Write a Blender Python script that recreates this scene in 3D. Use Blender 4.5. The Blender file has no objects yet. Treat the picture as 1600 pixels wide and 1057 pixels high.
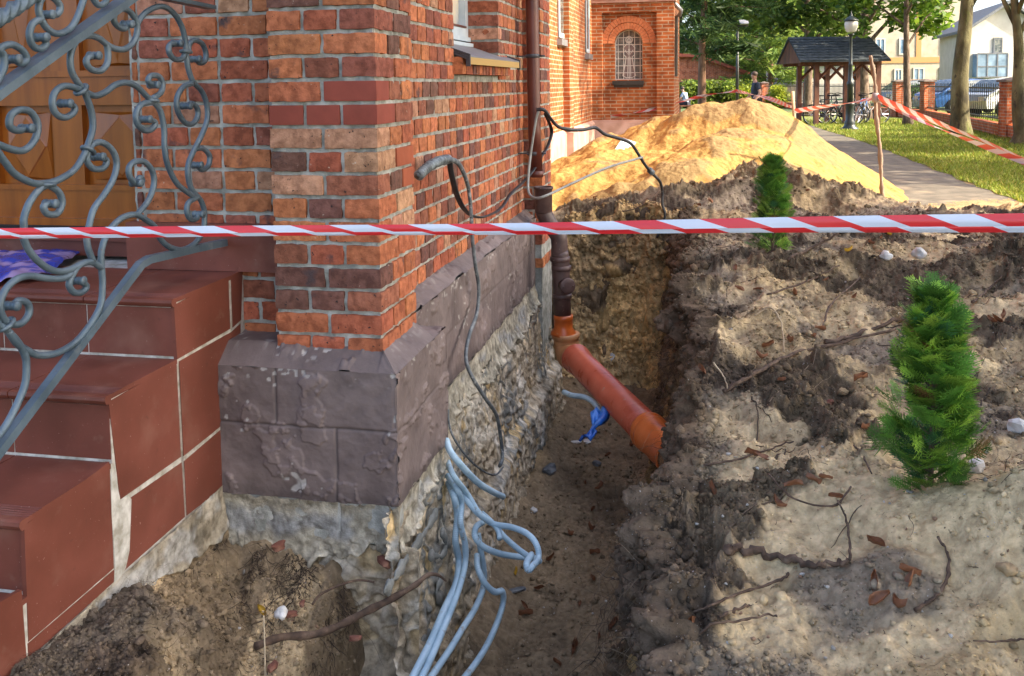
import bpy, math, random
import numpy as np
from mathutils import Vector, Matrix
from math import radians as R, sin, cos, pi
random.seed(7); rng = np.random.default_rng(7)
scene = bpy.context.scene; col = scene.collection
# ---------------------------------------------------------------- camera
F = 1450.0; CX = 800.0; HOR = 134.0; PITCH = R(4.4); ROLL = 0.013; CAMZ = 1.45
PPY = HOR + F*math.tan(PITCH)
cam_d = bpy.data.cameras.new("camera"); cam = bpy.data.objects.new("camera", cam_d); col.objects.link(cam)
RM = (Matrix.Rotation(pi/2-PITCH, 3, 'X') @ Matrix.Rotation(-ROLL, 3, 'Z'))
cam.rotation_euler = RM.to_euler(); cam.location = (0, 0, CAMZ)
cam_d.sensor_width = 36; cam_d.lens = F/1600*36; cam_d.shift_y = -(528.5-PPY)/1600
cam_d.clip_start = 0.05; cam_d.clip_end = 900
scene.camera = cam
# ---------------------------------------------------------------- sky and sun
SUN_AZ = R(70); SUN_EL = R(36)     # azimuth: degrees from -Y (behind the camera) towards +X
sd = Vector((sin(SUN_AZ)*cos(SUN_EL), -cos(SUN_AZ)*cos(SUN_EL), sin(SUN_EL)))
w = bpy.data.worlds.new("World"); scene.world = w; w.use_nodes = True
nt = w.node_tree; bg = nt.nodes['Background']
sk = nt.nodes.new('ShaderNodeTexSky'); sk.sky_type = 'NISHITA'; sk.sun_disc = False
sk.sun_elevation = SUN_EL; sk.sun_rotation = math.atan2(sd.x, sd.y); sk.air_density = .7; sk.dust_density = 3.5; sk.ozone_density = .35
nt.links.new(sk.outputs[0], bg.inputs[0]); bg.inputs[1].default_value = 0.15
sl = bpy.data.lights.new("sun", 'SUN'); so = bpy.data.objects.new("sun", sl); col.objects.link(so)
sl.energy = 2.9; sl.angle = R(0.6); sl.color = (1.0, 0.86, 0.66)
so.rotation_euler = sd.to_track_quat('Z', 'Y').to_euler(); so.location = (8, -6, 12)
scene.view_settings.view_transform = 'Standard'; scene.view_settings.look = 'None'
scene.view_settings.gamma = 1; scene.view_settings.use_curve_mapping = False
scene.view_settings.exposure = 2.2
scene.render.engine = 'CYCLES'
scene.cycles.max_bounces = 6
# ---------------------------------------------------------------- geometry of the view
def ray(px, py):
    d = RM @ Vector(((px-CX)/F, -(py-PPY)/F, -1.0)); return d
def atY(px, py, Y):
    d = ray(px, py); k = Y/d.y; return Vector((d.x*k, Y, CAMZ+d.z*k))
def atZ(px, py, z):
    d = ray(px, py); k = (z-CAMZ)/d.z; return Vector((d.x*k, d.y*k, z))
C0 = atY(598, 545, 3.03)
_v = ray(1100, 131); AN = math.atan2(_v.x, _v.y)
U = Vector((sin(AN), cos(AN), 0)); V = Vector((cos(AN), -sin(AN), 0))
def B(s, t, z): return Vector((C0.x+U.x*s+V.x*t, C0.y+U.y*s+V.y*t, z))
def st(X, Y):
    dx = X-C0.x; dy = Y-C0.y; return dx*U.x+dy*U.y, dx*V.x+dy*V.y
def onT(px, py, t):      # pixel on a plane parallel to the long wall -> (s, z)
    d = ray(px, py); k = (t+C0.x*V.x+C0.y*V.y)/(d.x*V.x+d.y*V.y)
    return (d.x*k-C0.x)*U.x+(d.y*k-C0.y)*U.y, CAMZ+d.z*k
def onS(px, py, s):
    d = ray(px, py); k = (s+C0.x*U.x+C0.y*U.y)/(d.x*U.x+d.y*U.y)
    return (d.x*k-C0.x)*V.x+(d.y*k-C0.y)*V.y, CAMZ+d.z*k
# ---------------------------------------------------------------- numpy noise
def _h(ix, iy, iz):
    n = (ix*374761393 + iy*668265263 + iz*2147483647 % 4294967296)
    n = (ix.astype(np.int64)*374761393 + iy.astype(np.int64)*668265263 + iz.astype(np.int64)*1274126177) & 0xffffffff
    n = ((n ^ (n >> 13))*1274126177) & 0xffffffff; n = ((n ^ (n >> 16))*2246822519) & 0xffffffff
    return ((n ^ (n >> 15)) & 0xffffff)/float(0xffffff)
def vnoise(x, y, z=None):
    if z is None: z = np.zeros_like(x)
    x0 = np.floor(x); y0 = np.floor(y); z0 = np.floor(z)
    fx = x-x0; fy = y-y0; fz = z-z0
    fx = fx*fx*fx*(fx*(fx*6-15)+10); fy = fy*fy*fy*(fy*(fy*6-15)+10); fz = fz*fz*fz*(fz*(fz*6-15)+10)
    x0 = x0.astype(np.int64); y0 = y0.astype(np.int64); z0 = z0.astype(np.int64)
    def L(a, b, f): return a+(b-a)*f
    c = [[[_h(x0+i, y0+j, z0+k) for k in (0, 1)] for j in (0, 1)] for i in (0, 1)]
    return L(L(L(c[0][0][0], c[1][0][0], fx), L(c[0][1][0], c[1][1][0], fx), fy),
             L(L(c[0][0][1], c[1][0][1], fx), L(c[0][1][1], c[1][1][1], fx), fy), fz)*2-1
def fbm(x, y, z=None, o=4, g=.5):
    a = 1.0; r = 0; f = 1.0
    for i in range(o):
        r = r+a*vnoise(x*f+17.3*i, y*f+5.1*i, None if z is None else z*f+9.7*i); a *= g; f *= 2.03
    return r
def worley(x, y, seed=0, jit=.9):
    """nearest and second distance, and a random value of the nearest cell"""
    x0 = np.floor(x).astype(np.int64); y0 = np.floor(y).astype(np.int64)
    d1 = np.full(x.shape, 9.0); d2 = np.full(x.shape, 9.0); idv = np.zeros(x.shape)
    sz = np.full(x0.shape, seed, dtype=np.int64)
    for i in (-1, 0, 1):
        for j in (-1, 0, 1):
            cx = x0+i; cy = y0+j
            px = cx+.5+(_h(cx, cy, sz)-.5)*jit; py = cy+.5+(_h(cx, cy, sz+7)-.5)*jit
            d = np.hypot(x-px, y-py); m = d < d1
            d2 = np.where(m, d1, np.minimum(d2, d)); idv = np.where(m, _h(cx, cy, sz+13), idv); d1 = np.where(m, d, d1)
    return d1, d2, idv
def sst(a, b, x): t = np.clip((x-a)/(b-a), 0, 1); return t*t*(3-2*t)
# ---------------------------------------------------------------- objects
def wloc(o):
    l = Vector((0, 0, 0))
    while o is not None: l += o.location; o = o.parent
    return l
def tag(o, label=None, cat=None, group=None, kind=None):
    if label: o['label'] = label
    if cat: o['category'] = cat
    if group: o['group'] = group
    if kind: o['kind'] = kind
    return o
def thing(name, label, cat, loc=(0, 0, 0), group=None):
    o = bpy.data.objects.new(name, None); col.objects.link(o); o.location = loc; o.empty_display_size = .1
    return tag(o, label, cat, group)
def mkobj(name, verts, faces, mat, parent=None, smooth=False, cols=None, loc=None):
    """verts in world coordinates (or parent-local when the parent stands at the origin)"""
    v = np.asarray(verts, dtype=np.float64).reshape(-1, 3)
    pl = wloc(parent) if parent is not None else Vector((0, 0, 0))
    l = Vector(loc) if loc is not None else Vector((0, 0, 0))
    off = pl if parent is not None else l
    v = v-np.array(off)
    me = bpy.data.meshes.new(name)
    if isinstance(faces, np.ndarray):
        n, k = faces.shape
        me.vertices.add(len(v)); me.vertices.foreach_set('co', v.ravel())
        me.loops.add(n*k); me.loops.foreach_set('vertex_index', faces.ravel().astype(np.int32))
        me.polygons.add(n); me.polygons.foreach_set('loop_start', np.arange(0, n*k, k, dtype=np.int32))
        me.update(calc_edges=True)
    else:
        me.from_pydata([tuple(p) for p in v], [], faces)
    if cols is not None:
        c = np.asarray(cols, dtype=np.float32).reshape(-1, 3)
        a = me.color_attributes.new('col', 'FLOAT_COLOR', 'POINT')
        a.data.foreach_set('color', np.hstack([c, np.ones((len(c), 1), np.float32)]).ravel())
    if smooth: me.polygons.foreach_set('use_smooth', np.ones(len(me.polygons), dtype=bool))
    if isinstance(mat, (list, tuple)):
        for m in mat: me.materials.append(m)
    elif mat: me.materials.append(mat)
    me.validate(); me.update()
    o = bpy.data.objects.new(name, me); col.objects.link(o)
    if parent is not None: o.parent = parent
    elif loc is not None: o.location = l
    return o
class MB:
    """collects shapes for one mesh"""
    def __init__(s): s.v = []; s.f = []; s.c = []; s.cur = (1, 1, 1)
    def add(s, vs, fs):
        n = len(s.v); s.v += [tuple(p) for p in vs]; s.f += [tuple(i+n for i in f) for f in fs]; s.c += [s.cur]*len(vs)
        return s
    def box(s, x0, x1, y0, y1, z0, z1, fr=None):
        p = [(x, y, z) for x in (x0, x1) for y in (y0, y1) for z in (z0, z1)]
        if fr: p = [fr(*q) for q in p]
        return s.add(p, [(0, 1, 3, 2), (4, 6, 7, 5), (0, 4, 5, 1), (2, 3, 7, 6), (0, 2, 6, 4), (1, 5, 7, 3)])
    def prism(s, poly, a, b, fr):
        """poly: list of 2-D points; fr(p, q, d) -> world; extruded from depth a to b"""
        n = len(poly); v = [fr(p[0], p[1], a) for p in poly]+[fr(p[0], p[1], b) for p in poly]
        f = [tuple(range(n)), tuple(range(2*n-1, n-1, -1))]+[(i, i+n, (i+1) % n+n, (i+1) % n) for i in range(n)]
        return s.add(v, f)
    def tube(s, pts, r, n=8, cap=True, rr=None, flat=1.0, up=None):
        P = [Vector(p) for p in pts]; m = len(P); V_ = []; prev = None
        for i in range(m):
            t = (P[min(i+1, m-1)]-P[max(i-1, 0)])
            if t.length < 1e-9: t = Vector((0, 0, 1))
            t.normalize()
            if prev is None:
                a = (Vector(up) if up else (Vector((0, 0, 1)) if abs(t.z) < .9 else Vector((1, 0, 0))))
                a = (a-t*a.dot(t)).normalized()
            else:
                a = prev-t*prev.dot(t)
                a = a.normalized() if a.length > 1e-6 else t.orthogonal().normalized()
            prev = a; b = t.cross(a)
            q = rr[i] if rr is not None else (r if not callable(r) else r(i/(m-1)))
            for k in range(n):
                an = 2*pi*k/n; V_.append(P[i]+a*(cos(an)*q)+b*(sin(an)*q*flat))
        f = []
        for i in range(m-1):
            for k in range(n):
                f.append((i*n+k, i*n+(k+1) % n, (i+1)*n+(k+1) % n, (i+1)*n+k))
        if cap: f.append(tuple(range(n-1, -1, -1))); f.append(tuple((m-1)*n+k for k in range(n)))
        return s.add(V_, f)
    def lathe(s, prof, c, n=16, axis=None):
        """prof (r, h) along +Z from point c, or along the given axis"""
        c = Vector(c); ax = Vector(axis).normalized() if axis is not None else Vector((0, 0, 1))
        a = ax.orthogonal().normalized(); b = ax.cross(a)
        V_ = [c+ax*h+(a*cos(2*pi*k/n)+b*sin(2*pi*k/n))*r for r, h in prof for k in range(n)]
        f = [(i*n+k, i*n+(k+1) % n, (i+1)*n+(k+1) % n, (i+1)*n+k) for i in range(len(prof)-1) for k in range(n)]
        f.append(tuple(range(n-1, -1, -1))); f.append(tuple((len(prof)-1)*n+k for k in range(n)))
        return s.add(V_, f)
    def build(s, name, mat, parent=None, smooth=False, loc=None, cols=False):
        return mkobj(name, s.v, s.f, mat, parent, smooth, s.c if cols else None, loc)
def smoothpath(pts, n=8):
    """Catmull-Rom through the points"""
    P = [Vector(p) for p in pts]; P = [P[0]*2-P[1]]+P+[P[-1]*2-P[-2]]; out = []
    for i in range(1, len(P)-2):
        for k in range(n):
            t = k/n; a, b, c, d = P[i-1], P[i], P[i+1], P[i+2]
            out.append(.5*((2*b)+(c-a)*t+(2*a-5*b+4*c-d)*t*t+(3*b-a-3*c+d)*t**3))
    out.append(P[-2].copy()); return out
def copy_tree(o, parent=None):
    c = o.copy(); col.objects.link(c); c.parent = parent
    for ch in list(o.children): copy_tree(ch, c)
    return c
def ico(n=1):
    import bmesh
    bm = bmesh.new(); bmesh.ops.create_icosphere(bm, subdivisions=n, radius=1)
    v = np.array([x.co[:] for x in bm.verts]); f = [tuple(q.index for q in p.verts) for p in bm.faces]; bm.free(); return v, f
ICO1 = ico(1); ICO2 = ico(2); ICO3 = ico(3)
# ---------------------------------------------------------------- materials
def mat(name, c1, c2=None, c3=None, scale=8, detail=6, rough=.8, bump=0, bscale=None, attr=False, metal=0, spec=.5,
        stretch=(1, 1, 1), dist=0, ramp=(.35, .65), spots=None, trans=0, bdist=.01, rough2=None, coat=0, sss=0):
    m = bpy.data.materials.new(name); m.use_nodes = True; t = m.node_tree; N = t.nodes; L = t.links
    b = N['Principled BSDF']; b.inputs['Roughness'].default_value = rough; b.inputs['Metallic'].default_value = metal
    b.inputs['Specular IOR Level'].default_value = spec; b.inputs['Coat Weight'].default_value = coat
    co = N.new('ShaderNodeTexCoord'); mp = N.new('ShaderNodeMapping'); mp.inputs['Scale'].default_value = stretch
    L.new(co.outputs['Object'], mp.inputs[0])
    def noise(sc, de=detail, di=dist, ro=.55):
        n = N.new('ShaderNodeTexNoise'); n.inputs['Scale'].default_value = sc; n.inputs['Detail'].default_value = de
        n.inputs['Distortion'].default_value = di; n.inputs['Roughness'].default_value = ro; L.new(mp.outputs[0], n.inputs[0]); return n.outputs[0]
    c = None
    n1 = noise(scale)
    if c2 is None: rgb = N.new('ShaderNodeRGB'); rgb.outputs[0].default_value = (*c1, 1); c = rgb.outputs[0]
    else:
        r = N.new('ShaderNodeValToRGB'); e = r.color_ramp.elements
        e[0].position = ramp[0]; e[0].color = (*c1, 1); e[1].position = ramp[1]; e[1].color = (*(c3 or c2), 1)
        if c3: k = e.new((ramp[0]+ramp[1])/2); k.color = (*c2, 1)
        L.new(n1, r.inputs[0]); c = r.outputs[0]
    if attr:
        a = N.new('ShaderNodeAttribute'); a.attribute_name = 'col'
        mx = N.new('ShaderNodeMix'); mx.data_type = 'RGBA'; mx.blend_type = 'MULTIPLY'; mx.inputs[0].default_value = 1
        L.new(a.outputs[0], mx.inputs[6]); L.new(c, mx.inputs[7]); c = mx.outputs[2]
    for sp in (spots or []):     # (scale, low, high, colour, detail)
        n2 = noise(sp[0], sp[4] if len(sp) > 4 else 4)
        r = N.new('ShaderNodeValToRGB'); e = r.color_ramp.elements; e[0].position = sp[1]; e[1].position = sp[2]
        L.new(n2, r.inputs[0])
        mx = N.new('ShaderNodeMix'); mx.data_type = 'RGBA'; L.new(r.outputs[0], mx.inputs[0]); L.new(c, mx.inputs[6])
        mx.inputs[7].default_value = (*sp[3], 1); c = mx.outputs[2]
    L.new(c, b.inputs['Base Color'])
    if rough2 is not None:
        mr = N.new('ShaderNodeMapRange'); mr.inputs[1].default_value = .3; mr.inputs[2].default_value = .7
        mr.inputs[3].default_value = rough; mr.inputs[4].default_value = rough2; L.new(n1, mr.inputs[0]); L.new(mr.outputs[0], b.inputs['Roughness'])
    if bump:
        bs = bscale if isinstance(bscale, (list, tuple)) else [bscale or scale*3]
        last = None
        for q in bs:
            bp = N.new('ShaderNodeBump'); bp.inputs['Strength'].default_value = bump; bp.inputs['Distance'].default_value = bdist*(bs[0]/q)
            L.new(noise(q, 8, dist, .62), bp.inputs['Height'])
            if last: L.new(last, bp.inputs['Normal'])
            last = bp.outputs[0]
        L.new(last, b.inputs['Normal'])
    if trans:
        tr = N.new('ShaderNodeBsdfTranslucent'); L.new(c, tr.inputs[0]); ms = N.new('ShaderNodeMixShader'); ms.inputs[0].default_value = trans
        L.new(b.outputs[0], ms.inputs[1]); L.new(tr.outputs[0], ms.inputs[2]); L.new(ms.outputs[0], N['Material Output'].inputs[0])
    return m
# ================================================================ materials of the church and stairs
M = {}
M['brick'] = mat('brick', (.74, .70, .69), (1.02, 1, 1), (1.26, 1.28, 1.30), scale=34, detail=10, rough=.9, bump=.8, bscale=[70, 260], ramp=(.38, .62), attr=True, spec=.25,
                 spots=[(11, .64, .74, (.075, .052, .05)), (70, .66, .70, (.035, .022, .02)), (38, .70, .76, (.55, .45, .34))], bdist=.006)
M['newbrick'] = mat('newbrick', (.85, .85, .85), (1.1, 1.1, 1.1), scale=9, rough=.7, bump=.15, bscale=90, attr=True, spec=.3, bdist=.003)
M['mortar'] = mat('mortar', (.21, .215, .185), (.34, .345, .30), (.46, .46, .41), scale=16, detail=10, rough=.95, bump=.8, bscale=[90, 300], bdist=.006, spec=.2,
                  spots=[(7, .62, .75, (.16, .17, .13))])
M['paint'] = mat('plinth_paint', (.8, .78, .78), (1, 1, 1), (1.2, 1.2, 1.2), scale=5, detail=8, rough=.62, bump=.35, bscale=[25, 110], attr=True, spec=.35, bdist=.008)
M['rubble'] = mat('rubble', (.6, .58, .55), (1, 1, 1), (1.35, 1.35, 1.35), scale=30, detail=9, rough=.93, bump=.8, bscale=[45, 160], attr=True, spec=.2, bdist=.01)
M['cement'] = M['rubble']
M['tile'] = mat('red_tile', (.115, .032, .018), (.145, .041, .024), (.18, .053, .033), scale=4, detail=7, rough=.5, rough2=.62, bump=.05, bscale=60, spec=.4, bdist=.003,
                spots=[(150, .70, .75, (.42, .30, .25)), (5, .56, .85, (.22, .105, .072)), (17, .64, .85, (.18, .09, .06)), (26, .66, .8, (.10, .03, .018))])
M['grout'] = mat('grout', (.30, .28, .22), (.45, .43, .37), (.6, .58, .52), scale=25, rough=.9, bump=.4, bscale=120, bdist=.004)
M['wood_door'] = mat('door_wood', (.20, .052, .004), (.25, .070, .005), (.31, .090, .008), scale=3, detail=8, rough=.34, stretch=(6, 6, .5), bump=.05, bscale=40, spec=.45, coat=.2)
M['dark'] = mat('gap_shade', (.012, .012, .012), rough=.9)  # near-black colour standing in for shade inside a gap
M['iron'] = mat('painted_iron', (.060, .092, .118), (.082, .122, .152), (.11, .155, .19), scale=9, detail=5, rough=.46, bump=.25, bscale=90, spec=.5, bdist=.004, metal=.2, spots=[(60, .68, .74, (.11, .065, .045)), (14, .62, .8, (.16, .19, .21))])
M['white_frame'] = mat('window_frame', (.42, .50, .55), (.55, .62, .66), scale=8, rough=.4, spec=.5)
M['glass'] = mat('glass', (.30, .34, .36), (.5, .48, .42), (.75, .62, .4), scale=3, rough=.08, spec=.8)
M['sillmetal'] = mat('sill_metal', (.19, .19, .20), (.25, .25, .26), scale=5, rough=.45, metal=.4)
M['silledge'] = mat('sill_edge', (.05, .05, .055), rough=.5)
M['silllit'] = mat('sill_front_lit', (.55, .34, .10), rough=.4, metal=.3)  # yellow sunlit reflection on the sill's front edge, painted as base colour
M['brownpaint'] = mat('brown_pipe', (.085, .022, .014), (.115, .03, .018), (.15, .042, .026), scale=5, rough=.38, spec=.5, bump=.05, bscale=50, bdist=.003)
H = .078
def palette():
    q = random.random()
    if q < .34: c = (.42, .145, .062)
    elif q < .60: c = (.345, .105, .052)
    elif q < .78: c = (.25, .088, .052)
    elif q < .90: c = (.155, .072, .052)
    else: c = (.41, .215, .125)
    k = random.uniform(.82, 1.15); return (c[0]*k, c[1]*k*random.uniform(.92, 1.08), c[2]*k)
class Bricks:
    def __init__(s): s.V = []; s.F = []; s.C = []; s.n = 0
    def add(s, s0, s1, t0, t1, z0, z1, colr=None, cell=.012, rough=1.0, r0=.0045, faces='all'):
        a = np.array([s0, t0, z0]); b = np.array([s1, t1, z1]); c = (a+b)/2; h = (b-a)/2
        n = np.maximum(2, np.round((b-a)/cell).astype(int))
        vs = []; fs = []; cnt = 0
        for ax in range(3):
            o = [i for i in range(3) if i != ax]
            for sg in (-1, 1):
                if faces == 'out' and not ((ax == 1 and sg == 1) or ax != 1): continue
                g0, g1 = np.meshgrid(np.linspace(-1, 1, n[o[0]]+1), np.linspace(-1, 1, n[o[1]]+1), indexing='ij')
                p = np.zeros(g0.shape+(3,)); p[..., ax] = sg; p[..., o[0]] = g0; p[..., o[1]] = g1
                m0, m1 = g0.shape; idx = np.arange(m0*m1).reshape(m0, m1)+cnt
                q = np.stack([idx[:-1, :-1], idx[1:, :-1], idx[1:, 1:], idx[:-1, 1:]], -1).reshape(-1, 4)
                if (sg > 0) == (ax != 1): pass
                else: q = q[:, ::-1]
                # local frame (s,t,z) is left-handed in world: flip
                vs.append(p.reshape(-1, 3)); fs.append(q[:, ::-1]); cnt += m0*m1
        P = np.vstack(vs)*h; Fc = np.vstack(fs)
        W = P+c; off = random.random()*50
        nz = vnoise(W[:, 0]*45+off, W[:, 1]*45, W[:, 2]*45)
        r = np.clip(r0*(1+.9*nz*rough), .0015, .02)[:, None]; r = np.minimum(r, h.min()*.8)
        Q = np.clip(P, -(h-r), (h-r)); D = P-Q; L_ = np.linalg.norm(D, axis=1)[:, None]; D = D/np.maximum(L_, 1e-9)
        P2 = Q+D*r
        nn = (fbm(W[:, 0]*30+off, W[:, 1]*30+3, W[:, 2]*30, 3))[:, None]
        P2 = P2+D*(nn*.0024*rough)+c
        tl = random.uniform(-.004, .004)*rough; P2[:, 2] += (P2[:, 0]-c[0]+P2[:, 1]-c[1])*tl*3
        o = random.uniform(-.0012, .0015)*rough; P2[:, 0] += -o; P2[:, 1] += o
        s.V.append(P2); s.F.append(Fc+s.n); s.n += len(P2)
        s.C.append(np.tile(np.array(colr or palette()), (len(P2), 1)))
    def build(s, name, m, parent):
        P = np.vstack(s.V); W = np.empty_like(P)
        W[:, 0] = C0.x+U.x*P[:, 0]+V.x*P[:, 1]; W[:, 1] = C0.y+U.y*P[:, 0]+V.y*P[:, 1]; W[:, 2] = P[:, 2]
        return mkobj(name, W, np.vstack(s.F), m, parent, True, np.vstack(s.C))
def toW(P):
    W = np.empty_like(P); W[..., 0] = C0.x+U.x*P[..., 0]+V.x*P[..., 1]; W[..., 1] = C0.y+U.y*P[..., 0]+V.y*P[..., 1]; W[..., 2] = P[..., 2]; return W
class Grid:
    """displaced sheets collected in one mesh; f(a, b) -> (s,t,z) arrays and colour arrays"""
    def __init__(s): s.V = []; s.F = []; s.C = []; s.n = 0
    def sheet(s, a0, a1, b0, b1, step, f, flip=False, na=None, nb=None):
        na = na or max(2, int(abs(a1-a0)/step)); nb = nb or max(2, int(abs(b1-b0)/step))
        A, Bq = np.meshgrid(np.linspace(a0, a1, na+1), np.linspace(b0, b1, nb+1), indexing='ij')
        P, C = f(A, Bq); idx = np.arange(A.size).reshape(A.shape)+s.n
        q = np.stack([idx[:-1, :-1], idx[1:, :-1], idx[1:, 1:], idx[:-1, 1:]], -1).reshape(-1, 4)
        if flip: q = q[:, ::-1]
        s.V.append(P.reshape(-1, 3)); s.F.append(q); s.C.append(np.broadcast_to(C, P.shape).reshape(-1, 3)); s.n += A.size
    def build(s, name, m, parent, world=False):
        P = np.vstack(s.V)
        return mkobj(name, P if world else toW(P), np.vstack(s.F), m, parent, True, np.vstack(s.C))
church = thing('church', 'red brick church with painted plinth, rubble foundation and arched chapel window beside the trench', 'church', tuple(B(0, 0, 0)))
# ---------------------------------------------------------------- corner pillar
zb = C0.z; zg = zb+.037
PT = .38; MR = .012   # pillar width and mortar joint
def prow(bk, k, s_f, tL, tR, sB, side=True):
    """one course of the square pillar: front face at s=s_f between tL and tR, side face to s=sB"""
    z0 = zg+(k-1)*H+MR/2 if k > 0 else zb-.02; z1 = zg+k*H-MR/2
    j = lambda: random.uniform(-.004, .004)
    W = tR-tL
    if k % 2: cuts = [tL, tL+W/2+j(), tR]; sc = [s_f, s_f+.127+j(), s_f+.254+j(), sB]
    else: cuts = [tL, tL+W/3+j(), tL+2*W/3+j(), tR]; sc = [s_f, s_f+.19+j(), sB]
    g = MR/2
    new = {11: (0, 1), 10: (0, 1, 2)}.get(k, ())
    for i in range(len(cuts)-1):
        a = cuts[i]+(g if i else 0); b = cuts[i+1]-(g if i < len(cuts)-2 else 0)
        last = i == len(cuts)-2
        isnew = (k == 10) or (k == 11 and last)
        (nb_ if isnew else bk).add(s_f, (sc[1]-g) if last else s_f+.1, a, b, z0, z1, (.26, .058, .035) if isnew else None,
            rough=.15 if isnew else 1, r0=.002 if isnew else .0045)
    for i in range(1, len(sc)-1):
        isnew = k in (8, 7) and i == len(sc)-2
        (nb_ if isnew else bk).add(sc[i]+g, sc[i+1]-(g if i < len(sc)-2 else 0), tR-.1, tR, z0, z1, (.34, .085, .035) if isnew else None,
            rough=.15 if isnew else 1, r0=.002 if isnew else .0045)
bk = Bricks(); nb_ = Bricks()
for k in range(0, 27): prow(bk, k, 0, -PT, 0, PT)
# recessed face beside the door
RS = .13
for k in range(0, 27):
    z0 = zg+(k-1)*H+MR/2; z1 = zg+k*H-MR/2; x = -PT+.06
    pat = [.19, .127, .127, .19] if k % 2 else [.127, .19, .19, .127]
    i = 0
    while x > -.985:
        L_ = pat[i % 4]*1.0; i += 1; x2 = max(x-L_, -.985)
        if x-x2 > .03: bk.add(RS, RS+(.36 if x2 <= -.98 else .1), x2+MR, x, z0, z1, tuple(q*.92 for q in palette()))
        x = x2
# pillar further along (front face and corner)
P2S = 3.13
for k in range(-4, 27):
    z0 = zg+(k-1)*H+MR/2; z1 = zg+k*H-MR/2
    if k < 0 and random.random() < .2: continue
    cu = [-.25, -.13, 0] if k % 2 else [-.25, -.06, 0]
    for i in range(2): bk.add(P2S, P2S+.12, cu[i]+MR/2, cu[i+1]-(MR/2 if i == 0 else 0), z0, z1, cell=.025)
    for q in (0, 1): bk.add(P2S+.13+q*.125, P2S+.13+q*.125+.116, -.1, 0, z0, z1, cell=.03)
bk.build('pillar', M['brick'], church)
tag(nb_.build('replacement_bricks', M['newbrick'], church), 'smooth new replacement bricks in the corner pillar')
# ---------------------------------------------------------------- long wall of headers
TW = -.12
w1 = onT(709, 60, TW)[0]; w2 = onT(779, 60, TW)[0]
zs_ = onT(712, 126, TW)[1]; ztop = onT(711, 74, TW)[1]; zsl = onT(779, 74, TW)[1]
bk = Bricks(); s_start = PT-.02
zl0 = zg
for k in range(1, 27):
    z0 = zg+(k-1)*H+MR/2; z1 = zg+k*H-MR/2; x = s_start-(.06 if k % 2 else 0)
    while x < P2S:
        L_ = .120+random.uniform(-.006, .006)
        if random.random() < .06: L_ = .07
        x2 = min(x+L_, P2S+.02)
        cz = (z0+z1)/2
        if not (cz > ztop-.12 and x2 > w1-.01 and x < w2+.0):
            bk.add(x+MR/2, x2-MR/2, TW-.1, TW, z0, z1, cell=.02, faces='out')
        else:
            if x < w1-.03: bk.add(x+MR/2, w1, TW-.1, TW, z0, z1, cell=.02, faces='out')
            if x2 > w2+.03: bk.add(w2, x2-MR/2, TW-.1, TW, z0, z1, cell=.02, faces='out')
        x = x2
    if z0 > ztop-.12:        # far reveal of the window
        bk.add(w2, w2+.1, TW-.24, TW, z0, z1, cell=.02)
        bk.add(w1-.1, w1, TW-.24, TW, z0, z1, cell=.02)
# slanted rowlock under the sill
n = int((w2-w1+.10)/.07)
for i in range(n+1):
    a = w1-.01+i*.07
    bk.add(a, a+.062, TW-.1, TW+.045, ztop-.13, ztop-.045, cell=.02)
bk.build('wall', M['brick'], church)
# ---------------------------------------------------------------- mortar
g = Grid()
def mort(plane, off, amp=.003, seed=0):
    def f(A, Bq):
        d = fbm(A*38+seed, Bq*38, None, 4)*amp+vnoise(A*9+seed, Bq*9)*amp*.6
        if plane == 's': P = np.stack([off-d, A, Bq], -1)
        else: P = np.stack([A, off+d, Bq], -1)
        return P, np.array([1, 1, 1.])
    return f
zt = zg+27*H
g.sheet(-PT+.006, -.008, zb-.03, zt, .006, mort('s', .0095, .0035))
g.sheet(.006, PT, zb-.03, zt, .007, mort('t', -.009, .0035, seed=5), flip=True)
g.sheet(-.985, -PT, zb-.1, zt, .008, mort('s', RS+.009, .0035, seed=9))
g.sheet(PT-.05, P2S+.02, zg-.02, ztop-.125, .011, mort('t', TW-.0075, seed=13), flip=True)
g.sheet(PT-.05, w1, ztop-.125, zt, .011, mort('t', TW-.0075, seed=13), flip=True)
g.sheet(w2, P2S+.02, ztop-.125, zt, .014, mort('t', TW-.0075, seed=13), flip=True)
g.sheet(P2S-.3+.4-.1-.0, P2S+.4, -.4, zt, .02, mort('t', -.008, seed=23), flip=True)
g.sheet(-.25, -.008, -.45, zt, .012, mort('s', P2S+.007, seed=27))
g.sheet(TW-.26, TW-.006, ztop-.1, zt, .02, mort('s', w2+.006, seed=33))
g.build('mortar', M['mortar'], church)
# solid cores so no light passes
mb = MB(); fr = lambda a, b, c: B(a, b, c)
mb.box(.03, .36, -.36, -.03, .0, zt, fr); mb.box(RS+.03, .45, -.955, -.12-.03, .0, zt, fr)
mb.box(.33, w1-.02, -.93, TW-.03, -.9, zt, fr); mb.box(w1-.03, w2+.03, -.93, TW-.25, -.9, ztop-.14, fr)
mb.box(w1-.03, w2+.03, -.7, TW-.03, -.9, ztop-.14, fr)
mb.box(w2+.02, P2S+.6, -1.2, TW-.03, -.9, zt, fr); mb.box(P2S+.03, P2S+.38, -.3, -.03, -.9, zt, fr)
mb.build('wall_core', M['mortar'], church)
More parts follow.
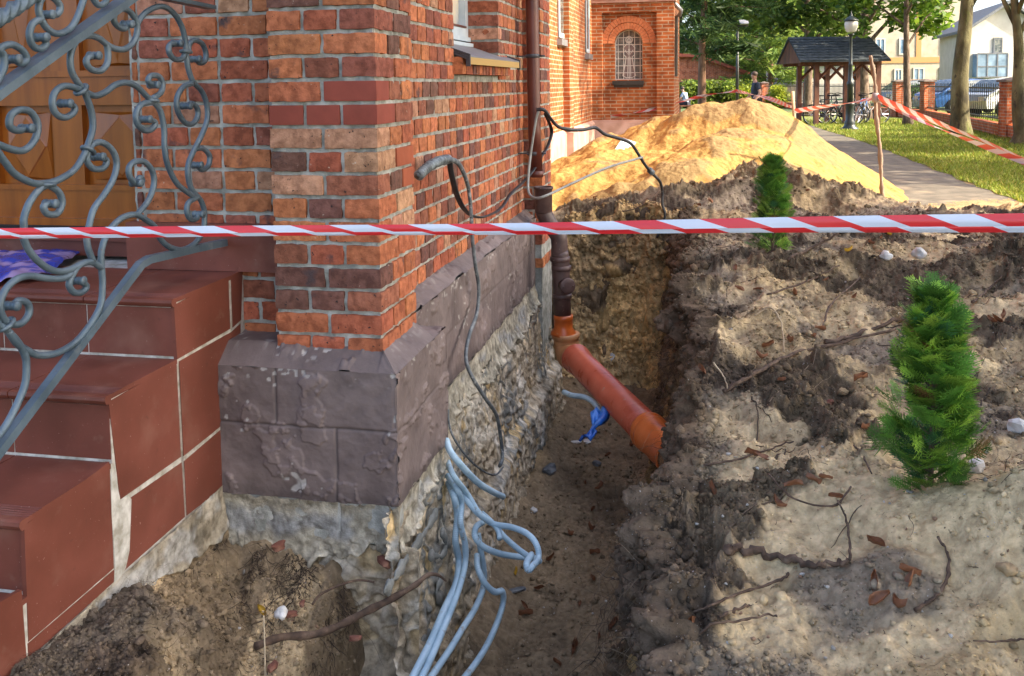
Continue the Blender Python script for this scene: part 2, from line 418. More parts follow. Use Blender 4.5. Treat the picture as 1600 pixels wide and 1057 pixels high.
# ---------------------------------------------------------------- plinth
E = .067
zt1 = onS(615, 585, -E)[1]; zp0 = onS(618, 792, -E)[1]; zc0 = onS(618, 870, -E)[1]
TL = -.565
se = onT(697, 520, E)[0]                      # rear end of the pillar plinth
lz1 = onT(657, 482, TW+E)[1]; lz0 = onT(736, 562, TW+E)[1]; lbr = zg+.004
paint = np.array([.160, .124, .112]); bare = np.array([.42, .40, .36]); cem = np.array([.33, .32, .28])
jt, jz = onS(480, 667, -E); jz = onS(470, 667, -E)[1]
v1 = onS(430, 620, -E)[0]; v2 = onS(526, 730, -E)[0]
pt_, pz_ = onS(462, 752, -E)
def groove(x, c, w=.004): return np.exp(-((x-c)/w)**2)
def paintf(A, Z, top, bot, front, seed, chips=1.0):
    n1 = fbm(A*9+seed, Z*9, None, 5); n2 = fbm(A*30+seed, Z*34, None, 4); n3 = vnoise(A*4+seed*2, Z*4)
    m = sst(.18, .21, n1*.7+n3*.45-.02)                     # lifted flakes with crisp edges
    m2 = sst(.45, .5, n2*.8+n1*.5)
    d = n1*.0022+n2*.0012+m*.0045+m2*.0035*m
    C = paint*(1+.14*n1+.06*n2)[..., None]*np.ones(3)
    # chips
    ch = sst(.60, .66, vnoise(A*55+seed, Z*70)*.8+vnoise(A*17, Z*17)*.5)*sst(.06, .0, top-Z)*.95
    ch = np.maximum(ch, sst(.98, 1.03, vnoise(A*50+seed, Z*50)*.9+vnoise(A*6+seed, Z*6)*.4)*.8)
    ch = ch*chips
    if front:
        pm = sst(.0, .15, 1-((A-pt_)/.035)**2-((Z-pz_)/.04)**2+.8*vnoise(A*40, Z*40))*sst(-.2, .1, (A-pt_)/.03+(.6+vnoise(A*25, Z*30)))
        ch = np.maximum(ch, pm)
    d = d-ch*.002
    lowtone = sst(.05+.02*1, .0, Z-bot)  # paint gets darker towards the lower edge
    C = C*(1-.35*lowtone[..., None]); C = C*(1-ch[..., None])+bare*ch[..., None]
    return d, C
def pf(A, Z):
    d, C = paintf(A, Z, zt1, zp0, True, 3)
    gr = groove(Z, jz+.02*(A-jt)*0)+groove(A, v1)*(Z > jz)+groove(A, v2)*(Z < jz); gr = np.clip(gr, 0, 1)
    d = d-gr*.006; edge = sst(.02, 0, E-A)*.004
    return np.stack([-E-d+edge, A, Z], -1), C*(1-.3*gr[..., None])
def ps(A, Z):
    d, C = paintf(A, Z, zt1, zp0, False, 11); gr = np.clip(groove(Z, jz), 0, 1); d = d-gr*.005
    edge = sst(.02, 0, A+E)*.004
    return np.stack([A, E+d-edge, Z], -1), C*(1-.25*gr[..., None])
def plw(A, Z):
    d, C = paintf(A, Z, lz1, lz0, False, 21)
    jl = lz0+(lz1-lz0)*.52
    gr = groove(Z, jl)+groove(A, 1.1)*(Z > jl)+groove(A, 1.9)*(Z < jl)+groove(A, 2.75); gr = np.clip(gr, 0, 1)
    st_ = sst(.35, .6, vnoise(A*14, Z*1.5)+.3)*sst(.0, .25, lz1-Z)*.15
    return np.stack([A, TW+E+d-gr*.005, Z], -1), C*(1-.25*gr[..., None])*(1-st_[..., None])
g = Grid()
g.sheet(TL, E, zp0, zt1, .0035, pf); g.sheet(-E, se, zp0, zt1, .005, ps, flip=True)
g.sheet(se-.12, P2S-.0, lz0, lz1, .008, plw, flip=True)
def chf(A, W):          # front chamfer: W 0 at the outer edge, 1 at the brick
    d, C = paintf(A, W*.09+zt1-.05, zt1+.02, zp0, False, 31)
    back = np.where(A < -PT, RS+.01, .012)
    off = -E+(back+E)*W; z = zt1+(zb+.002-zt1)*np.minimum(1, W*(back+E)/(.012+E))
    off = np.where(A > 0, np.minimum(off, -A*1.0+(.0)*W), off)
    lim = -E+(E-A)      # mitre towards the outer corner
    off = np.where(A > .0, -E+(lim+E)*W, off); z = np.where(A > 0, zt1+(zb-zt1)*W*(E-A)/E, z)
    return np.stack([off, A, z+d*1.2], -1), C
g.sheet(TL, E, 0, 1, .004, chf, nb=16)
def chs(A, W):
    d, C = paintf(A, W*.09+zt1-.05, zt1+.02, zp0, False, 41, .25)
    ee = PT+.0
    k = np.where(A < 0, (A+E)/E, np.where(A > ee, np.clip((se-A)/(se-ee), 0, 1), 1))
    k2 = np.where(A > ee, 1, k); t = E-(E+.012)*W*k2; z = zt1+(zb-zt1)*W*k
    t = np.where(A > ee, E-(E-TW-E+.01)*W, t)
    return np.stack([A, t, z+d*1.2], -1), C
g.sheet(-E, se, 0, 1, .006, chs, flip=True, nb=16)
def chl(A, W):
    d, C = paintf(A, W*.09+lz1-.05, lz1+.02, lz0, False, 51, .2)
    return np.stack([A, TW+E-(E+.012)*W, lz1+(lbr+.004-lz1)*W+d*1.2], -1), C
g.sheet(se-.15, P2S, 0, 1, .01, chl, flip=True, nb=12)
def bk_end(A, Z):   # rear face of the pillar plinth
    return np.stack([np.full_like(A, se), A, Z], -1), paint
g.sheet(TW+E-.02, E, zp0, zt1, .02, bk_end, flip=True)
g.sheet(zp0-.3, lz1, TW, TW+E, .02, lambda A, Bq: (np.stack([np.full_like(A, P2S-.0), Bq, A], -1), paint), flip=True)
g.build('plinth', M['paint'], church)
mb = MB(); mb.box(-E+.012, se-.004, TL+.01, E-.012, zc0+.03, zt1-.012, fr); mb.box(.4, P2S+.3, -.4, TW+E-.012, -1.2, lz1-.012, fr)
mb.build('plinth_core', M['mortar'], church)
# ---------------------------------------------------------------- cement band with a broken lower edge
CEM = np.array([.33, .30, .225]); CEMB = np.array([.26, .27, .27])
def cemf(kind):
    def f(A, W):
        n1 = fbm(A*7+3, W*1.2, None, 4)
        if kind == 'front': top = zp0+.012*vnoise(A*25, A*0+2)+.006*vnoise(A*70, A*0); bot = zc0-.01+.05*fbm(A*6+2, A*0, None, 4)+.025*vnoise(A*31, A*0+5)-.05*sst(-.1, -.45, A)*0-.02
        elif kind == 'side': top = zp0+.01*vnoise(A*20, A*0); bot = zc0+.04*fbm(A*8+9, A*0, None, 4)+.10*sst(0, .4, A)
        else: top = lz0+.006*vnoise(A*12, A*0); bot = lz0-.16+.05*fbm(A*5+4, A*0, None, 4)
        Z = top+(bot-top)*W
        rag = sst(.55, 1.0, W)
        d = fbm(A*14, Z*14, None, 5)*.005+rag*(.008+.024*np.abs(fbm(A*22, Z*22, None, 4)))+sst(.12, .0, W)*.004
        if kind == 'front': d = d-np.clip(groove(A, v2), 0, 1)*.006*sst(.8, .5, W)
        d = d-sst(.93, 1.0, W)*.05
        bl = sst(-.1, .5, fbm(A*5+7, Z*8, None, 3))*(1-rag)*sst(.1, .35, W)
        wh = sst(.1, .5, fbm(A*18, Z*18, None, 3)+.2*rag)
        C = CEM*(1+.25*fbm(A*30, Z*30, None, 3))[..., None]; C = C*(1-.7*bl[..., None])+CEMB*.7*bl[..., None]
        C = C+wh[..., None]*.20*rag[..., None]*np.array([1.1, 1, .8])
        if kind == 'front': P = np.stack([-E+.010-d, A, Z], -1)
        elif kind == 'side': P = np.stack([A, E-.008+d, Z], -1)
        else: P = np.stack([A, TW+E-.004+.03*W+d, Z], -1)
        return P, C
    return f
g = Grid()
g.sheet(TL-.01, E-.003, 0, 1, .004, cemf('front'), nb=70)
g.sheet(-E+.003, se, 0, 1, .005, cemf('side'), nb=60, flip=True)
g.sheet(se-.05, P2S, 0, 1, .009, cemf('long'), nb=34, flip=True)
g.build('cement_band', M['cement'], church)
# ---------------------------------------------------------------- rubble foundation
st_cols = np.array([[.62, .52, .36], [.66, .59, .46], [.55, .41, .21], [.70, .65, .54], [.42, .36, .26], [.60, .50, .33]])
def rubf(plane, t0, slope, sc, seed, zt_, zbt):
    def f(A, Z):
        wx = A*sc+.35*vnoise(A*9+seed, Z*9)+.15*vnoise(A*25, Z*25); wz = Z*sc*1.15+.35*vnoise(A*9+40, Z*9)+.15*vnoise(A*25+9, Z*25)
        d1, d2, iv = worley(wx, wz, seed); e = d2-d1
        stn = sst(.10, .24, e+.10*vnoise(A*50, Z*50))
        nb = fbm(A*35, Z*35, None, 4)
        hs = (.022*np.clip(e, 0, .6)+.012*(iv-.5))+.004*nb
        mor = .010+.010*np.abs(vnoise(A*22+seed, Z*22))+.003*nb
        mk = .8*sst(.12, .42, fbm(A*5+seed, Z*6, None, 3)+.05)      # where mortar smears over the stones
        hm = mor+mk*.018; cov = np.clip((1-stn)+mk*sst(.5, .2, e), 0, 1)
        d = hs*(1-cov)+hm*cov
        base = st_cols[(iv*5.99).astype(int)]*(1+.25*nb)[..., None]
        pm_ = sst(-.1, .3, fbm(A*3+seed+30, Z*4, None, 3)+(.35 if plane == 's' else 0))[..., None]; mc = (np.array([.225, .225, .20])*(1-pm_)+np.array([.52, .47, .37])*pm_)*(1+.25*vnoise(A*12, Z*12))[..., None]
        C = base*(1-cov[..., None])+mc*cov[..., None]
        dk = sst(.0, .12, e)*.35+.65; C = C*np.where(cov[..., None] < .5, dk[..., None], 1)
        sand = sst(-.1, .5, fbm(A*4+60, Z*5, None, 3)+sst(zbt+.45, zbt, Z)*.8)
        C = C*(1-.6*sand[..., None])+np.array([.36, .28, .17])*.6*sand[..., None]
        foot = sst(zbt+.38, zbt+.33, Z+.03*vnoise(A*6, Z*0))*.05
        t = t0+(zt_-Z)*slope+foot+d
        if plane == 't': return np.stack([A, t, Z], -1), C
        return np.stack([-t, A, Z], -1), C
    return f
g = Grid()
g.sheet(se-.12, P2S+.35, lz0-.10, -1.0, .0075, rubf('t', TW+E-.01, .09, 12, 3, lz0, -.85))
g.sheet(-E-.07, se+.02, zc0+.16, -1.05, .006, rubf('t', E-.028, .05, 8.5, 8, zc0, -.85))
g.sheet(-.57, E+.055, zc0+.02, -1.05, .006, rubf('s', E-.035, .05, 10, 17, zc0, -.85), flip=True)
g.build('foundation', M['rubble'], church)
# smears of grey mortar and red brick lumps on the near foundation corner
def blob(name, P, r, c, m, parent, sq=(1, 1, 1), seed=0, sub=ICO3, am=.25):
    v = sub[0].copy(); n = fbm(v[:, 0]*1.7+seed, v[:, 1]*1.7, v[:, 2]*1.7+seed, 3)
    v = v*(1+am*n)[:, None]*np.array(sq)*r+np.array(P)
    return mkobj(name, v, [tuple(f) for f in sub[1]], m, parent, True, np.tile(np.array(c), (len(v), 1)))
# ---------------------------------------------------------------- window in the long wall
win = MB(); TF = TW-.20
zwb = onT(735, 48, TF)[1]
for (a, b, c, d) in ((w1, w2, zwb-.07, zwb), (w1, w1+.06, zwb, zt), (w2-.06, w2, zwb, zt), ((w1+w2)/2-.03, (w1+w2)/2+.03, zwb, zt)):
    win.box(a, b, TF-.05, TF+.02, c, d, fr)
win.box(w1, w2, TF+.02, TF+.035, zwb-.075, zwb-.05, fr); win.box(w1, w2, TF+.02, TF+.05, zwb-.105, zwb-.085, fr)
wo = win.build('window', M['white_frame'], church)
mb = MB(); mb.box(w1+.05, w2-.05, TF-.03, TF-.02, zwb, zt, fr); mb.build('pane', M['glass'], wo)
mb = MB()
for a in (w1+.062, (w1+w2)/2+.032): mb.box(a, a+.012, TF-.02, TF+.024, zwb+.002, zt, fr)
mb.box(w1+.062, w2-.062, TF+.001, TF+.026, zwb+.002, zwb+.012, fr)
mb.build('gasket', M['brownpaint'], wo)
mb = MB()
so1 = w1-.012; so2 = onT(808, 105, TW+.06)[0]; to = TW+.075; zi = onT(712, 68, TW)[1]
zo = onT(748, 98, to)[1]; zi2 = zo+.085
mb.add([B(so1, TF+.03, zi2+.03), B(so2, TF+.03, zi2+.03), B(so2, to, zo+.028), B(so1, to, zo+.028), B(so1, TF+.03, zi2+.025), B(so2, TF+.03, zi2+.025), B(so2, to, zo+.022), B(so1, to, zo+.022)],
       [(0, 1, 2, 3), (7, 6, 5, 4), (0, 3, 7, 4), (1, 5, 6, 2), (0, 4, 5, 1), (3, 2, 6, 7)])
sill = mb.build('window_sill', M['sillmetal'], church)
mb = MB(); mb.box(so1+.012, so2-.012, to-.004, to+.001, zo-.012, zo+.022, fr); mb.build('drip_edge', M['silllit'], sill)
mb = MB()
for a in (so1, so2-.012):
    mb = MB(); mb.add([B(a+i*.014, t, z) for i in (0, 1) for t, z in ((TF+.03, zi2+.040), (to+.006, zo+.036), (to+.006, zo-.022), (to-.014, zo-.022), (to-.014, zo+.012), (TF+.03, zi2+.018))],
           [(0, 1, 2, 3, 4, 5), (11, 10, 9, 8, 7, 6)]+[(i, i+6, (i+1) % 6+6, (i+1) % 6) for i in range(6)]); mb.build('end_cap', M['silledge'], sill)
# ---------------------------------------------------------------- door
DS = RS+.34
def onD(px, py): return onS(px, py, DS)
dz0 = onD(100, 352)[1]; dR = -.985
door = MB(); door.box(DS+.03, DS+.09, -3.0, dR+.05, dz0, 3.2, fr)
do = door.build('door', M['wood_door'], church)
xs = [onD(p, 200)[0] for p in (-170, -75, -60, 75, 126, 250)]
mb = MB()
zA, zB_, zC_, zD_ = (onD(100, y)[1] for y in (116, 165, 293, 345))
xl = [(-3.0, -2.75), (onD(-190, 100)[0], onD(-150, 100)[0]), (onD(-25, 100)[0]-.02, onD(-10, 100)[0]), (onD(78, 100)[0], onD(124, 100)[0]), (dR-.12, dR+.05)]
for a, b in xl: mb.box(DS, DS+.032, a, b, dz0, 3.2, fr)
for a, b in ((zD_, zC_), (zB_, zA), (zA+1.0, zA+1.15), (dz0, zD_)): mb.box(DS-.002, DS+.03, -3.0, dR+.05, a, b, fr)
mb.box(DS-.012, DS+.01, -3.0, dR+.05, zA-.012, zA+.012, fr); mb.box(DS-.010, DS+.01, -3.0, dR+.05, zC_-.01, zC_+.012, fr)
mb.box(DS-.018, DS+.01, -3.0, dR+.05, dz0, dz0+.03, fr)
mb.build('door_rail', M['wood_door'], do)
for (a, b) in zip([xl[i][1] for i in range(4)], [xl[i+1][0] for i in range(4)]):
    for (c, d) in ((zC_, zB_), (zA, zA+1.0)):
        if b-a < .05: continue
        m_ = MB(); h2 = (a+b)/2; k2 = (c+d)/2; e = .03
        out = [(a+e, c+e), (b-e, c+e), (b-e, d-e), (a+e, d-e)]; inn = [(h2, c+e+.012), (b-e-.012, k2), (h2, d-e-.012), (a+e+.012, k2)]
        vs = [B(DS+.028, x, z) for x, z in out]+[B(DS+.012, x, z) for x, z in inn]+[B(DS+.008, h2+(x-h2)*.93, k2+(z-k2)*.93) for x, z in inn]
        m_.add(vs, [(0, 1, 4), (1, 5, 4), (1, 2, 5), (2, 6, 5), (2, 3, 6), (3, 7, 6), (3, 0, 7), (0, 4, 7), (4, 5, 9, 8), (5, 6, 10, 9), (6, 7, 11, 10), (7, 4, 8, 11), (8, 9, 10, 11)])
        m_.build('door_panel', M['wood_door'], do)
# ================================================================ stairs
SC, ZC = onT(272, 467, TL); SB, ZB = onT(168, 615, TL); SA, ZA = onT(37, 812, TL)
print('steps', SC, ZC, SB, ZB, SA, ZA, 'zb', zb, 'plinth', zt1, zp0, zc0, 'se', se, 'long', lz1, lz0, 'win', w1, w2, ztop)
run = (SC-SA)/2; rise = (ZC-ZA)/2
stairs = thing('staircase', 'flight of dark red tiled steps leading up to the church door', 'stairs', tuple(B(-.6, -1.4, 0)))
mb = MB(); prof = []
nst = 5; TX = -3.0
for i in range(nst):
    s0 = SC-i*run; z = ZC-i*rise
    b = MB(); b.box(s0+.0065, SC+1.2 if i == 0 else s0+run+.02, TX, TL-.002, -.3, z-.016, fr)
    stp = b.build('step', M['grout'], stairs)
    # riser tiles
    x = TL-.004; rt = MB(); wdt = .31
    while x > TX:
        rt.box(s0+.004, s0+.014, max(x-wdt+.005, TX), x, z-rise+.008, z-.031, fr); x -= wdt
    rt.build('riser_tile', M['tile'], stp)
    # tread tiles with a rounded ribbed nosing
    x = TL; tt = MB()
    s_end = SC+.42 if i == 0 else s0+run+.003
    while x > TX:
        a, b_ = max(x-wdt+.004, TX), x
        nose = [(s0-.012, z-.020), (s0-.016, z-.012), (s0-.014, z-.003), (s0-.006, z)]
        for k in range(5): q = s0+.012+k*.011; nose += [(q, z), (q+.002, z-.002), (q+.005, z-.002), (q+.007, z)]
        nose += [(s_end, z), (s_end, z-.014), (s0+.012, z-.014), (s0+.010, z-.024), (s0-.006, z-.026)]
        tt.prism(nose, a, b_, lambda p, q, d: B(p, d, q)); x -= wdt
    tt.build('tread_tile', M['tile'], stp)
sides = [[(272, 477), (357, 433), (360, 514), (277, 562)], [(361, 431), (379, 422), (377, 500), (364, 512)],
         [(170, 628), (276, 567), (283, 714), (188, 781)], [(280, 565), (362, 519), (376, 506), (376, 640), (331, 678), (287, 713)],
         [(288, 721), (331, 684), (376, 645), (376, 740), (292, 806)], [(189, 789), (284, 723), (289, 808), (183, 902)],
         [(38, 822), (171, 722), (178, 888), (45, 1003)], [(44, 1006), (178, 891), (182, 906), (45, 1030)],
         [(-120, 1010), (34, 922), (42, 1035), (-70, 1120)], [(-400, 1300), (-130, 1015), (-80, 1130), (-380, 1400)]]
for pl in sides:
    P_ = [onT(x, y, TL) for x, y in pl]
    m_ = MB(); m_.prism(P_, TL-.012, TL-.0001, lambda p, q, d: B(p, d, q)); o_ = m_.build('side_tile', M['tile'], stairs)
# grout smear down one tile joint
m_ = MB(); P_ = [onT(x, y, TL) for x, y in [(173, 722), (180, 745), (188, 783), (200, 775), (205, 780), (202, 860), (196, 888), (186, 904), (178, 912), (179, 880), (174, 800)]]
m_.prism(P_, TL-.004, TL+.0012, lambda p, q, d: B(p, d, q)); m_.build('grout_smear', M['grout'], stairs)
# tiled upstand beside the door and threshold step
m_ = MB(); uz = onS(300, 350, RS-.03)[1]
m_.box(RS-.03, RS+.5, dR-.02, -PT+.04, ZC+.002, uz, fr); o_ = m_.build('upstand', M['tile'], stairs)
m_ = MB(); zth = dz0-.012
m_.box(DS-.16, DS+.2, -3.0, dR-.021, ZC+.002, zth, fr); m_.box(DS-.175, DS-.1, -3.0, dR-.022, zth-.02, zth+.003, fr); m_.build('threshold', M['tile'], stairs)
m_ = MB(); m_.box(DS-.05, DS+.2, -3.0, dR-.021, zth+.002, dz0+.001, fr); m_.build('threshold_gap_shade', M['dark'], stairs)  # solid black strip painting the shade of the gap under the door
# rough concrete footing below the side tiles
g = Grid()
e0 = onT(45, 1035, TL); e1 = onT(334, 775, TL)
def foot(A, W):
    k = (A-e0[0])/(e1[0]-e0[0]); top = e0[1]+(e1[1]-e0[1])*k+.01
    hgt = .04+.13*np.clip(k, 0, 1)+.03*fbm(A*9, A*0, None, 3)
    Z = top-hgt*W; d = fbm(A*16, Z*16, None, 5)*.006+sst(.6, 1, W)*.008-sst(.92, 1, W)*.04+.006*(1-W)
    nn = fbm(A*12+3, Z*12, None, 4); C = np.array([.30, .26, .19])*(1+.3*nn)[..., None]
    bl = sst(.1, .5, fbm(A*6+8, Z*9, None, 3))[..., None]*.5
    return np.stack([A, TL-.002+d+.012*W, Z], -1), C*(1-bl)+np.array([.42, .43, .42])*bl
g.sheet(e0[0]-.5, e1[0]+.06, 0, 1, .005, foot, nb=40, flip=True)
g.build('footing', M['cement'], stairs)
# ================================================================ ground, trench and spoil
def ctrl(L_):
    out = []
    for px, py, z in L_:
        if px > 1030 and 370 < py < 680: z += .06
        p = atZ(px, py, z); out.append((p.x, p.y, z))
    return np.array(out)
CP = ctrl([(1075, 380, .36), (1050, 440, .30), (1045, 520, .24), (1060, 600, .20), (1070, 690, .14), (1030, 790, .10), (1010, 880, .06), (1010, 1000, .0), (1000, 1200, -.05),
           (1200, 720, .15), (1460, 765, .20), (1330, 780, .18), (1400, 772, .24), (1500, 748, .32), (1600, 722, .42), (1700, 700, .46), (1900, 800, .3),
           (1200, 830, .12), (1300, 870, .10), (1450, 860, .20), (1580, 850, .26), (1200, 950, .04), (1500, 950, .10), (1300, 1057, .0), (1600, 1050, .06), (1300, 1300, -.02), (1700, 1300, 0),
           (1250, 640, .17), (1550, 640, .20), (1350, 560, .21), (1550, 540, .27), (1200, 500, .25), (1400, 470, .30), (1580, 470, .32), (1250, 420, .34), (1400, 400, .40), (1500, 385, .46), (1600, 392, .46), (1700, 400, .45), (1900, 420, .45), (1900, 500, .4),
           (1130, 360, .42), (1180, 330, .44), (1290, 345, .34), (1360, 338, .16), (1420, 330, .10), (1500, 332, .12), (1600, 330, .14),
           (1205, 388, .36), (1200, 262, .70), (1150, 280, .66), (1090, 300, .55), (1250, 290, .50), (1020, 310, .42), (960, 320, .34), (900, 335, .25), (880, 300, .30),
           (1400, 305, .0), (1500, 320, .02), (1600, 320, .02), (1340, 270, 0), (1700, 330, .02), (1100, 240, .5), (1000, 260, .3), (900, 255, .12), (1700, 280, 0), (1900, 260, 0)])
def idw(X, Y):
    num = np.zeros_like(X); den = np.zeros_like(X)
    for x, y, z in CP:
        w_ = 1/((X-x)**2+(Y-y)**2+.012)**1.7; num += w_*z; den += w_
    return num/den
DARK = np.array([.075, .055, .038]); GREY = np.array([.25, .20, .137]); SAND = np.array([.42, .31, .16]); YEL = np.array([.36, .245, .105]); FLR = np.array([.20, .15, .092]); PALE = np.array([.56, .43, .245])
TE = 4.2
def te_s(s):
    k = sst(.1, .5, s)*sst(2.1, 1.7, s)
    return (.93+.045*vnoise(s*2.3+3, s*0))*(1-k)+.035*vnoise(s*6, s*0+4)*(1-.5*k)+k*(.985+.07*sst(.9, 1.2, s))
def terrain(X, Y, full=False):
    s, t = st(X, Y)
    nA = fbm(X*1.7+3, Y*1.7, None, 3); nB = fbm(X*6, Y*6+7, None, 4); nC = fbm(X*21+9, Y*21, None, 4); nD = fbm(X*70, Y*70, None, 3)
    far = sst(10.5, 9.0, Y-.25*(X-2)) 
    bank = idw(X, Y)
    # masks of dark humus: clumps and long root mats
    w1_, w2_, wi = worley(X*7+.5*nB, Y*7+.5*nC, 5)
    clod = np.clip(.5-w1_, 0, .5)*sst(.1, .6, nA+nB*.7+.15)
    dk = sst(.0, .34, fbm(X*2.6+11, Y*3.2+4, None, 4)*1.0+.35*nB+.20*sst(1.35, .9, t)+.12*sst(3.2, 4.5, Y)+.25*sst(1.12, .96, t+.08*nB)-.75*sst(3.3, 2.7, Y)*sst(.98, 1.2, t))
    near = sst(9, 7.5, Y)
    rid = 1-np.abs(fbm(X*9+2, Y*9, None, 4)); rid2 = 1-np.abs(fbm(X*3.1+5, Y*3.1+8, None, 3))
    hb = bank+(.050*nA+.020*nB+.009*nC+.0030*nD+.075*clod*dk+.011*(rid-.6)+.055*(rid2-.7)*(.4+.6*dk)+.018*np.abs(vnoise(X*13+5, Y*13)))*(.25+.75*sst(10.5, 8.5, Y))*(1-.4*sst(3.1, 2.7, Y)*sst(1.0, 1.2, t))
    hb = hb+dk*(.008*nC+.007*nD)
    hb = hb*far+(1-far)*0
    C = GREY*(1+.22*nB+.10*nD)[..., None]
    pal = sst(.0, .5, fbm(X*2.1+30, Y*2.1, None, 3)-.22+1.35*sst(3.15, 2.65, Y)*sst(.95, 1.15, t)+.05)[..., None]; C = C*(1-pal)+PALE*(1+.16*nC)[..., None]*pal
    yl = (sst(.15, .5, fbm(X*1.3+50, Y*1.6+3, None, 3)+.2*nB)*.7)[..., None]; C = C*(1-yl)+SAND*yl
    C = C*(1-dk[..., None]*.86)+DARK*(1+.5*nC)[..., None]*dk[..., None]*.86
    sf = sst(7.2, 8.6, Y)[..., None]*.75; C = C*(1-sf)+np.array([.36, .26, .13])*(1+.25*nB)[..., None]*sf
    # trench
    te = te_s(s)+.015*nB
    floor = -.86+.03*nA+.014*nB+.008*nC+.003*nD+.10*sst(.28, .02, t)+.10*sst(.62, .85, t)
    wq = np.clip((t-(te-.12))/.18, 0, 1); wr = wq*.75+.25*sst(.55, .95, wq)                       # right wall
    we = sst(TE-.10+.06*nB, TE+.22+.06*nB, s)        # far end wall
    inside = (1-wr)*(1-we)*sst(P2S+1.3, P2S+1.1, s+0*t)
    back = sst(TE-.3, TE+.1, s)
    hl = .22+.1*nA+.03*nB+.015*nC                     # beyond the trench end, at the wall
    ho = np.where(s > 3.4, hl*0+hb, hb)
    lip = hb
    h = floor*inside+lip*(1-inside)
    wallc = np.clip((h+.80)/(np.maximum(lip, .0)+.80), 0, 1)
    inw = sst(.02, .15, wallc)*(1-sst(.90, 1.0, wallc))
    CF = FLR*(1+.25*nB+.18*nC+.1*nD)[..., None]; pf_ = sst(.1, .6, fbm(X*3+70, Y*3, None, 3))[..., None]*.5; CF = CF*(1-pf_)+np.array([.27, .20, .115])*pf_
    hum = sst(-.10+.12*nB, .06+.12*nB, h)[..., None]*(.35+.65*sst(-.2, .3, nA+.4*nB))[..., None]
    CW = YEL*(1+.3*nB+.15*nC)[..., None]; CW = CW*(1-hum)+DARK*1.3*hum
    m = (wr*(1-inside) > .5)
    k = (1-inside)[..., None]; Cm = np.where(wallc[..., None] < .94, CW, C)
    inreg = ((t < te+.02) & (s < TE+.25))[..., None]
    C = np.where(inreg, CF*(1-sst(.0, .18, wallc)[..., None])+Cm*sst(.0, .18, wallc)[..., None], C)
    # soil under the cement band and the dark mound beside the stairs
    left = (t < .16) & (s < .02)
    top = zc0+.0-.03*sst(-.45, -.2, t)-.42*sst(-.17, .0, t)
    fall = .55+.15*nA+.75*sst(-.22, .05, t)
    hp = top-np.clip(-E-s+.01, 0, 9)*fall+.018*nB+.010*nC+.003*nD
    hp = np.maximum(hp, -.86+.04*nA+.02*nB+.01*nC)
    md = sst(-.80, -.98, X+.05*nB+.02*nC)*sst(2.72, 2.50, Y+.05*nB)
    hm = .045+.012*nA+.012*nB+.010*nC+.005*nD+.03*clod-.06*sst(2.3, 2.95, Y)
    kf = (s-e0[0])/(e1[0]-e0[0]); hf = e0[1]+(e1[1]-e0[1])*kf-.05-.09*np.clip(kf, 0, 1)-(t-TL)*(.95+.2*nA)+.018*nB+.010*nC+.003*nD
    hp = np.maximum(hp, np.where(kf < 1.1, hf, -9))
    h2 = np.maximum(hp, hp*(1-md)+hm*md)
    CP_ = np.array([.50, .38, .22])*(1+.25*nB+.2*nC)[..., None]
    d2 = sst(.15, .5, fbm(X*8+20, Y*3+4, None, 4)+.2*nC)[..., None]*.62; CP_ = CP_*(1-d2)+DARK*1.5*d2
    CM = DARK*1.15*(1+.5*nC+.3*nD)[..., None]; gm = sst(.2, .6, nB+nA)[..., None]*.5; CM = CM*(1-gm)+np.array([.20, .165, .12])*gm
    CL = CP_*(1-md[..., None])+CM*md[..., None]
    kk = sst(.17, .07, t)
    lf = (left & (Y < 3.3))
    h = np.where(lf, h*(1-kk)+h2*kk, h); C = np.where(lf[..., None], C*(1-kk[..., None])+CL*kk[..., None], C)
    # under the building
    under = (t < -.2) & (s > .1) & (s < 7); h = np.where(under & (Y < 12), np.minimum(h, .0), h)
    if full: return h, C, inw*(~left), (wr > we*1.0) & (t > .55), wallc
    return h, C
def angle_rows():
    A = np.radians(np.linspace(-31.5, 31.5, 1150)); RF = np.exp(np.linspace(math.log(1.3), math.log(17), 2600))
    n = 1000
    A2, R2 = np.meshgrid(A, RF, indexing='ij'); X = R2*np.sin(A2); Y = R2*np.cos(A2)
    h, _ = terrain(X[::10], Y[::10]); fi = np.arange(len(A))/10.0; i0 = np.clip(fi.astype(int), 0, len(h)-2); w0 = np.clip(fi-i0, 0, 1)[:, None]
    h = None or h
    R2 = R2[::10]; A0 = A; A = A[::10]
    dr = np.diff(R2, axis=1); dh = np.diff(h, axis=1)
    seg = np.sqrt(dr**2*((CAMZ-h[:, 1:])/R2[:, 1:])**2*1.6+dh**2+(.12*dr)**2)/R2[:, 1:]
    # smooth the density across columns so that rows stay aligned
    k = 3; ker = np.ones(k)/k; seg = np.apply_along_axis(lambda c: np.convolve(np.pad(c, k//2, mode='edge'), ker, 'valid'), 0, seg)
    cum = np.concatenate([np.zeros((len(A), 1)), np.cumsum(seg, 1)], 1)
    Rn = np.empty((len(A), n))
    for i in range(len(A)): Rn[i] = np.interp(np.linspace(0, cum[i, -1], n), cum[i], RF)
    Rf = Rn[i0]*(1-w0)+Rn[np.minimum(i0+1, len(A)-1)]*w0
    return A0, Rf
A_, Rn = angle_rows()
Xg = Rn*np.sin(A_)[:, None]; Yg = Rn*np.cos(A_)[:, None]
hg, Cg, wm, sidew, wcl = terrain(Xg, Yg, True)
n3 = fbm(Xg*5, Yg*5, hg*5, 4); n4 = fbm(Xg*17+4, Yg*17, hg*17, 3); d3 = (.055*n3+.022*n4)*wm
dk3 = sst(-.05, .3, fbm(Xg*4+9, Yg*4, hg*5, 4)+.9*sst(-.35, .12, hg)-.28)
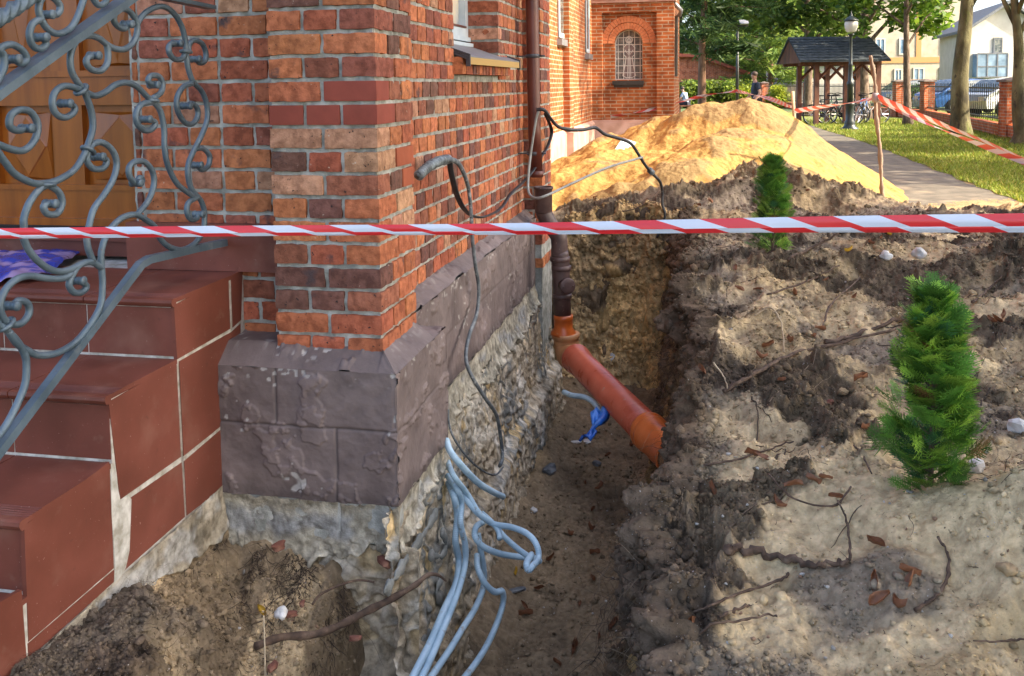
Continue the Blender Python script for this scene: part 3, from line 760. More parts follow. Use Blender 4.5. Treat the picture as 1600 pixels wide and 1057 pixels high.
wc3 = YEL*(1+.28*n3+.2*n4)[..., None]; wc3 = wc3*(1-.85*dk3[..., None])+DARK*1.6*(1+.4*n4[..., None])*.85*dk3[..., None]
Cg = Cg*(1-wm[..., None])+wc3*wm[..., None]
Xg = Xg-np.where(sidew, V.x, 0)*np.abs(d3)*1.0-np.where(sidew, 0, U.x)*d3*1.3; Yg = Yg-np.where(sidew, V.y, 0)*np.abs(d3)-np.where(sidew, 0, U.y)*d3*1.3
def gridfaces(n, m, base=0):
    idx = np.arange(n*m).reshape(n, m)+base
    return np.stack([idx[:-1, :-1], idx[1:, :-1], idx[1:, 1:], idx[:-1, 1:]], -1).reshape(-1, 4)[:, ::-1]
Vg = [np.stack([Xg, Yg, hg], -1).reshape(-1, 3)]; Fg = [gridfaces(*Xg.shape)]; Cc = [Cg.reshape(-1, 3)]; nb0 = Xg.size
# the rest of the ground, coarse, out to the horizon
def coarse(a0, a1, na, r):
    global nb0
    a, rr = np.meshgrid(np.radians(np.linspace(a0, a1, na)), np.array(r), indexing='ij'); X = rr*np.sin(a); Y = rr*np.cos(a)
    h = np.where((rr < 16.9) & (np.abs(a) < 1.4), terrain(X, Y)[0], 0.0); h = np.where(rr >= 16.9, 0, h)
    Vg.append(np.stack([X, Y, h], -1).reshape(-1, 3)); Fg.append(gridfaces(na, len(r), nb0)); Cc.append(np.tile([.16, .15, .07], (X.size, 1))); nb0 += X.size
coarse(-31.5, 31.5, 60, [17, 20, 30, 60, 120, 300, 800])
coarse(31.5, 90, 40, list(np.exp(np.linspace(math.log(1.3), math.log(17), 60)))+[20, 30, 60, 120, 300, 800])
coarse(90, 328.5, 80, [.0, 1.3, 4, 17, 60, 200, 800])
coarse(-31.5, 31.5, 20, [0.0, .6, 1.3])
M['soil'] = mat('soil', (.78, .76, .74), (1, 1, 1), (1.22, 1.22, 1.24), scale=35, detail=10, rough=.95, bump=.9, bscale=[28, 85, 260], attr=True, spec=.12, bdist=.016,
                spots=[(130, .69, .73, (.45, .42, .38), 3), (90, .70, .74, (.05, .035, .025), 3)])
go = mkobj('ground', np.vstack(Vg), np.vstack(Fg), M['soil'], None, True, np.vstack(Cc)); tag(go, kind='structure')
# dug faces of the trench as sheets of their own
TWV = []; TWF = []; TWC = []; nb1 = 0
def dug(a0, a1, step, nf, kind):
    global nb1
    a = np.arange(a0, a1, step); f = np.linspace(-.10, 1.22, nf); A, Fq = np.meshgrid(a, f, indexing='ij')
    if kind == 'side':
        te = te_s(A)-.012; s = A; t = te-.20*(1-np.clip(Fq, -.1, 1))+np.maximum(Fq-1, 0)*.75; lipt = te+.12; lips = A
    else:
        t = A; te = TE+.03+.05*vnoise(A*4, A*0); s = te-.20+.30*np.clip(Fq, -.1, 1)+np.maximum(Fq-1, 0)*.6; lipt = A; lips = te+.20
    P = toW(np.stack([lips, lipt, A*0], -1)); lip, lc_ = terrain(P[..., 0], P[..., 1]); lip = np.maximum(lip, -.05)
    P = toW(np.stack([s, t, A*0], -1)); here, hc_ = terrain(P[..., 0], P[..., 1])
    z = -.88+(lip+.88)*np.clip(Fq, -.1, 1); ov = sst(.97, 1.03, Fq); o2 = sst(1.10, 1.20, Fq); z = z*(1-ov)+((lip+.006)*(1-o2)+(here-.03)*o2)*ov
    X, Y = P[..., 0], P[..., 1]
    wl1, wl2, wli = worley((s if kind == 'side' else t)*16+.6*vnoise(X*20, Y*20, z*20), z*16+.6*vnoise(X*20+7, Y*20, z*20), 9); cl = np.clip(.62-wl1, 0, .6)
    a1_ = fbm(X*4, Y*4, z*4, 4); a2_ = fbm(X*13+4, Y*13, z*13, 4); a3_ = fbm(X*50, Y*50, z*50, 3); rg = 1-np.abs(fbm(X*9+3, Y*9, z*6, 3))
    hang = sst(.62, .84, Fq)*sst(1.08, .95, Fq)
    d = (.038*a1_+.022*a2_+.007*a3_+.02*(rg-.6)-.04+.045*cl*sst(-.3, .3, a1_+.5*hang)+hang*(.035+.03*a2_))*sst(1.2, 1.0, Fq)*sst(-.1, .06, Fq)
    hum = np.clip(sst(.30, .62, Fq+.22*a1_)*(.95 if kind == 'side' else .62)+sst(.15, .5, a1_+.4*a2_)*(.55 if kind == 'side' else .25), 0, 1)[..., None]
    C = YEL*1.05*(1+.30*a1_+.2*a2_+.15*a3_)[..., None]; gy = sst(.0, .5, fbm(X*2+8, Y*2, z*3, 3))[..., None]*.5; C = C*(1-gy)+np.array([.24, .185, .11])*gy
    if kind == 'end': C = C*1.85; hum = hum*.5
    C = C*(1-.88*hum)+DARK*1.4*(1+.5*a2_)[..., None]*.88*hum; rim = np.clip(sst(.55, .75, Fq)*sst(1.12, 1.0, Fq)*(.9 if kind == 'side' else .5)*sst(-.6, -.1, a1_), 0, 1)[..., None]; C = C*(1-.85*rim)+DARK*1.5*(1+.5*a2_)[..., None]*.85*rim; o3 = sst(1.02, 1.14, Fq)[..., None]; C = C*(1-o3)+lc_*o3
    if kind == 'side': X = X-V.x*d; Y = Y-V.y*d
    else: X = X-U.x*d; Y = Y-U.y*d
    z = z+.3*d*sst(.9, .5, Fq)
    TWV.append(np.stack([X, Y, z], -1).reshape(-1, 3)); fc = gridfaces(*A.shape, nb1); TWF.append(fc if kind == 'end' else fc[:, ::-1]); TWC.append(C.reshape(-1, 3)); nb1 += A.size
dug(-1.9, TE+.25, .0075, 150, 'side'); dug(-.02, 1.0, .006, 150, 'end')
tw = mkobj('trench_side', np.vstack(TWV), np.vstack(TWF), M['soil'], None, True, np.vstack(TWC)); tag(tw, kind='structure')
def hgt(x, y):
    h, _ = terrain(np.array([[float(x)]]), np.array([[float(y)]])); return float(h[0, 0])
def hits(px, py):
    """point of the ground surface seen at a pixel"""
    d = ray(px, py); k = np.linspace(1.5, 18, 1600)
    X = d.x*k; Y = d.y*k; Z = CAMZ+d.z*k
    h, _ = terrain(X[None], Y[None]); m = np.where(Z < h[0])[0]
    if len(m) == 0: return None
    i = m[0]; return Vector((X[i], Y[i], float(h[0][i])))
# ---------------------------------------------------------------- sand heap
HC = [(1172, 156, 12.6, .78), (1095, 158, 13.0, .66), (1020, 198, 13.4, .55), (1165, 203, 11.4, .62), (1200, 238, 11.1, .62), (950, 225, 12.6, .55), (1215, 292, 10.5, .62), (1120, 215, 10.9, .5), (910, 255, 11.5, .5)]
HP = []
for px, py, Y, sl_ in HC: p = atY(px, py, Y); HP.append((p.x, p.y, p.z, sl_))
def heap(X, Y):
    h = np.full(X.shape, -9.0); n1 = fbm(X*1.6, Y*1.6, None, 3); n2 = fbm(X*6+4, Y*6, None, 4); n3 = fbm(X*25, Y*25, None, 4)
    X2 = X+.12*n1; Y2 = Y+.12*vnoise(X*2+9, Y*2)
    k = 9.0; acc = np.zeros(X.shape)
    for x, y, z, sl_ in HP:
        d = np.sqrt((X2-x)**2+(Y2-y)**2+.14)-.37; acc += np.exp(k*np.clip(z-sl_*d, -3, 3))
    h = np.log(acc)/k
    ang = X*.6+Y*.8
    fl = np.abs(vnoise(X*3.1-Y*1.2, Y*.8))*.06
    h = h+.05*n1+.016*n2+.004*n3-fl*.5*sst(0, .4, h)
    C = np.array([.335, .210, .070])*(1+.10*n2+.06*n3)[..., None]
    topshade = sst(.1, .5, n1+.4*n2+.9*sst(12.4, 13.2, Y)*0+.55*sst(.55, 1.1, h))[..., None]*.72; C = C*(1-topshade)+np.array([.19, .14, .075])*topshade  # tree shade on the upper heap painted in as grey-brown
    return h, C
hx = np.linspace(-.4, 5.4, 640); hy = 9+np.concatenate([np.linspace(0, 5, 470), np.linspace(5.05, 8, 60)])
Xh, Yh = np.meshgrid(hx, hy, indexing='ij'); hh, Ch = heap(Xh, Yh)
M['sand'] = mat('sand', (.86, .85, .83), (1, 1, 1), (1.12, 1.12, 1.12), scale=9, detail=10, rough=.95, bump=.8, bscale=[20, 70, 220], attr=True, spec=.1, bdist=.02,
                spots=[(40, .72, .76, (.16, .11, .06), 3)])
keep = np.maximum.reduce([hh[:-1, :-1], hh[1:, :-1], hh[1:, 1:], hh[:-1, 1:]]).reshape(-1) > -.25
fh = gridfaces(*Xh.shape)[keep]; used = np.unique(fh); rem = np.full(Xh.size, -1); rem[used] = np.arange(len(used))
so_ = mkobj('sand_heap', np.stack([Xh, Yh, np.maximum(hh, -.4)], -1).reshape(-1, 3)[used], rem[fh], M['sand'], None, True, Ch.reshape(-1, 3)[used], loc=(2.7, 12, 0))
tag(so_, 'tall heap of yellow excavated sand between the trench and the paved path', 'sand heap')
# ================================================================ railing
TR = -.615
def rp(pts, sc, ox=0, oy=0, t=TR):
    out = []
    for p in pts:
        s_, z_ = onT(p[0]/sc+ox, p[1]/sc+oy, t); out.append(B(s_, t, z_))
    return out
rail = thing('stair_railing', 'blue grey wrought iron railing with forged scrolls along the stairs', 'railing', tuple(B(-.9, TR, .1)))
z1 = lambda L_: rp(L_, 2.935); z2 = lambda L_: rp(L_, 2.783, 0, 340)
curves = [
 (z1([(585,112),(572,132),(545,125),(522,95),(532,55),(572,42),(610,72),(630,130),(615,190),(575,225),(530,225),(490,205),(450,175),(400,165),(350,190),(324,250),(326,320),(350,370),(378,410),(398,450),(420,520),(425,590),(405,660),(385,712),(340,780),(270,825),(215,840),(150,840),(70,800),(20,740),(-30,670)]), 1, 0),
 (z1([(488,200),(495,240),(492,290),(462,325),(420,320),(397,292),(402,265),(432,256)]), 0, 1),
 (z1([(628,120),(640,90),(680,50),(740,30),(790,55),(830,115),(848,180),(855,250),(862,310),(885,375),(925,420),(948,480),(950,550),(925,620),(890,690),(865,750),(862,810),(880,870),(920,920),(937,970),(937,1030)])+z2([(886,55),(850,110),(795,140),(735,128),(695,90),(672,40)])+z1([(670,1010),(620,985),(560,1000),(515,1040)])+z2([(462,80),(442,140),(440,200),(446,300),(430,400),(350,520),(260,585),(170,600),(112,575),(70,545),(35,495)]), 0, 0),
 (z1([(885,382),(840,400),(812,450),(815,510),(845,560),(880,570),(905,540),(905,500),(880,475),(855,487)]), 0, 1),
 (z1([(853,235),(835,270),(800,272),(775,240),(780,205),(812,200)]), 0, 1),
 (z1([(865,240),(868,205),(890,185),(925,200),(943,240),(940,280),(915,290),(897,272)]), 0, 1),
 (z1([(893,685),(930,682),(960,715),(955,760),(925,780),(905,758)]), 0, 1),
 (z1([(905,905),(865,930),(857,970),(872,1005),(900,1005),(912,983)]), 0, 1),
 (z1([(375,410),(430,440),(480,425),(530,390),(580,380),(630,400),(670,440),(702,468),(735,510),(752,590),(755,680),(770,760),(810,840),(870,890),(905,908)]), 0, 0),
 (z1([(365,410),(300,395),(255,420),(240,470),(255,520),(295,540),(335,520),(340,490),(300,475)]), 0, 1),
 (z1([(700,452),(738,425),(745,380),(725,350),(690,350),(680,375),(705,390)]), 0, 1),
 (z1([(700,468),(650,480),(625,520),(630,570),(665,600),(700,590),(710,560),(668,548)]), 0, 1),
 (z1([(405,690),(430,660),(470,655),(515,690),(535,750),(520,820),(480,890),(430,960),(405,1050)])+z2([(376,60),(382,130),(405,195)]), 0, 0),
 (z1([(405,690),(400,740),(430,775),(475,770),(488,735),(452,720)]), 0, 1),
 (z1([(625,840),(640,815),(652,830),(630,845),(597,815),(592,770),(620,742),(665,745),(700,790),(705,850),(680,920),(630,985)]), 1, 0),
 (z2([(440,220),(400,195),(350,205),(320,240),(300,290),(320,325),(355,325),(376,298),(342,275)]), 0, 1),
 (z2([(310,245),(270,265),(200,265),(130,255),(70,270),(20,320),(0,380),(10,430),(40,462),(90,462),(125,420),(120,375),(80,362),(52,385)]), 0, 1),
 (z2([(35,495),(80,545),(108,600),(115,640),(110,720),(80,800),(40,880),(0,940),(-60,1010)]), 0, 0),
 (z1([(215,850),(180,870),(135,930),(110,1000),(110,1050)])+z2([(100,80),(130,150),(190,210),(250,235),(310,225),(360,200),(400,192)]), 0, 0),
 (z1([(225,850),(268,880),(285,930),(262,980),(215,980),(200,945),(232,935)]), 0, 1),
 (z1([(-60,640),(40,682),(110,690),(160,640),(172,570),(140,515),(90,505),(50,530),(45,580),(82,600),(122,590)]), 0, 1),
 (z1([(390,-20),(350,90),(310,140),(260,155),(215,130),(185,80),(178,30),(200,-15),(245,-8),(275,30),(262,66),(218,68)]), 0, 1),
 (z1([(188,88),(150,110),(135,160),(150,210),(185,225),(212,200),(190,172)]), 0, 1),
 (z1([(-30,400),(15,320),(18,260),(0,225),(50,205),(100,230),(122,270),(97,292),(62,272)]), 0, 1),
 (z1([(400,-60),(430,0),(455,25),(485,10),(490,-20)]), 0, 1),
 (z2([(-30,420),(-5,470),(20,480),(35,495)]), 0, 0),
]
IR = .0092
for pts, e0_, e1_ in curves:
    m_ = MB(); P_ = smoothpath(pts, 6); n_ = len(P_)
    m_.tube(P_, IR, 10, rr=[IR*(1-.15*(e0_*max(0, 1-i/8)+e1_*max(0, 1-(n_-1-i)/8))) for i in range(n_)], up=tuple(V))
    for e, q in ((e0_, P_[0]), (e1_, P_[-1])):
        if e:
            pr = []
            for k in range(13): h_ = -.019+.038*k/12; pr.append((.0095+.0022*abs(math.sin(k*pi/4))+.002*(h_/.019)**2, h_))
            m_.lathe([(.003, -.0195)]+pr+[(.003, .0195)], q, 12, axis=V)
    m_.build('scroll', M['iron'], rail, True)
def collar(p, dpx, sc=2.935, ox=0, oy=0):
    a = rp([p], sc, ox, oy)[0]; b = rp([(p[0]+dpx[0], p[1]+dpx[1])], sc, ox, oy)[0]; d = (b-a).normalized()
    m_ = MB()
    sd_ = V.cross(d)
    loop = [a+V*(cos(k*pi/8)*.013)+sd_*(sin(k*pi/8)*.021) for k in range(17)]
    m_.tube(loop, .0062, 8, cap=False, up=tuple(d)); m_.build('collar', M['iron'], rail, True)
for p, d in (((372, 412), (20, 40)), ((700, 462), (0, 30)), ((405, 690), (-8, 25)), ((217, 848), (0, 30)), ((853, 238), (0, 30))): collar(p, d)
collar((28, 465), (10, 20), 2.783, 0, 340)
# flat bars: rectangular section swept along the pixels
def bar(pix, w_, h_, name, t=TR):
    P_ = [B(*(lambda q: (q[0], t, q[1]))(onT(x, y, t))) for x, y in pix]; m_ = MB(); vs = []
    for i, p in enumerate(P_):
        d = (P_[min(i+1, len(P_)-1)]-P_[max(i-1, 0)]).normalized(); n_ = V.cross(d)
        for a, b in ((-1, -1), (1, -1), (1, 1), (-1, 1)): vs.append(p+V*(a*w_/2)+n_*(b*h_/2))
    fs = [(i*4+k, i*4+(k+1) % 4, i*4+4+(k+1) % 4, i*4+4+k) for i in range(len(P_)-1) for k in range(4)]+[(3, 2, 1, 0), tuple(len(P_)*4-4+k for k in range(4))]
    m_.add(vs, fs); return m_.build(name, M['iron'], rail)
bar([(-120, 860), (0, 702), (219, 414), (232, 406), (300, 390), (352, 379)], .022, .024, 'bottom_rail')
bar([(-60, 186), (0, 141), (206, -6), (212, -10)], .045, .022, 'top_rail')
bar([(205, -12), (250, -4), (330, 12)], .04, .013, 'top_rail')
m_ = MB(); a = onT(354, 378, TR); m_.lathe([(.012, -.03), (.012, .03)], B(a[0], TR, a[1]), 12, axis=V); m_.build('wall_fixing', M['iron'], rail, True)
# twisted handrail bar
hp_ = [rp([p], 2.935)[0] for p in ((-140, 165), (0, 82), (160, -28), (260, -98))]; hp_ = smoothpath(hp_, 60); m_ = MB(); vs = []
for i, p in enumerate(hp_):
    d = (hp_[min(i+1, len(hp_)-1)]-hp_[max(i-1, 0)]).normalized(); n_ = V.cross(d)
    for k in range(16):
        an = 2*pi*k/16; r_ = .017+.004*cos(4*(an-i*.10)); vs.append(p+V*(cos(an)*r_)+n_*(sin(an)*r_))
m_.add(vs, [(i*16+k, i*16+(k+1) % 16, i*16+16+(k+1) % 16, i*16+16+k) for i in range(len(hp_)-1) for k in range(16)]); m_.build('handrail', M['iron'], rail, True)
# ================================================================ drain
M['pvcbrown'] = mat('pvc_brown', (.055, .030, .026), (.075, .042, .036), (.10, .06, .05), scale=12, detail=7, rough=.45, bump=.06, bscale=70, bdist=.003, spots=[(45, .66, .74, (.20, .16, .12))])
M['pvcorange'] = mat('pvc_orange', (.42, .085, .012), (.52, .115, .02), (.60, .15, .035), scale=6, detail=6, rough=.28, rough2=.4, spec=.5, spots=[(30, .66, .76, (.45, .30, .17))])
M['pvcred'] = mat('pvc_red', (.40, .075, .038), (.48, .10, .05), (.55, .13, .07), scale=5, detail=6, rough=.24, rough2=.36, spec=.55, spots=[(26, .66, .78, (.40, .26, .18))])
M['pvcpeach'] = mat('pvc_peach', (.42, .19, .075), (.50, .25, .11), scale=14, rough=.5)
PY = 5.9
M['tapered_'] = mat('sticker', (.45, .05, .05), (.15, .2, .45), scale=30, rough=.4)
drain = thing('drain_pipe', 'brown and orange plastic drain pipe running down the wall and across the trench', 'drain pipe', tuple(atY(885, 545, PY)))
q = lambda x, y, Y=PY: atY(x, y, Y)
def seg(name, pts, r, m, rings=(), n=20, sm=8):
    P_ = smoothpath(pts, sm) if len(pts) > 2 else [Vector(pts[0]), Vector(pts[1])]
    mb_ = MB(); mb_.tube(P_, r, n)
    for a, b, rr_ in rings:       # rings: start, end fraction, radius
        A0 = Vector(pts[0]).lerp(Vector(pts[-1]), a); B0 = Vector(pts[0]).lerp(Vector(pts[-1]), b); L_ = (B0-A0).length
        mb_.lathe([(r*.98, 0), (rr_, .003), (rr_, L_-.003), (r*.98, L_)], A0, n, axis=B0-A0)
    o = mb_.build(name, m, drain, True); return o
m_ = MB(); a = q(849, 292); m_.lathe([(.052, -.17), (.056, -.16), (.056, -.02), (.062, -.015), (.064, 0), (.055, 0), (.052, -.01), (.051, -.10)], a, 24)
m_.build('open_socket', M['pvcbrown'], drain, True)
seg('pipe_bend', [q(850, 322), q(851, 335), q(860, 352), q(872, 368), q(874, 380), q(874, 400)], .053, M['pvcbrown'])
seg('downpipe_section', [q(874, 395), q(876, 410), q(879, 499)], .057, M['pvcbrown'], sm=2)
for cx_, cy_ in ((875, 404), (877, 418), (878, 462)):
    m_ = MB(); m_.lathe([(.058, -.02), (.064, -.016), (.064, .010), (.058, .014)], q(cx_, cy_), 24); m_.build('coupling', M['pvcbrown'], drain, True)
cd = (Vector((.35, -1, .06))).normalized(); a = q(880, 444)-Vector((0, .02, 0)); m_ = MB()
m_.lathe([(.045, 0), (.045, .055), (.052, .057), (.052, .075), (.044, .079), (.020, .080), (.001, .080)], a, 24, axis=cd)
for sg in (-1, 1):
    m_.lathe([(.006, 0), (.006, .004), (.001, .0045)], a+cd*.079+Vector((.031*sg, .010*sg, 0)), 8, axis=cd)
m_.build('inspection_cap', M['pvcbrown'], drain, True)
m_ = MB(); m_.lathe([(.062, .03), (.064, 0), (.062, -.002), (.060, -.055), (.082, -.085), (.084, -.10)], q(880, 499), 28); m_.build('reducer', M['pvcorange'], drain, True)
D0 = q(884, 522); D1 = q(886, 542); pe = atY(1055, 716, 4.24); p0 = atY(901, 562, 5.72)
m_ = MB(); m_.lathe([(.084, .008), (.090, .006), (.090, -.02), (.084, -.024), (.084, -.035)], D0, 28)
m_.tube(smoothpath([D0, D1+Vector((0, 0, .0)), D1.lerp(p0, .35)+Vector((-.004, 0, -.035)), p0], 8), .082, 28)
m_.build('elbow', M['pvcpeach'], drain, True)
ax = (pe-p0).normalized(); Lp = (pe-p0).length
m_ = MB(); m_.lathe([(.080, -.03), (.091, -.028), (.095, -.02), (.095, .0), (.091, .008), (.0895, .07), (.086, .085), (.084, .10), (.084, Lp*.80)], p0, 32, axis=ax); m_.build('main_pipe', M['pvcred'], drain, True)
m_ = MB(); a = p0+ax*(Lp*.78); h_ = Lp*.22
m_.lathe([(.084, -.01), (.097, -.008), (.099, .0), (.099, .018), (.094, .024), (.0935, .045), (.098, .050), (.098, .060), (.092, .066), (.091, h_-.02), (.094, h_-.016), (.095, h_), (.087, h_), (.085, h_-.01), (.085, h_-.12)], a, 32, axis=ax)
m_.build('coupling_sleeve', M['pvcorange'], drain, True)
m_ = MB(); m_.lathe([(.001, -.02), (.084, -.02), (.084, 0), (.06, .004), (.001, .004)], a+ax*(h_-.015), 28, axis=ax); plug = m_.build('end_plug', M['pvcpeach'], drain, True)
m_ = MB(); b_ = ax.cross(Vector((0, 0, 1))).normalized(); c_ = b_.cross(ax); o_ = a+ax*(h_-.009); m_.add([o_+b_*x+c_*z for x, z in ((-.02, -.05), (.02, -.05), (.03, .05), (-.01, .05))], [(0, 1, 2, 3)]); m_.build('sticker', M['tapered_'], plug)
# downpipe of the church with its brackets
dn = MB(); dn.tube([atY(831, -420, 5.95), atY(831, 0, 5.95), atY(835, 200, 5.95), atY(838, 268, 5.95)], .041, 18)
dp = dn.build('downpipe', M['brownpaint'], church, True)
m_ = MB(); m_.lathe([(.042, -.02), (.042, .02), (.046, .02), (.046, -.02)], atY(838, 272, 5.95), 18); m_.build('pipe_mouth', M['brownpaint'], dp, True)
for yb in (88, 240):
    m_ = MB(); c_ = atY(834 if yb > 100 else 832, yb, 5.95)
    m_.lathe([(.041, -.012), (.0445, -.012), (.0445, .012), (.041, .012)], c_, 18); m_.tube([c_+V*.045, c_+V*.08], .006, 6)
    m_.tube([c_+U*-.04+Vector((0, 0, 0)), c_-V*.20+U*.02], .004, 6); m_.build('bracket', M['silledge'], dp, True)
# ================================================================ cables and conduits
M['cable'] = mat('cable_grey', (.055, .065, .07), (.10, .115, .12), (.17, .185, .19), scale=30, detail=6, rough=.6, bump=.3, bscale=90, bdist=.003, spots=[(35, .6, .66, (.30, .31, .29))])
M['cableblack'] = mat('cable_black', (.012, .012, .013), (.03, .03, .032), scale=20, rough=.5, spots=[(40, .64, .7, (.12, .12, .11))])
M['cablepale'] = mat('cable_pale', (.20, .21, .19), (.32, .33, .30), scale=20, rough=.6, bump=.1, bscale=60)
M['conduit'] = mat('conduit_blue', (.31, .45, .54), (.39, .54, .63), (.46, .61, .69), scale=9, detail=6, rough=.5, spec=.4, spots=[(28, .62, .72, (.27, .26, .22))])
M['tapewrap'] = mat('tape_wrap', (.05, .06, .065), (.22, .26, .27), scale=40, rough=.4, bump=.4, bscale=60)
def tl(L_): return [B(*(lambda s_: (s_[0], t, s_[1]))(onT(x, y, t))) for x, y, t in L_]
m_ = MB(); m_.tube(smoothpath(tl([(652, 276, -.07), (668, 262, -.05), (688, 251, -.03), (704, 250, -.01), (718, 258, 0), (731, 290, 0), (736, 330, 0), (738, 370, 0), (742, 410, .0), (748, 450, .0), (745, 490, 0), (733, 525, .0), (728, 560, .02), (738, 590, .05), (758, 622, .08), (776, 650, .10), (783, 690, .11), (785, 715, .12), (781, 728, .12)]), 6), .0125, 8, flat=.7)
cb = m_.build('cable', M['cable'], None, True, loc=tuple(B(.6, .05, .3))); tag(cb, 'thick dirty grey cable hanging from the wall over the plinth to the rubble', 'cable')
m_ = MB()
pp = smoothpath(tl([(653, 276, -.07), (662, 267, -.06), (672, 259, -.045), (686, 252, -.035), (700, 249, -.03)]), 8)
m_.tube(pp, .02, 10, rr=[.017+.006*abs(math.sin(i*1.3)) for i in range(len(pp))]); m_.build('tape_wrapping', M['tapewrap'], cb, True)
m_ = MB(); m_.tube(smoothpath(tl([(702, 250, -.04), (706, 275, -.04), (714, 305, -.05), (726, 328, -.05), (742, 339, -.06), (760, 338, -.06), (782, 326, -.07), (798, 303, -.07), (815, 287, -.06), (832, 268, -.02), (846, 245, .0), (856, 228, .02), (862, 205, .03), (852, 178, .02)]), 6), .013, 8, flat=.45)
tag(m_.build('cable', M['cableblack'], None, True, loc=tuple(B(.8, 0, .9))), 'flat dark cable looping from the taped bundle along the brick wall', 'cable')
m_ = MB(); m_.tube(smoothpath([q(842, 172, 5.8), q(838, 185, 5.8), q(833, 215, 5.8), q(828, 250, 5.8), q(825, 285, 5.75), q(827, 303, 5.7), q(838, 310, 5.6), q(858, 304, 5.6), q(900, 284, 5.9), q(950, 262, 6.2), q(990, 250, 6.5), q(1004, 246, 6.6)], 6), .008, 8)
tag(m_.build('cable', M['cablepale'], None, True, loc=tuple(q(828, 300, 5.7))), 'pale thin cable drooping past the open drain socket to the black cable', 'cable')
m_ = MB(); m_.tube(smoothpath([q(838, 172, 5.8), q(850, 172, 5.8), q(860, 185, 5.9), q(872, 198, 6), q(890, 203, 6.1), q(912, 203, 6.2), q(930, 200, 6.3), q(945, 210, 6.4), q(965, 216, 6.45), q(985, 224, 6.5), q(998, 242, 6.6), q(1008, 258, 6.7), q(1020, 272, 6.8), q(1031, 284, 6.9), q(1035, 300, 7.0), q(1035, 320, 7.0), q(1039, 334, 7.0), q(1036, 350, 7.0), q(1026, 372, 7.0)], 6), .012, 8, flat=.8)
cbk = m_.build('cable', M['cableblack'], None, True, loc=tuple(q(940, 210, 6.4))); tag(cbk, 'black cable arching from the downpipe across the trench into the dark soil', 'cable')
m_ = MB(); m_.lathe([(.012, -.03), (.022, -.02), (.022, .02), (.012, .03)], q(1017, 268, 6.78), 10, axis=(.6, .3, -.6)); m_.build('splice', M['tapewrap'], cbk, True)
m_ = MB(); m_.tube(smoothpath(tl([(700, 640, .03), (702, 665, .04), (712, 690, .07), (735, 720, .10), (758, 738, .12), (775, 742, .13), (786, 730, .12)]), 6), .0045, 6)
tag(m_.build('cable', M['cable'], None, True, loc=tuple(B(.55, .08, .1))), 'thin grey wire curving down the rubble foundation beside the conduits', 'cable')
cond = [
 ([(246,120,.07),(262,165,.10),(300,215,.14),(370,288,.16),(430,326,.18),(472,346,.19)], .0125, 'short ribbed blue grey conduit sticking out uppermost of the bundle, its end cut off'),
 ([(250,200,.05),(275,262,.12),(330,335,.15),(380,415,.2),(430,450,.24),(455,485,.27),(458,515,.28)], .0105, 'blue grey conduit ending bluntly in the middle of the bundle'),
 ([(252,262,.06),(285,310,.12),(307,370,.13),(303,450,.14),(322,540,.15),(320,620,.15),(290,730,.165),(235,870,.175),(175,1010,.18),(120,1120,.18)], .0115, 'blue grey conduit running straight down the foundation, second from the corner'),
 ([(255,290,.06),(275,340,.11),(290,420,.12),(283,520,.12),(296,600,.12),(285,690,.14),(240,790,.15),(185,920,.155),(130,1030,.16),(85,1120,.16)], .0125, 'dirty blue grey conduit running down the foundation, nearest the corner'),
 ([(300,320,.12),(360,400,.18),(430,452,.24),(510,468,.33),(572,496,.40),(606,540,.44),(612,590,.45),(588,622,.45),(572,640,.44),(565,610,.43),(585,575,.42)], .011, 'blue grey conduit arching highest over the trench floor in a loop'),
 ([(385,410,.18),(430,450,.22),(480,508,.28),(540,560,.36),(590,592,.42),(612,596,.43)], .0105, 'blue grey conduit slanting down to the loop over the trench floor'),
 ([(395,445,.16),(366,465,.17),(360,505,.18),(395,545,.21),(460,572,.26),(540,585,.33),(590,588,.38),(618,602,.40)], .0115, 'blue grey conduit curving back into the lower side of the loop'),
 ([(372,490,.17),(383,560,.18),(396,640,.19),(392,710,.19),(360,790,.19),(310,870,.19),(262,950,.19),(200,1040,.19),(150,1110,.19)], .0115, 'blue grey conduit hanging free down the middle of the bundle'),
 ([(368,575,.17),(372,630,.19),(400,690,.22),(440,724,.25),(468,720,.27),(472,765,.27),(450,840,.26),(410,930,.25),(360,1010,.24),(290,1100,.23)], .0115, 'blue grey conduit bulging outwards over the soil, outermost at the bottom')]
for L_, r_, lb in cond:
    P_ = smoothpath(tl([(600+x/2.536, 640+y/2.536, t) for x, y, t in L_]), 8)
    # resample evenly and ring the surface
    d_ = [0]
    for i in range(1, len(P_)): d_.append(d_[-1]+(P_[i]-P_[i-1]).length)
    n_ = int(d_[-1]/.0022); pa = np.array([p[:] for p in P_]); ts = np.linspace(0, d_[-1], n_)
    pr = np.stack([np.interp(ts, d_, pa[:, k]) for k in range(3)], 1)
    kk_ = np.ones(9)/9; ps_ = np.stack([np.convolve(np.pad(pr[:, k], 4, mode='edge'), kk_, 'valid') for k in range(3)], 1)
    m_ = MB(); m_.tube([Vector(p) for p in ps_], r_, 10, rr=[r_+(.0007 if i % 3 else -.0009) for i in range(n_)])
    tag(m_.build('conduit', M['conduit'], None, True, loc=tuple(P_[0])), lb, 'conduit', 'blue grey conduits hanging from the foundation')
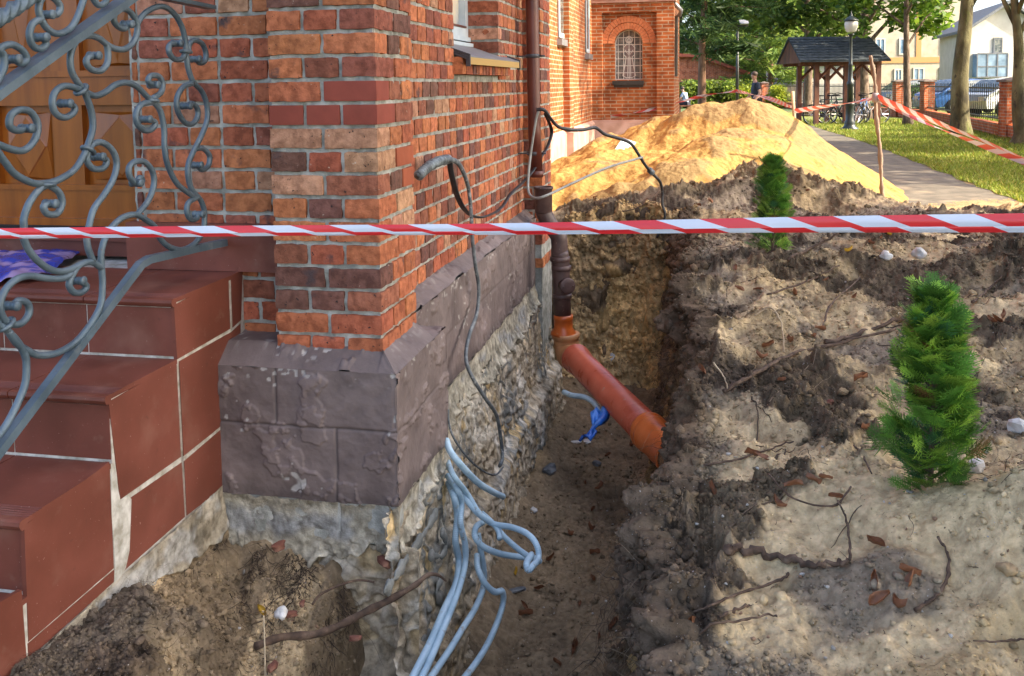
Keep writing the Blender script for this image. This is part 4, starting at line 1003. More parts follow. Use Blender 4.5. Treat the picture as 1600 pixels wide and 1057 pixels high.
# ================================================================ barrier tape in front
M['tapered'] = mat('tape_red', (.62, .022, .028), (.70, .035, .04), scale=3, rough=.28, spec=.6, trans=.12)
M['tapewhite'] = mat('tape_white', (.56, .64, .76), (.66, .71, .80), scale=3, rough=.28, spec=.6, trans=.12)
def tape(name, path, wid, period, label, group=None, nseg=6, fold=True, slant=.5, twist=None, mats=None, lean=0.0):
    """path: list of Vector; a strip with slanting stripes and a folded lower edge"""
    P_ = smoothpath(path, 10); d_ = [0]
    for i in range(1, len(P_)): d_.append(d_[-1]+(P_[i]-P_[i-1]).length)
    L_ = d_[-1]; pa = np.array([p[:] for p in P_]); V_ = []; Fs = []; Ms = []
    def at(s_): s_ = min(max(s_, 0), L_); return Vector([float(np.interp(s_, d_, pa[:, k])) for k in range(3)])
    def W_(s_, w): # w in 0..1 top to bottom
        c = at(s_); d = (at(s_+.01)-at(s_-.01)).normalized(); up = (Vector((0, 0, 1))-d*d.z).normalized(); nn = d.cross(up)
        ww = wid(s_/L_) if callable(wid) else wid
        tw = twist(s_/L_) if twist else 0.0; up2 = up*cos(tw)+nn*sin(tw); n2 = nn*cos(tw)-up*sin(tw)
        bow = (1-(2*w-1)**2)*ww*.16+ww*.03*math.sin(w*21+s_*7)
        return c+up2*((.5-w)*ww)+n2*(bow+lean*w)
    rows = [(0, .66, 0)]+([(.66, 1, .35)] if fold else []) if fold else [(0, 1, 0)]
    for a, b, ph in rows:
        k = -1; s0 = -period
        while s0 < L_+period:
            for colr in (0, 1):
                x0 = s0+colr*period/2+ph*period; x1 = x0+period/2
                for w0 in range(3):
                    wa = a+(b-a)*w0/3; wb = a+(b-a)*(w0+1)/3
                    ca = slant*period*wa; cb_ = slant*period*wb; n_ = nseg
                    for j in range(n_):
                        u0 = x0+(x1-x0)*j/n_; u1 = x0+(x1-x0)*(j+1)/n_
                        if u1+ca < 0 or u0+ca > L_: continue
                        i0 = len(V_); V_.extend([W_(u0+ca, wa), W_(u1+ca, wa), W_(u1+cb_, wb), W_(u0+cb_, wb)])
                        Fs.append((i0, i0+1, i0+2, i0+3)); Ms.append(colr)
            s0 += period
    o = mkobj(name, V_, Fs, mats or [M['tapered'], M['tapewhite']], None, False, None, tuple(P_[0]))
    for p, m__ in zip(o.data.polygons, Ms): p.material_index = m__; p.use_smooth = True
    md_ = o.modifiers.new('weld', 'WELD'); md_.merge_threshold = .0001
    return tag(o, label, 'barrier tape', group)
tape('barrier_tape', [atY(-330, 366, 1.95), atY(0, 365, 1.9), atY(400, 361, 1.82), atY(800, 358, 1.75), atY(1200, 352, 1.68), atY(1600, 348.5, 1.6), atY(1950, 345, 1.55)],
     lambda f: .0155+.017*f+.003*math.sin(f*9), .158, 'red and white striped barrier tape stretched across the foreground')
# ================================================================ young thujas
M['thuja'] = mat('thuja_leaf', (.75, .75, .7), (1, 1, 1), (1.3, 1.25, 1.1), scale=14, rough=.55, attr=True, spec=.35, trans=.3)
M['bark'] = mat('bark', (.07, .045, .03), (.13, .09, .06), (.2, .15, .11), scale=18, rough=.9, bump=.6, bscale=40, stretch=(1, 1, .3))
def thuja(name, base, height, wid_, seed, label, nspray=620):
    rs = np.random.default_rng(seed); Vv = []; Ff = []; Cc_ = []
    root = thing(name, label, 'thuja', tuple(base), 'young thujas planted beside the trench')
    def blade(p, d, n, L_, w_, c):
        s_ = np.cross(d, n); s_ = s_/np.linalg.norm(s_); i = len(Vv)
        Vv.extend([p-s_*w_*.4, p+s_*w_*.4, p+d*L_*.6+s_*w_*.55, p+d*L_, p+d*L_*.6-s_*w_*.55]); Ff.append((i, i+1, i+2, i+3, i+4)); Cc_.extend([c]*5)
    b = np.array(base)
    lobes = rs.uniform(0, 2*pi, 3)
    for i in range(nspray):
        f = rs.random()**.85; z = .02+f*height*.90; an = rs.uniform(0, 2*pi)
        prof = wid_*(.40+.72*math.sin(min(1, (f+.12))*pi*.80)**.9)*(1-.80*f**2.6) if f < 1 else 0
        prof *= (1+.20*math.sin(2*an+lobes[0]+f*7)+.20*math.sin(3*an+lobes[1]-f*13))
        rr = prof*(rs.uniform(.25, .92) if rs.random() < .82 else rs.uniform(.9, 1.25)); out = np.array([cos(an), sin(an), 0]); lift = rs.uniform(.5, 1.1)+.5*f
        p = b+out*rr*.62+np.array([0, 0, z]); d = out*1.0+np.array([0, 0, lift]); d += rs.normal(0, .22, 3); d /= np.linalg.norm(d)
        n = np.cross(d, np.array([-sin(an), cos(an), 0]))+rs.normal(0, .5, 3); n -= d*np.dot(n, d); n /= np.linalg.norm(n)
        S = np.cross(d, n); L_ = rs.uniform(.055, .115)*(1.0 if f < .85 else .9)
        shade = rs.uniform(.5, 1.35); fresh = rs.random()
        c0 = np.array([.095, .23, .035])*shade if fresh < .55 else (np.array([.24, .40, .055])*shade if fresh < .9 else np.array([.055, .16, .06])*shade)
        if rs.random() < .015: c0 = np.array([.20, .11, .04])
        m = 9
        for k in range(m):
            u = k/m; q_ = p+d*L_*u+np.array([0, 0, -.012])*u*u
            blade(q_, d, n, L_/m*1.5, .0028, c0)
            if k > 0:
                for sg in (-1, 1):
                    bl = L_*(.60*(1-u)+.12)*rs.uniform(.8, 1.15); d2 = d*.72+S*sg*.75+n*rs.normal(0, .12); d2 /= np.linalg.norm(d2)
                    ns = 3
                    for j in range(ns):
                        q2 = q_+d2*bl*j/ns; cc = c0*(1+.25*j/ns*(1 if fresh < .9 else .5))
                        blade(q2, d2, n, bl/ns*1.35, .0027, cc)
                        if j < 2 and bl > .016:
                            for s2 in (-1, 1):
                                d3 = d2*.7+np.cross(d2, n)*s2*.7; blade(q2+d2*bl*.12, d3/np.linalg.norm(d3), n, bl*.42, .0024, cc*1.25)
    tr = MB(); tr.tube([Vector(base)-Vector((0, 0, .05)), Vector(base)+Vector((.004, 0, height*.5)), Vector(base)+Vector((0, 0, height*.93))], .008, 8, rr=[.010, .006, .002])
    for i in range(34):
        f = rs.random(); an = rs.uniform(0, 2*pi); p = Vector(base)+Vector((0, 0, height*(.04+.8*f))); e = p+Vector((cos(an), sin(an), 0))*wid_*.5*(1-f*.6)+Vector((0, 0, .05))
        tr.tube([p, p.lerp(e, .5)-Vector((0, 0, .006)), e], .0022, 5, rr=[.003, .002, .001])
    tr.build('stem', M['bark'], root)
    mkobj('foliage', np.array(Vv), Ff, M['thuja'], root, False, np.array(Cc_))
tb1 = hits(1458, 762) or atZ(1458, 762, .2); tb2 = hits(1207, 390) or atZ(1207, 390, .36)
print('thuja', tb1, tb2)
thuja('young_thuja', tb1+Vector((0, .02, -.05)), .64, .116, 3, 'bright green young thuja standing nearest, on the grey spoil at the right', 450)
thuja('young_thuja', tb2+Vector((0, .0, -.05)), .60, .105, 8, 'small dark green young thuja farther back, before the yellow sand heap', 300)
# ================================================================ far part of the church
def brickmat(name, c1, c2, mort, bw=.26, rh=.078, ms=.011, rot=AN):
    m = bpy.data.materials.new(name); m.use_nodes = True; N = m.node_tree.nodes; L = m.node_tree.links; b = N['Principled BSDF']
    b.inputs['Roughness'].default_value = .88; b.inputs['Specular IOR Level'].default_value = .2
    co = N.new('ShaderNodeTexCoord'); mp = N.new('ShaderNodeMapping'); mp.inputs['Rotation'].default_value = (0, 0, rot); L.new(co.outputs['Object'], mp.inputs[0])
    sp = N.new('ShaderNodeSeparateXYZ'); L.new(mp.outputs[0], sp.inputs[0]); ad = N.new('ShaderNodeMath'); L.new(sp.outputs[0], ad.inputs[0]); L.new(sp.outputs[1], ad.inputs[1])
    cb_ = N.new('ShaderNodeCombineXYZ'); L.new(ad.outputs[0], cb_.inputs[0]); L.new(sp.outputs[2], cb_.inputs[1])
    t = N.new('ShaderNodeTexBrick'); L.new(cb_.outputs[0], t.inputs[0]); t.inputs['Scale'].default_value = 1; t.inputs['Brick Width'].default_value = bw; t.inputs['Row Height'].default_value = rh
    t.inputs['Mortar Size'].default_value = ms; t.inputs['Mortar Smooth'].default_value = .15; t.inputs['Color1'].default_value = (*c1, 1); t.inputs['Color2'].default_value = (*c2, 1); t.inputs['Mortar'].default_value = (*mort, 1)
    n = N.new('ShaderNodeTexNoise'); n.inputs['Scale'].default_value = 4.5; n.inputs['Detail'].default_value = 8; L.new(mp.outputs[0], n.inputs[0])
    r = N.new('ShaderNodeValToRGB'); r.color_ramp.elements[0].position = .35; r.color_ramp.elements[0].color = (.6, .55, .5, 1); r.color_ramp.elements[1].position = .62; r.color_ramp.elements[1].color = (1.15, 1.1, 1, 1); L.new(n.outputs[0], r.inputs[0])
    mx = N.new('ShaderNodeMix'); mx.data_type = 'RGBA'; mx.blend_type = 'MULTIPLY'; mx.inputs[0].default_value = 1; L.new(t.outputs[0], mx.inputs[6]); L.new(r.outputs[0], mx.inputs[7]); L.new(mx.outputs[2], b.inputs['Base Color'])
    bp = N.new('ShaderNodeBump'); bp.invert = True; bp.inputs['Strength'].default_value = .6; bp.inputs['Distance'].default_value = .012; L.new(t.outputs[1], bp.inputs['Height']); L.new(bp.outputs[0], b.inputs['Normal'])
    return m
M['farbrick'] = brickmat('brick_courses', (.26, .068, .022), (.37, .115, .036), (.36, .27, .19))
M['postbrick'] = brickmat('post_brick', (.36, .085, .035), (.45, .13, .05), (.35, .25, .2), rot=0)
M['pinkplinth'] = mat('pink_plinth', (.34, .20, .155), (.42, .26, .20), (.5, .33, .27), scale=3, detail=8, rough=.85, bump=.3, bscale=20)
M['black'] = mat('black_metal', (.012, .014, .013), (.022, .025, .024), scale=12, rough=.42, spec=.5)
M['lead'] = mat('lead_white', (.55, .55, .50), rough=.5)
M['darkglass'] = mat('stained_glass', (.03, .045, .05), (.08, .10, .10), (.17, .18, .16), scale=9, rough=.12, spec=.7)
ps = atY(925, 190, 20.6); ST, _t = st(ps.x, ps.y); tc = onS(1053, 150, ST)[0]; tl_ = onS(925, 150, ST)[0]; TN = tl_
zpl = onS(960, 190, ST)[1]
# upper near walls above the modelled bricks
mb = MB(); mb.box(0, P2S+.4, -.95, TW, zt, 7.5, fr); mb.box(0.0, PT, -PT, 0, zt, 7.5, fr); mb.box(P2S, P2S+.38, -.3, 0, zt, 7.5, fr); mb.box(RS, .9, -.985, -PT, zt, 7.5, fr)
mb.box(DS+.09, 3, -6, -.96, 3.2, 7.5, fr); mb.box(RS, .9, -6, -3.0, -.2, 7.5, fr)
mb.build('upper_wall', M['farbrick'], church)
mb = MB(); mb.box(P2S+.36, ST+2, TN-1.0, TN, zpl, 8.5, fr); o_ = mb.build('nave_wall', M['farbrick'], church)
mb = MB(); mb.box(P2S+.36, P2S+.5, TN-.5, -.13, -.3, 7.5, fr); mb.build('porch_side', M['farbrick'], church)
sp1 = onT(890, 100, TN+.12)[0]
for s_ in (sp1, sp1-2.9):
    mb = MB(); mb.box(s_, s_+.5, TN-.1, TN+.12, zpl, 8.5, fr); mb.build('buttress', M['farbrick'], church)
mb = MB(); mb.box(P2S+.36, ST+1, TN-.5, TN+.07, -.5, zpl-.04, fr); mb.add([B(s_, t, z) for s_ in (P2S+.36, ST+1) for t, z in ((TN-.01, zpl+.03), (TN+.07, zpl-.04), (TN-.01, zpl-.04))], [(0, 2, 1), (3, 4, 5), (0, 1, 4, 3), (1, 2, 5, 4)])
for s_ in (sp1,): mb.box(s_-.07, s_+.57, TN, TN+.19, -.5, zpl-.02, fr)
mb.build('nave_plinth', M['pinkplinth'], church)
# narrow nave windows
for pxa, pxb, yb in ((871, 884, 58), (914, 919, 82)):
    a = onT(pxa, 50, TN)[0]; b = onT(pxb, 50, TN)[0]; zb2 = onT(pxa, yb, TN)[1]
    m_ = MB(); m_.box(a, b, TN-.01, TN+.02, zb2, 6.5, fr); o_ = m_.build('window', M['darkglass'], church)
    m_ = MB(); e = (b-a)*.10; m_.box(a, a+e, TN+.02, TN+.035, zb2, 6.5, fr); m_.box(b-e, b, TN+.02, TN+.035, zb2, 6.5, fr); m_.box(a, b, TN+.02, TN+.03, zb2, zb2+.08, fr); m_.build('frame', M['white_frame'], o_)
    m_ = MB(); m_.box(a-.08, b+.1, TN, TN+.09, zb2-.14, zb2-.03, fr); m_.build('sill', M['sillmetal'], o_)
# chapel facade with recessed panel and arched window
a0 = onS(960, 90, ST)[0]; a1 = onS(1003.5, 90, ST)[0]; ac = (a0+a1)/2; ar = (a1-a0)/2; zsil = onS(980, 125, ST)[1]; zspr = onS(980, 46, ST)[1]-ar
pL = onS(941, 90, ST)[0]; pR = onS(1026, 90, ST)[0]; zpan = onS(980, 20, ST)[1]
frS = lambda p, q_, d: B(ST+d, p, q_)
arc = lambda n, r_, k0=0, k1=180: [(ac-cos(R(k0+(k1-k0)*i/n))*r_, zspr+sin(R(k0+(k1-k0)*i/n))*r_) for i in range(n+1)]
mb = MB(); dd = .10
Lh = [(pL, zsil), (a0, zsil)]+arc(8, ar, 0, 90)+[(ac, zpan+.4), (pL, zpan+.4)]; Rh = [(pR, zpan+.4), (ac, zpan+.4)]+arc(8, ar, 90, 180)+[(a1, zsil), (pR, zsil)]
mb.prism(Lh, dd, dd+.35, frS); mb.prism(Rh, dd, dd+.35, frS); mb.prism([(pL, -.2), (pR, -.2), (pR, zsil), (pL, zsil)], dd, dd+.35, frS)
mb.build('chapel_wall', M['farbrick'], church)
mb = MB(); mb.box(ST, ST+4.5, pR, tc, -.2, 8.5, fr); mb.box(ST, ST+.3, tl_-.05, pL, -.2, 8.5, fr); mb.box(ST+.002, ST+.3, pL-.01, pR+.01, zpan, 8.5, fr); mb.build('chapel_frame', M['farbrick'], church)
mb = MB(); mb.box(ST-.05, ST+.3, tl_-.06, tc+.05, zpan+.22, zpan+.30, fr); mb.box(ST-.08, ST+.3, tl_-.06, tc+.08, zpan+.30, zpan+.40, fr); mb.build('cornice', M['pinkplinth'], church)
mb = MB(); mb.box(ST-.06, ST+4.5, tl_, tc+.06, -.3, zpl-.03, fr); mb.box(ST-.03, ST+4.5, tl_, tc+.03, zpl-.03, zpl+.03, fr); mb.build('chapel_plinth', M['pinkplinth'], church)
for row in range(2):
    r0_ = ar+.012+row*.15; nbk = 19+row*4; m_ = MB()
    for i in range(nbk):
        b0 = pi*(i+.06)/nbk; b1 = pi*(i+.94)/nbk
        m_.prism([(ac-cos(b)*r_, zspr+sin(b)*r_) for b, r_ in ((b0, r0_), (b1, r0_), (b1, r0_+.135), (b0, r0_+.135))], dd-.018, dd+.05, frS)
    m_.build('arch_ring', mat('arch_brick', (.42, .13, .05), (.55, .2, .08), scale=9, rough=.9), church)
aw = MB(); aw.prism([(a0, zsil)]+arc(16, ar)+[(a1, zsil)], dd+.14, dd+.16, frS); awo = aw.build('arched_window', M['darkglass'], church)
m_ = MB(); k3 = frS; lw = .009
def ln(pts, w_=lw): m_.tube([frS(x, z, dd+.135) for x, z in pts], w_, 5)
for i in range(-2, 3): x = ac+i*ar*.4; ln([(x, zsil), (x, zspr+math.sqrt(max(0, ar*ar-(x-ac)**2)))])
z = zsil
while z < zspr+ar*.8: hw = ar if z < zspr else math.sqrt(ar*ar-(z-zspr)**2); ln([(ac-hw, z), (ac+hw, z)]); z += .155
ln([(a0, zsil)]+arc(16, ar*.98)+[(a1, zsil)], .014); ln([(a0, zsil+.01), (a1, zsil+.01)], .014)
Ht = zspr+ar-zsil; fx = lambda u, v: (ac+u*ar, zsil+v*Ht)
circ = lambda cx, cy, r_, n=14: [fx(cx+cos(2*pi*i/n)*r_, cy+sin(2*pi*i/n)*r_*ar/Ht) for i in range(n+1)]
ln(circ(0, .80, .24), .011); ln(circ(0, .79, .13), .009)
for sg in (-1, 1):
    ln([fx(sg*.16, .72), fx(sg*.42, .64), fx(sg*.38, .50), fx(sg*.22, .46), fx(sg*.30, .30), fx(sg*.46, .08), fx(sg*.2, .04), fx(0, .05)], .011); ln([fx(sg*.30, .60), fx(sg*.05, .50), fx(sg*.03, .62)], .010); ln([fx(sg*.07, .46), fx(sg*.12, .06)], .008)
m_.build('leading', M['lead'], awo)
m_ = MB(); m_.prism([fx(-.2, .7), fx(-.4, .62), fx(-.2, .46), fx(-.43, .06), fx(.43, .06), fx(.2, .46), fx(.4, .62), fx(.2, .7)], dd+.136, dd+.139, frS); m_.build('figure_glass', mat('robe_glass', (.10, .085, .085), (.2, .16, .15), scale=10, rough=.2), awo)
m_ = MB(); m_.box(ST+dd-.08, ST+dd+.15, a0-.05, a1+.03, zsil-.11, zsil-.02, fr); m_.box(ST+dd-.03, ST+dd+.1, a0-.02, a1+.01, zsil-.17, zsil-.11, fr); m_.build('window_sill', M['black'], church)
m_ = MB(); m_.tube([atY(1052, -60, ps.y-.1), atY(1053, 4, ps.y-.1), atY(1058, 10, ps.y-.1), atY(1064, 16, ps.y-.1), atY(1062, 24, ps.y), atY(1056, 27, ps.y+.1), atY(1055, 120, ps.y+.1)], .05, 10); m_.build('gutter_pipe', M['sillmetal'], church, True)
# ================================================================ path, lawn
M['asphalt'] = mat('asphalt', (.09, .078, .058), (.125, .108, .08), (.165, .142, .105), scale=4, detail=9, rough=.9, bump=.5, bscale=[60, 200], bdist=.006, spots=[(2.2, .55, .7, (.25, .20, .13)), (60, .70, .74, (.30, .26, .2))])
M['lawn'] = mat('lawn', (.09, .12, .014), (.16, .19, .022), (.25, .25, .045), scale=3.5, detail=9, rough=.95, bump=.8, bscale=[30, 120], bdist=.02, spots=[(9, .62, .72, (.16, .12, .05))])
def zpoly(name, px, z, m, kind='structure', sub=None):
    P_ = [atZ(x, y, z) for x, y in px]; return tag(mkobj(name, P_, [tuple(range(len(P_)))], m), kind=kind)
rgt = [(1190, 179.5), (1225, 185), (1290, 204), (1340, 219), (1400, 241), (1500, 281), (1600, 318), (1900, 425)]; lft = [(1178, 181), (1198, 190), (1230, 205), (1262, 232), (1290, 262), (1330, 296), (1370, 323), (1440, 337), (1500, 340), (1600, 345), (1700, 360), (1900, 470)]
R_ = [atZ(x, y, .004) for x, y in rgt]; L_ = [atZ(x, y, .004) for x, y in lft]
R_ = smoothpath(R_, 6); L_ = smoothpath(L_, 6)
far0 = [Vector((14.2, 48, .004)), Vector((13.0, 48, .004))]
Pp = [p+Vector((.05*math.sin(i*2.1), .05*math.cos(i*1.7), 0)) for i, p in enumerate(R_[::-1])]+[Vector((R_[0].x+.6, 46, .004)), Vector((L_[0].x+.2, 46, .004))]+[p+Vector((.06*math.sin(i*1.9), .06*math.cos(i*2.3), 0)) for i, p in enumerate(L_)]
tag(mkobj('path', Pp, [tuple(range(len(Pp)))], M['asphalt']), kind='structure')
lw_ = [Vector((p.x, p.y, .008)) for p in R_]+[Vector((30, R_[-1].y, .008)), Vector((60, 20, .008)), Vector((60, 44, .008)), Vector((R_[0].x+.6, 44, .008))]
lw_ = [p+Vector((.04*math.sin(i*3.1), .05*math.cos(i*2.7), 0)) for i, p in enumerate(lw_)]
tag(mkobj('lawn', lw_, [tuple(range(len(lw_)))], M['lawn']), kind='structure')
M['farlawn'] = mat('far_field', (.05, .085, .02), (.09, .13, .03), scale=.8, detail=8, rough=.95)
tag(mkobj('field', [(-40, 46, .006), (90, 46, .006), (160, 220, .006), (-80, 220, .006)], [(0, 1, 2, 3)], M['farlawn']), kind='structure')
# grass blades and soil crumbs along the verge
rs = np.random.default_rng(5)
def inpoly(x, y, P_):
    c = np.zeros(x.shape, bool); j = len(P_)-1
    for i in range(len(P_)):
        xi, yi, xj, yj = P_[i].x, P_[i].y, P_[j].x, P_[j].y
        m__ = ((yi > y) != (yj > y)) & (x < (xj-xi)*(y-yi)/((yj-yi) or 1e-9)+xi); c ^= m__; j = i
    return c
n_ = 90000; yy = 10+rs.random(n_)**1.5*24; xx = yy*(.25+.40*rs.random(n_)); ok = inpoly(xx, yy, lw_); xx = xx[ok]; yy = yy[ok]; n_ = len(xx)
hgt_ = (.03+.04*rs.random(n_))*(.7+.03*yy); an = rs.uniform(0, 2*pi, n_); wd = (.004+.0006*yy); le = rs.normal(0, .03, (n_, 2))
b0 = np.stack([xx-np.cos(an)*wd, yy-np.sin(an)*wd, np.full(n_, .006)], 1); b1 = np.stack([xx+np.cos(an)*wd, yy+np.sin(an)*wd, np.full(n_, .006)], 1); b2 = np.stack([xx+le[:, 0], yy+le[:, 1], hgt_], 1)
VV = np.stack([b0, b1, b2], 1).reshape(-1, 3); FF = np.arange(n_*3).reshape(-1, 3)
gc = np.where(rs.random((n_, 1)) < .75, np.array([[.21, .27, .028]]), np.array([[.36, .33, .07]]))*rs.uniform(.6, 1.4, (n_, 1))
M['grass'] = mat('grass_blade', (1, 1, 1), rough=.7, attr=True, trans=.35)
tag(mkobj('grass', VV, FF, M['grass'], None, False, np.repeat(gc, 3, 0)), kind='stuff')
# ================================================================ trees
M['leafA'] = mat('leaf', (1, 1, 1), rough=.55, attr=True, trans=.4, spec=.3)
def leaves(name, cen, rad, n, size, pal, parent, seed, m=None, asp=.6, flat=1.0):
    """n leaf faces in clumps: cen (k,3), rad (k,) clump radii"""
    r_ = np.random.default_rng(seed); cen = np.array(cen); rad = np.array(rad)
    pr = rad**2/np.sum(rad**2); ci = r_.choice(len(cen), n, p=pr)
    d = r_.normal(0, 1, (n, 3)); d /= np.linalg.norm(d, axis=1)[:, None]; rr = r_.random(n)**.45
    P = cen[ci]+d*(rad[ci]*rr)[:, None]*np.array([1, 1, flat])
    a = r_.normal(0, 1, (n, 3)); a[:, 2] *= .55; a /= np.linalg.norm(a, axis=1)[:, None]; b = np.cross(a, r_.normal(0, 1, (n, 3))); b /= np.linalg.norm(b, axis=1)[:, None]
    s_ = size*r_.uniform(.6, 1.3, n)[:, None]
    Q = np.stack([P-a*s_, P+b*s_*asp-a*s_*.1, P+a*s_, P-b*s_*asp-a*s_*.1], 1).reshape(-1, 3)
    pal = np.array(pal); tone = r_.uniform(.7, 1.3, len(cen))
    c = pal[r_.integers(0, len(pal), n)]*(tone[ci]*r_.uniform(.75, 1.25, n))[:, None]
    return mkobj(name, Q, np.arange(n*4).reshape(-1, 4), m or M['leafA'], parent, False, np.repeat(c, 4, 0))
def tree(name, x, y, h, tr, crown, label, cat='tree', seed=0, n=6000, size=.16, pal=None, z0=2.5, rx=3.0, group=None, lean=(0, 0), kind='broad', barkm=None, limbs=7, clump=.9, trunkpts=None, flare=1.5):
    r_ = np.random.default_rng(seed); root = thing(name, label, cat, (x, y, 0), group)
    top = Vector((x+lean[0], y+lean[1], h)); base = Vector((x, y, -.05)); m_ = MB()
    tp = trunkpts or [base, base.lerp(top, .3)+Vector((r_.normal(0, .08), 0, 0)), base.lerp(top, .65)+Vector((r_.normal(0, .12), 0, 0)), top]
    tp = smoothpath(tp, 8); k = len(tp)
    m_.tube(tp, tr, 12, rr=[tr*(1-.8*(i/k))*(1+(flare-1)*max(0, 1-i/k*12)) for i in range(k)])
    cen = []; rad = []
    if kind == 'broad':
        for i in range(limbs):
            a = i*2.4+r_.uniform(-.4, .4); z = z0+(h-z0)*(.05+.85*i/limbs); ln_ = rx*(.55+.5*math.sin(pi*min(1, (i+1.2)/limbs)))*r_.uniform(.8, 1.15)
            p = tp[min(k-1, int(k*z/h*.92))]; e = Vector((p.x+cos(a)*ln_, p.y+sin(a)*ln_, z+ln_*r_.uniform(.15, .6))); mid = p.lerp(e, .5)+Vector((0, 0, .15*ln_))
            m_.tube(smoothpath([p, mid, e], 5), tr*.3, 6, rr=[tr*.36*(1-j/12) for j in range(11)])
            for j in range(9):
                q_ = p.lerp(e, r_.uniform(.35, 1.1)); cen.append((q_.x+r_.normal(0, .45*clump), q_.y+r_.normal(0, .45*clump), q_.z+r_.normal(0, .35*clump))); rad.append(r_.uniform(.45, 1.0)*clump)
    else:
        for i in range(limbs):
            f = (i+.5)/limbs; a = i*2.4+r_.uniform(-.5, .5); z = z0+(h-z0)*f; ln_ = rx*(1-.75*f)*r_.uniform(.7, 1.15); p = tp[min(k-1, int(k*z/h))]
            e = Vector((p.x+cos(a)*ln_, p.y+sin(a)*ln_, z+ln_*r_.uniform(-.15, .25))); m_.tube([p, p.lerp(e, .5)+Vector((0, 0, .06*ln_)), e], tr*.2, 5, rr=[tr*.22, tr*.14, tr*.05])
            for j in range(6):
                q_ = p.lerp(e, .25+.15*j); cen.append((q_.x+r_.normal(0, .2), q_.y+r_.normal(0, .2), q_.z+r_.normal(0, .12))); rad.append(r_.uniform(.35, .7)*clump)
        cen.append((top.x, top.y, top.z)); rad.append(.5*clump)
    m_.build('trunk', barkm or M['bark'], root, True)
    leaves('crown', cen, rad, n, size, pal or [(.05, .10, .015), (.09, .15, .02), (.14, .19, .03)], root, seed+1, asp=.55 if kind == 'broad' else .16, flat=.75 if kind == 'broad' else .45)
    return root
PG = [(.07, .13, .035), (.11, .18, .045), (.16, .23, .05)]; YG = [(.16, .24, .045), (.24, .31, .05), (.11, .18, .03)]
M['barkpine'] = mat('bark_pine', (.10, .055, .03), (.17, .09, .05), (.24, .15, .09), scale=5, rough=.95, bump=.7, bscale=12, stretch=(1, 1, .3))
M['barklime'] = mat('bark_pale', (.05, .042, .022), (.12, .105, .05), (.22, .20, .10), scale=3, detail=9, rough=.95, bump=.8, bscale=[14, 50], stretch=(1, 1, .45), spots=[(2.5, .58, .68, (.12, .14, .03)), (8, .62, .7, (.05, .04, .03))], bdist=.04)
gx = lambda px, Y: atY(px, 130, Y).x
# background trees (pixel of the trunk, distance)
tree('pine_tree', gx(1097, 34), 34, 9.5, .17, 0, 'dark pine with a bare brown trunk standing nearest to the chapel corner', 'pine tree', 11, 6500, .26, [(.04, .085, .025), (.07, .13, .035), (.11, .17, .045)], 2.9, 2.6, kind='pine', barkm=M['barkpine'], limbs=26, clump=1.0)
for i, (px, Y, h, lb) in enumerate([(1062, 76, 13, 'tall pine rising behind the low red roofed house'), (1132, 74, 12, 'sunlit yellowish pine behind the floodlight mast'), (1166, 78, 12.5, 'slender pine leaning into the sky gap'), (1203, 58, 7.8, 'short bushy pine left of the shelter roof'),
        (1232, 70, 12, 'tall pine behind the ridge of the shelter'), (1100, 74, 12, 'high dark pine farthest behind the brick house'), (1262, 62, 11, 'broad pine beside the white house'), (1150, 90, 12, 'distant pine filling the gap left of the sky patch'), (1040, 92, 15, 'distant pine behind the chapel corner'), (1225, 92, 16, 'tallest distant pine over the shelter'), (1290, 88, 15, 'distant pine left of the cream house roof'), (1190, 84, 10, 'low distant pine under the sky gap')]):
    tree('pine_tree', gx(px, Y), Y, h, .2, 0, lb, 'pine tree', 20+i, 5200, .34, PG if i in (0, 4, 5) else YG, 1.6, 3.4, 'pines behind the churchyard', kind='pine', barkm=M['barkpine'], limbs=30, clump=1.35)
# broadleaf trees of the lawn
tree('maple_tree', gx(1420, 30), 30, 7.5, .13, 0, 'slim maple whose leafy boughs hang beside the shelter roof', 'tree', 40, 5200, .13, [(.05, .11, .012), (.10, .19, .02), (.17, .26, .03)], 3.0, 2.6, barkm=M['bark'], limbs=10, clump=.8)
tree('maple_tree', gx(1352, 35), 35, 9, .22, 0, 'dark trunked maple behind the shelter and street lamp', 'tree', 41, 8000, .16, [(.04, .08, .012), (.07, .13, .02), (.13, .19, .03)], 3.1, 3.8, barkm=M['bark'], limbs=12, clump=1.0)
tree('maple_tree', gx(1262, 39), 39, 10, .2, 0, 'spreading maple left of the lamp above the shelter roof', 'tree', 42, 7500, .17, [(.04, .08, .012), (.08, .14, .02), (.13, .18, .03)], 3.4, 3.6, barkm=M['bark'], limbs=11, clump=1.0)
Yb = 23.8
tree('lime_tree', gx(1503, Yb), Yb, 11, .245, 0, 'thick lichen covered tree trunk on the lawn before the railings', 'tree', 43, 5000, .13, [(.06, .12, .015), (.11, .19, .02)], 5.2, 3.2, barkm=M['barklime'], limbs=9, clump=.8, flare=1.35,
     trunkpts=[Vector((gx(1503, Yb), Yb, -.1)), Vector((gx(1500, Yb), Yb, 1.5)), Vector((gx(1508, Yb), Yb, 3.4)), Vector((gx(1510, Yb), Yb, 6)), Vector((gx(1500, Yb), Yb, 11))])
tree('lime_tree', gx(1597, 20.5), 20.5, 10, .165, 0, 'curved mossy tree trunk at the right edge of the lawn', 'tree', 44, 4000, .13, [(.06, .12, .015), (.11, .19, .02)], 5.5, 3, barkm=M['barklime'], limbs=8, clump=.8, flare=2.4,
     trunkpts=[Vector((gx(1602, 20.5), 20.5, -.1)), Vector((gx(1592, 20.5), 20.5, .9)), Vector((gx(1590, 20.5), 20.5, 2.2)), Vector((gx(1578, 20.5), 20.5, 4.0)), Vector((gx(1570, 20.5), 20.5, 10))])
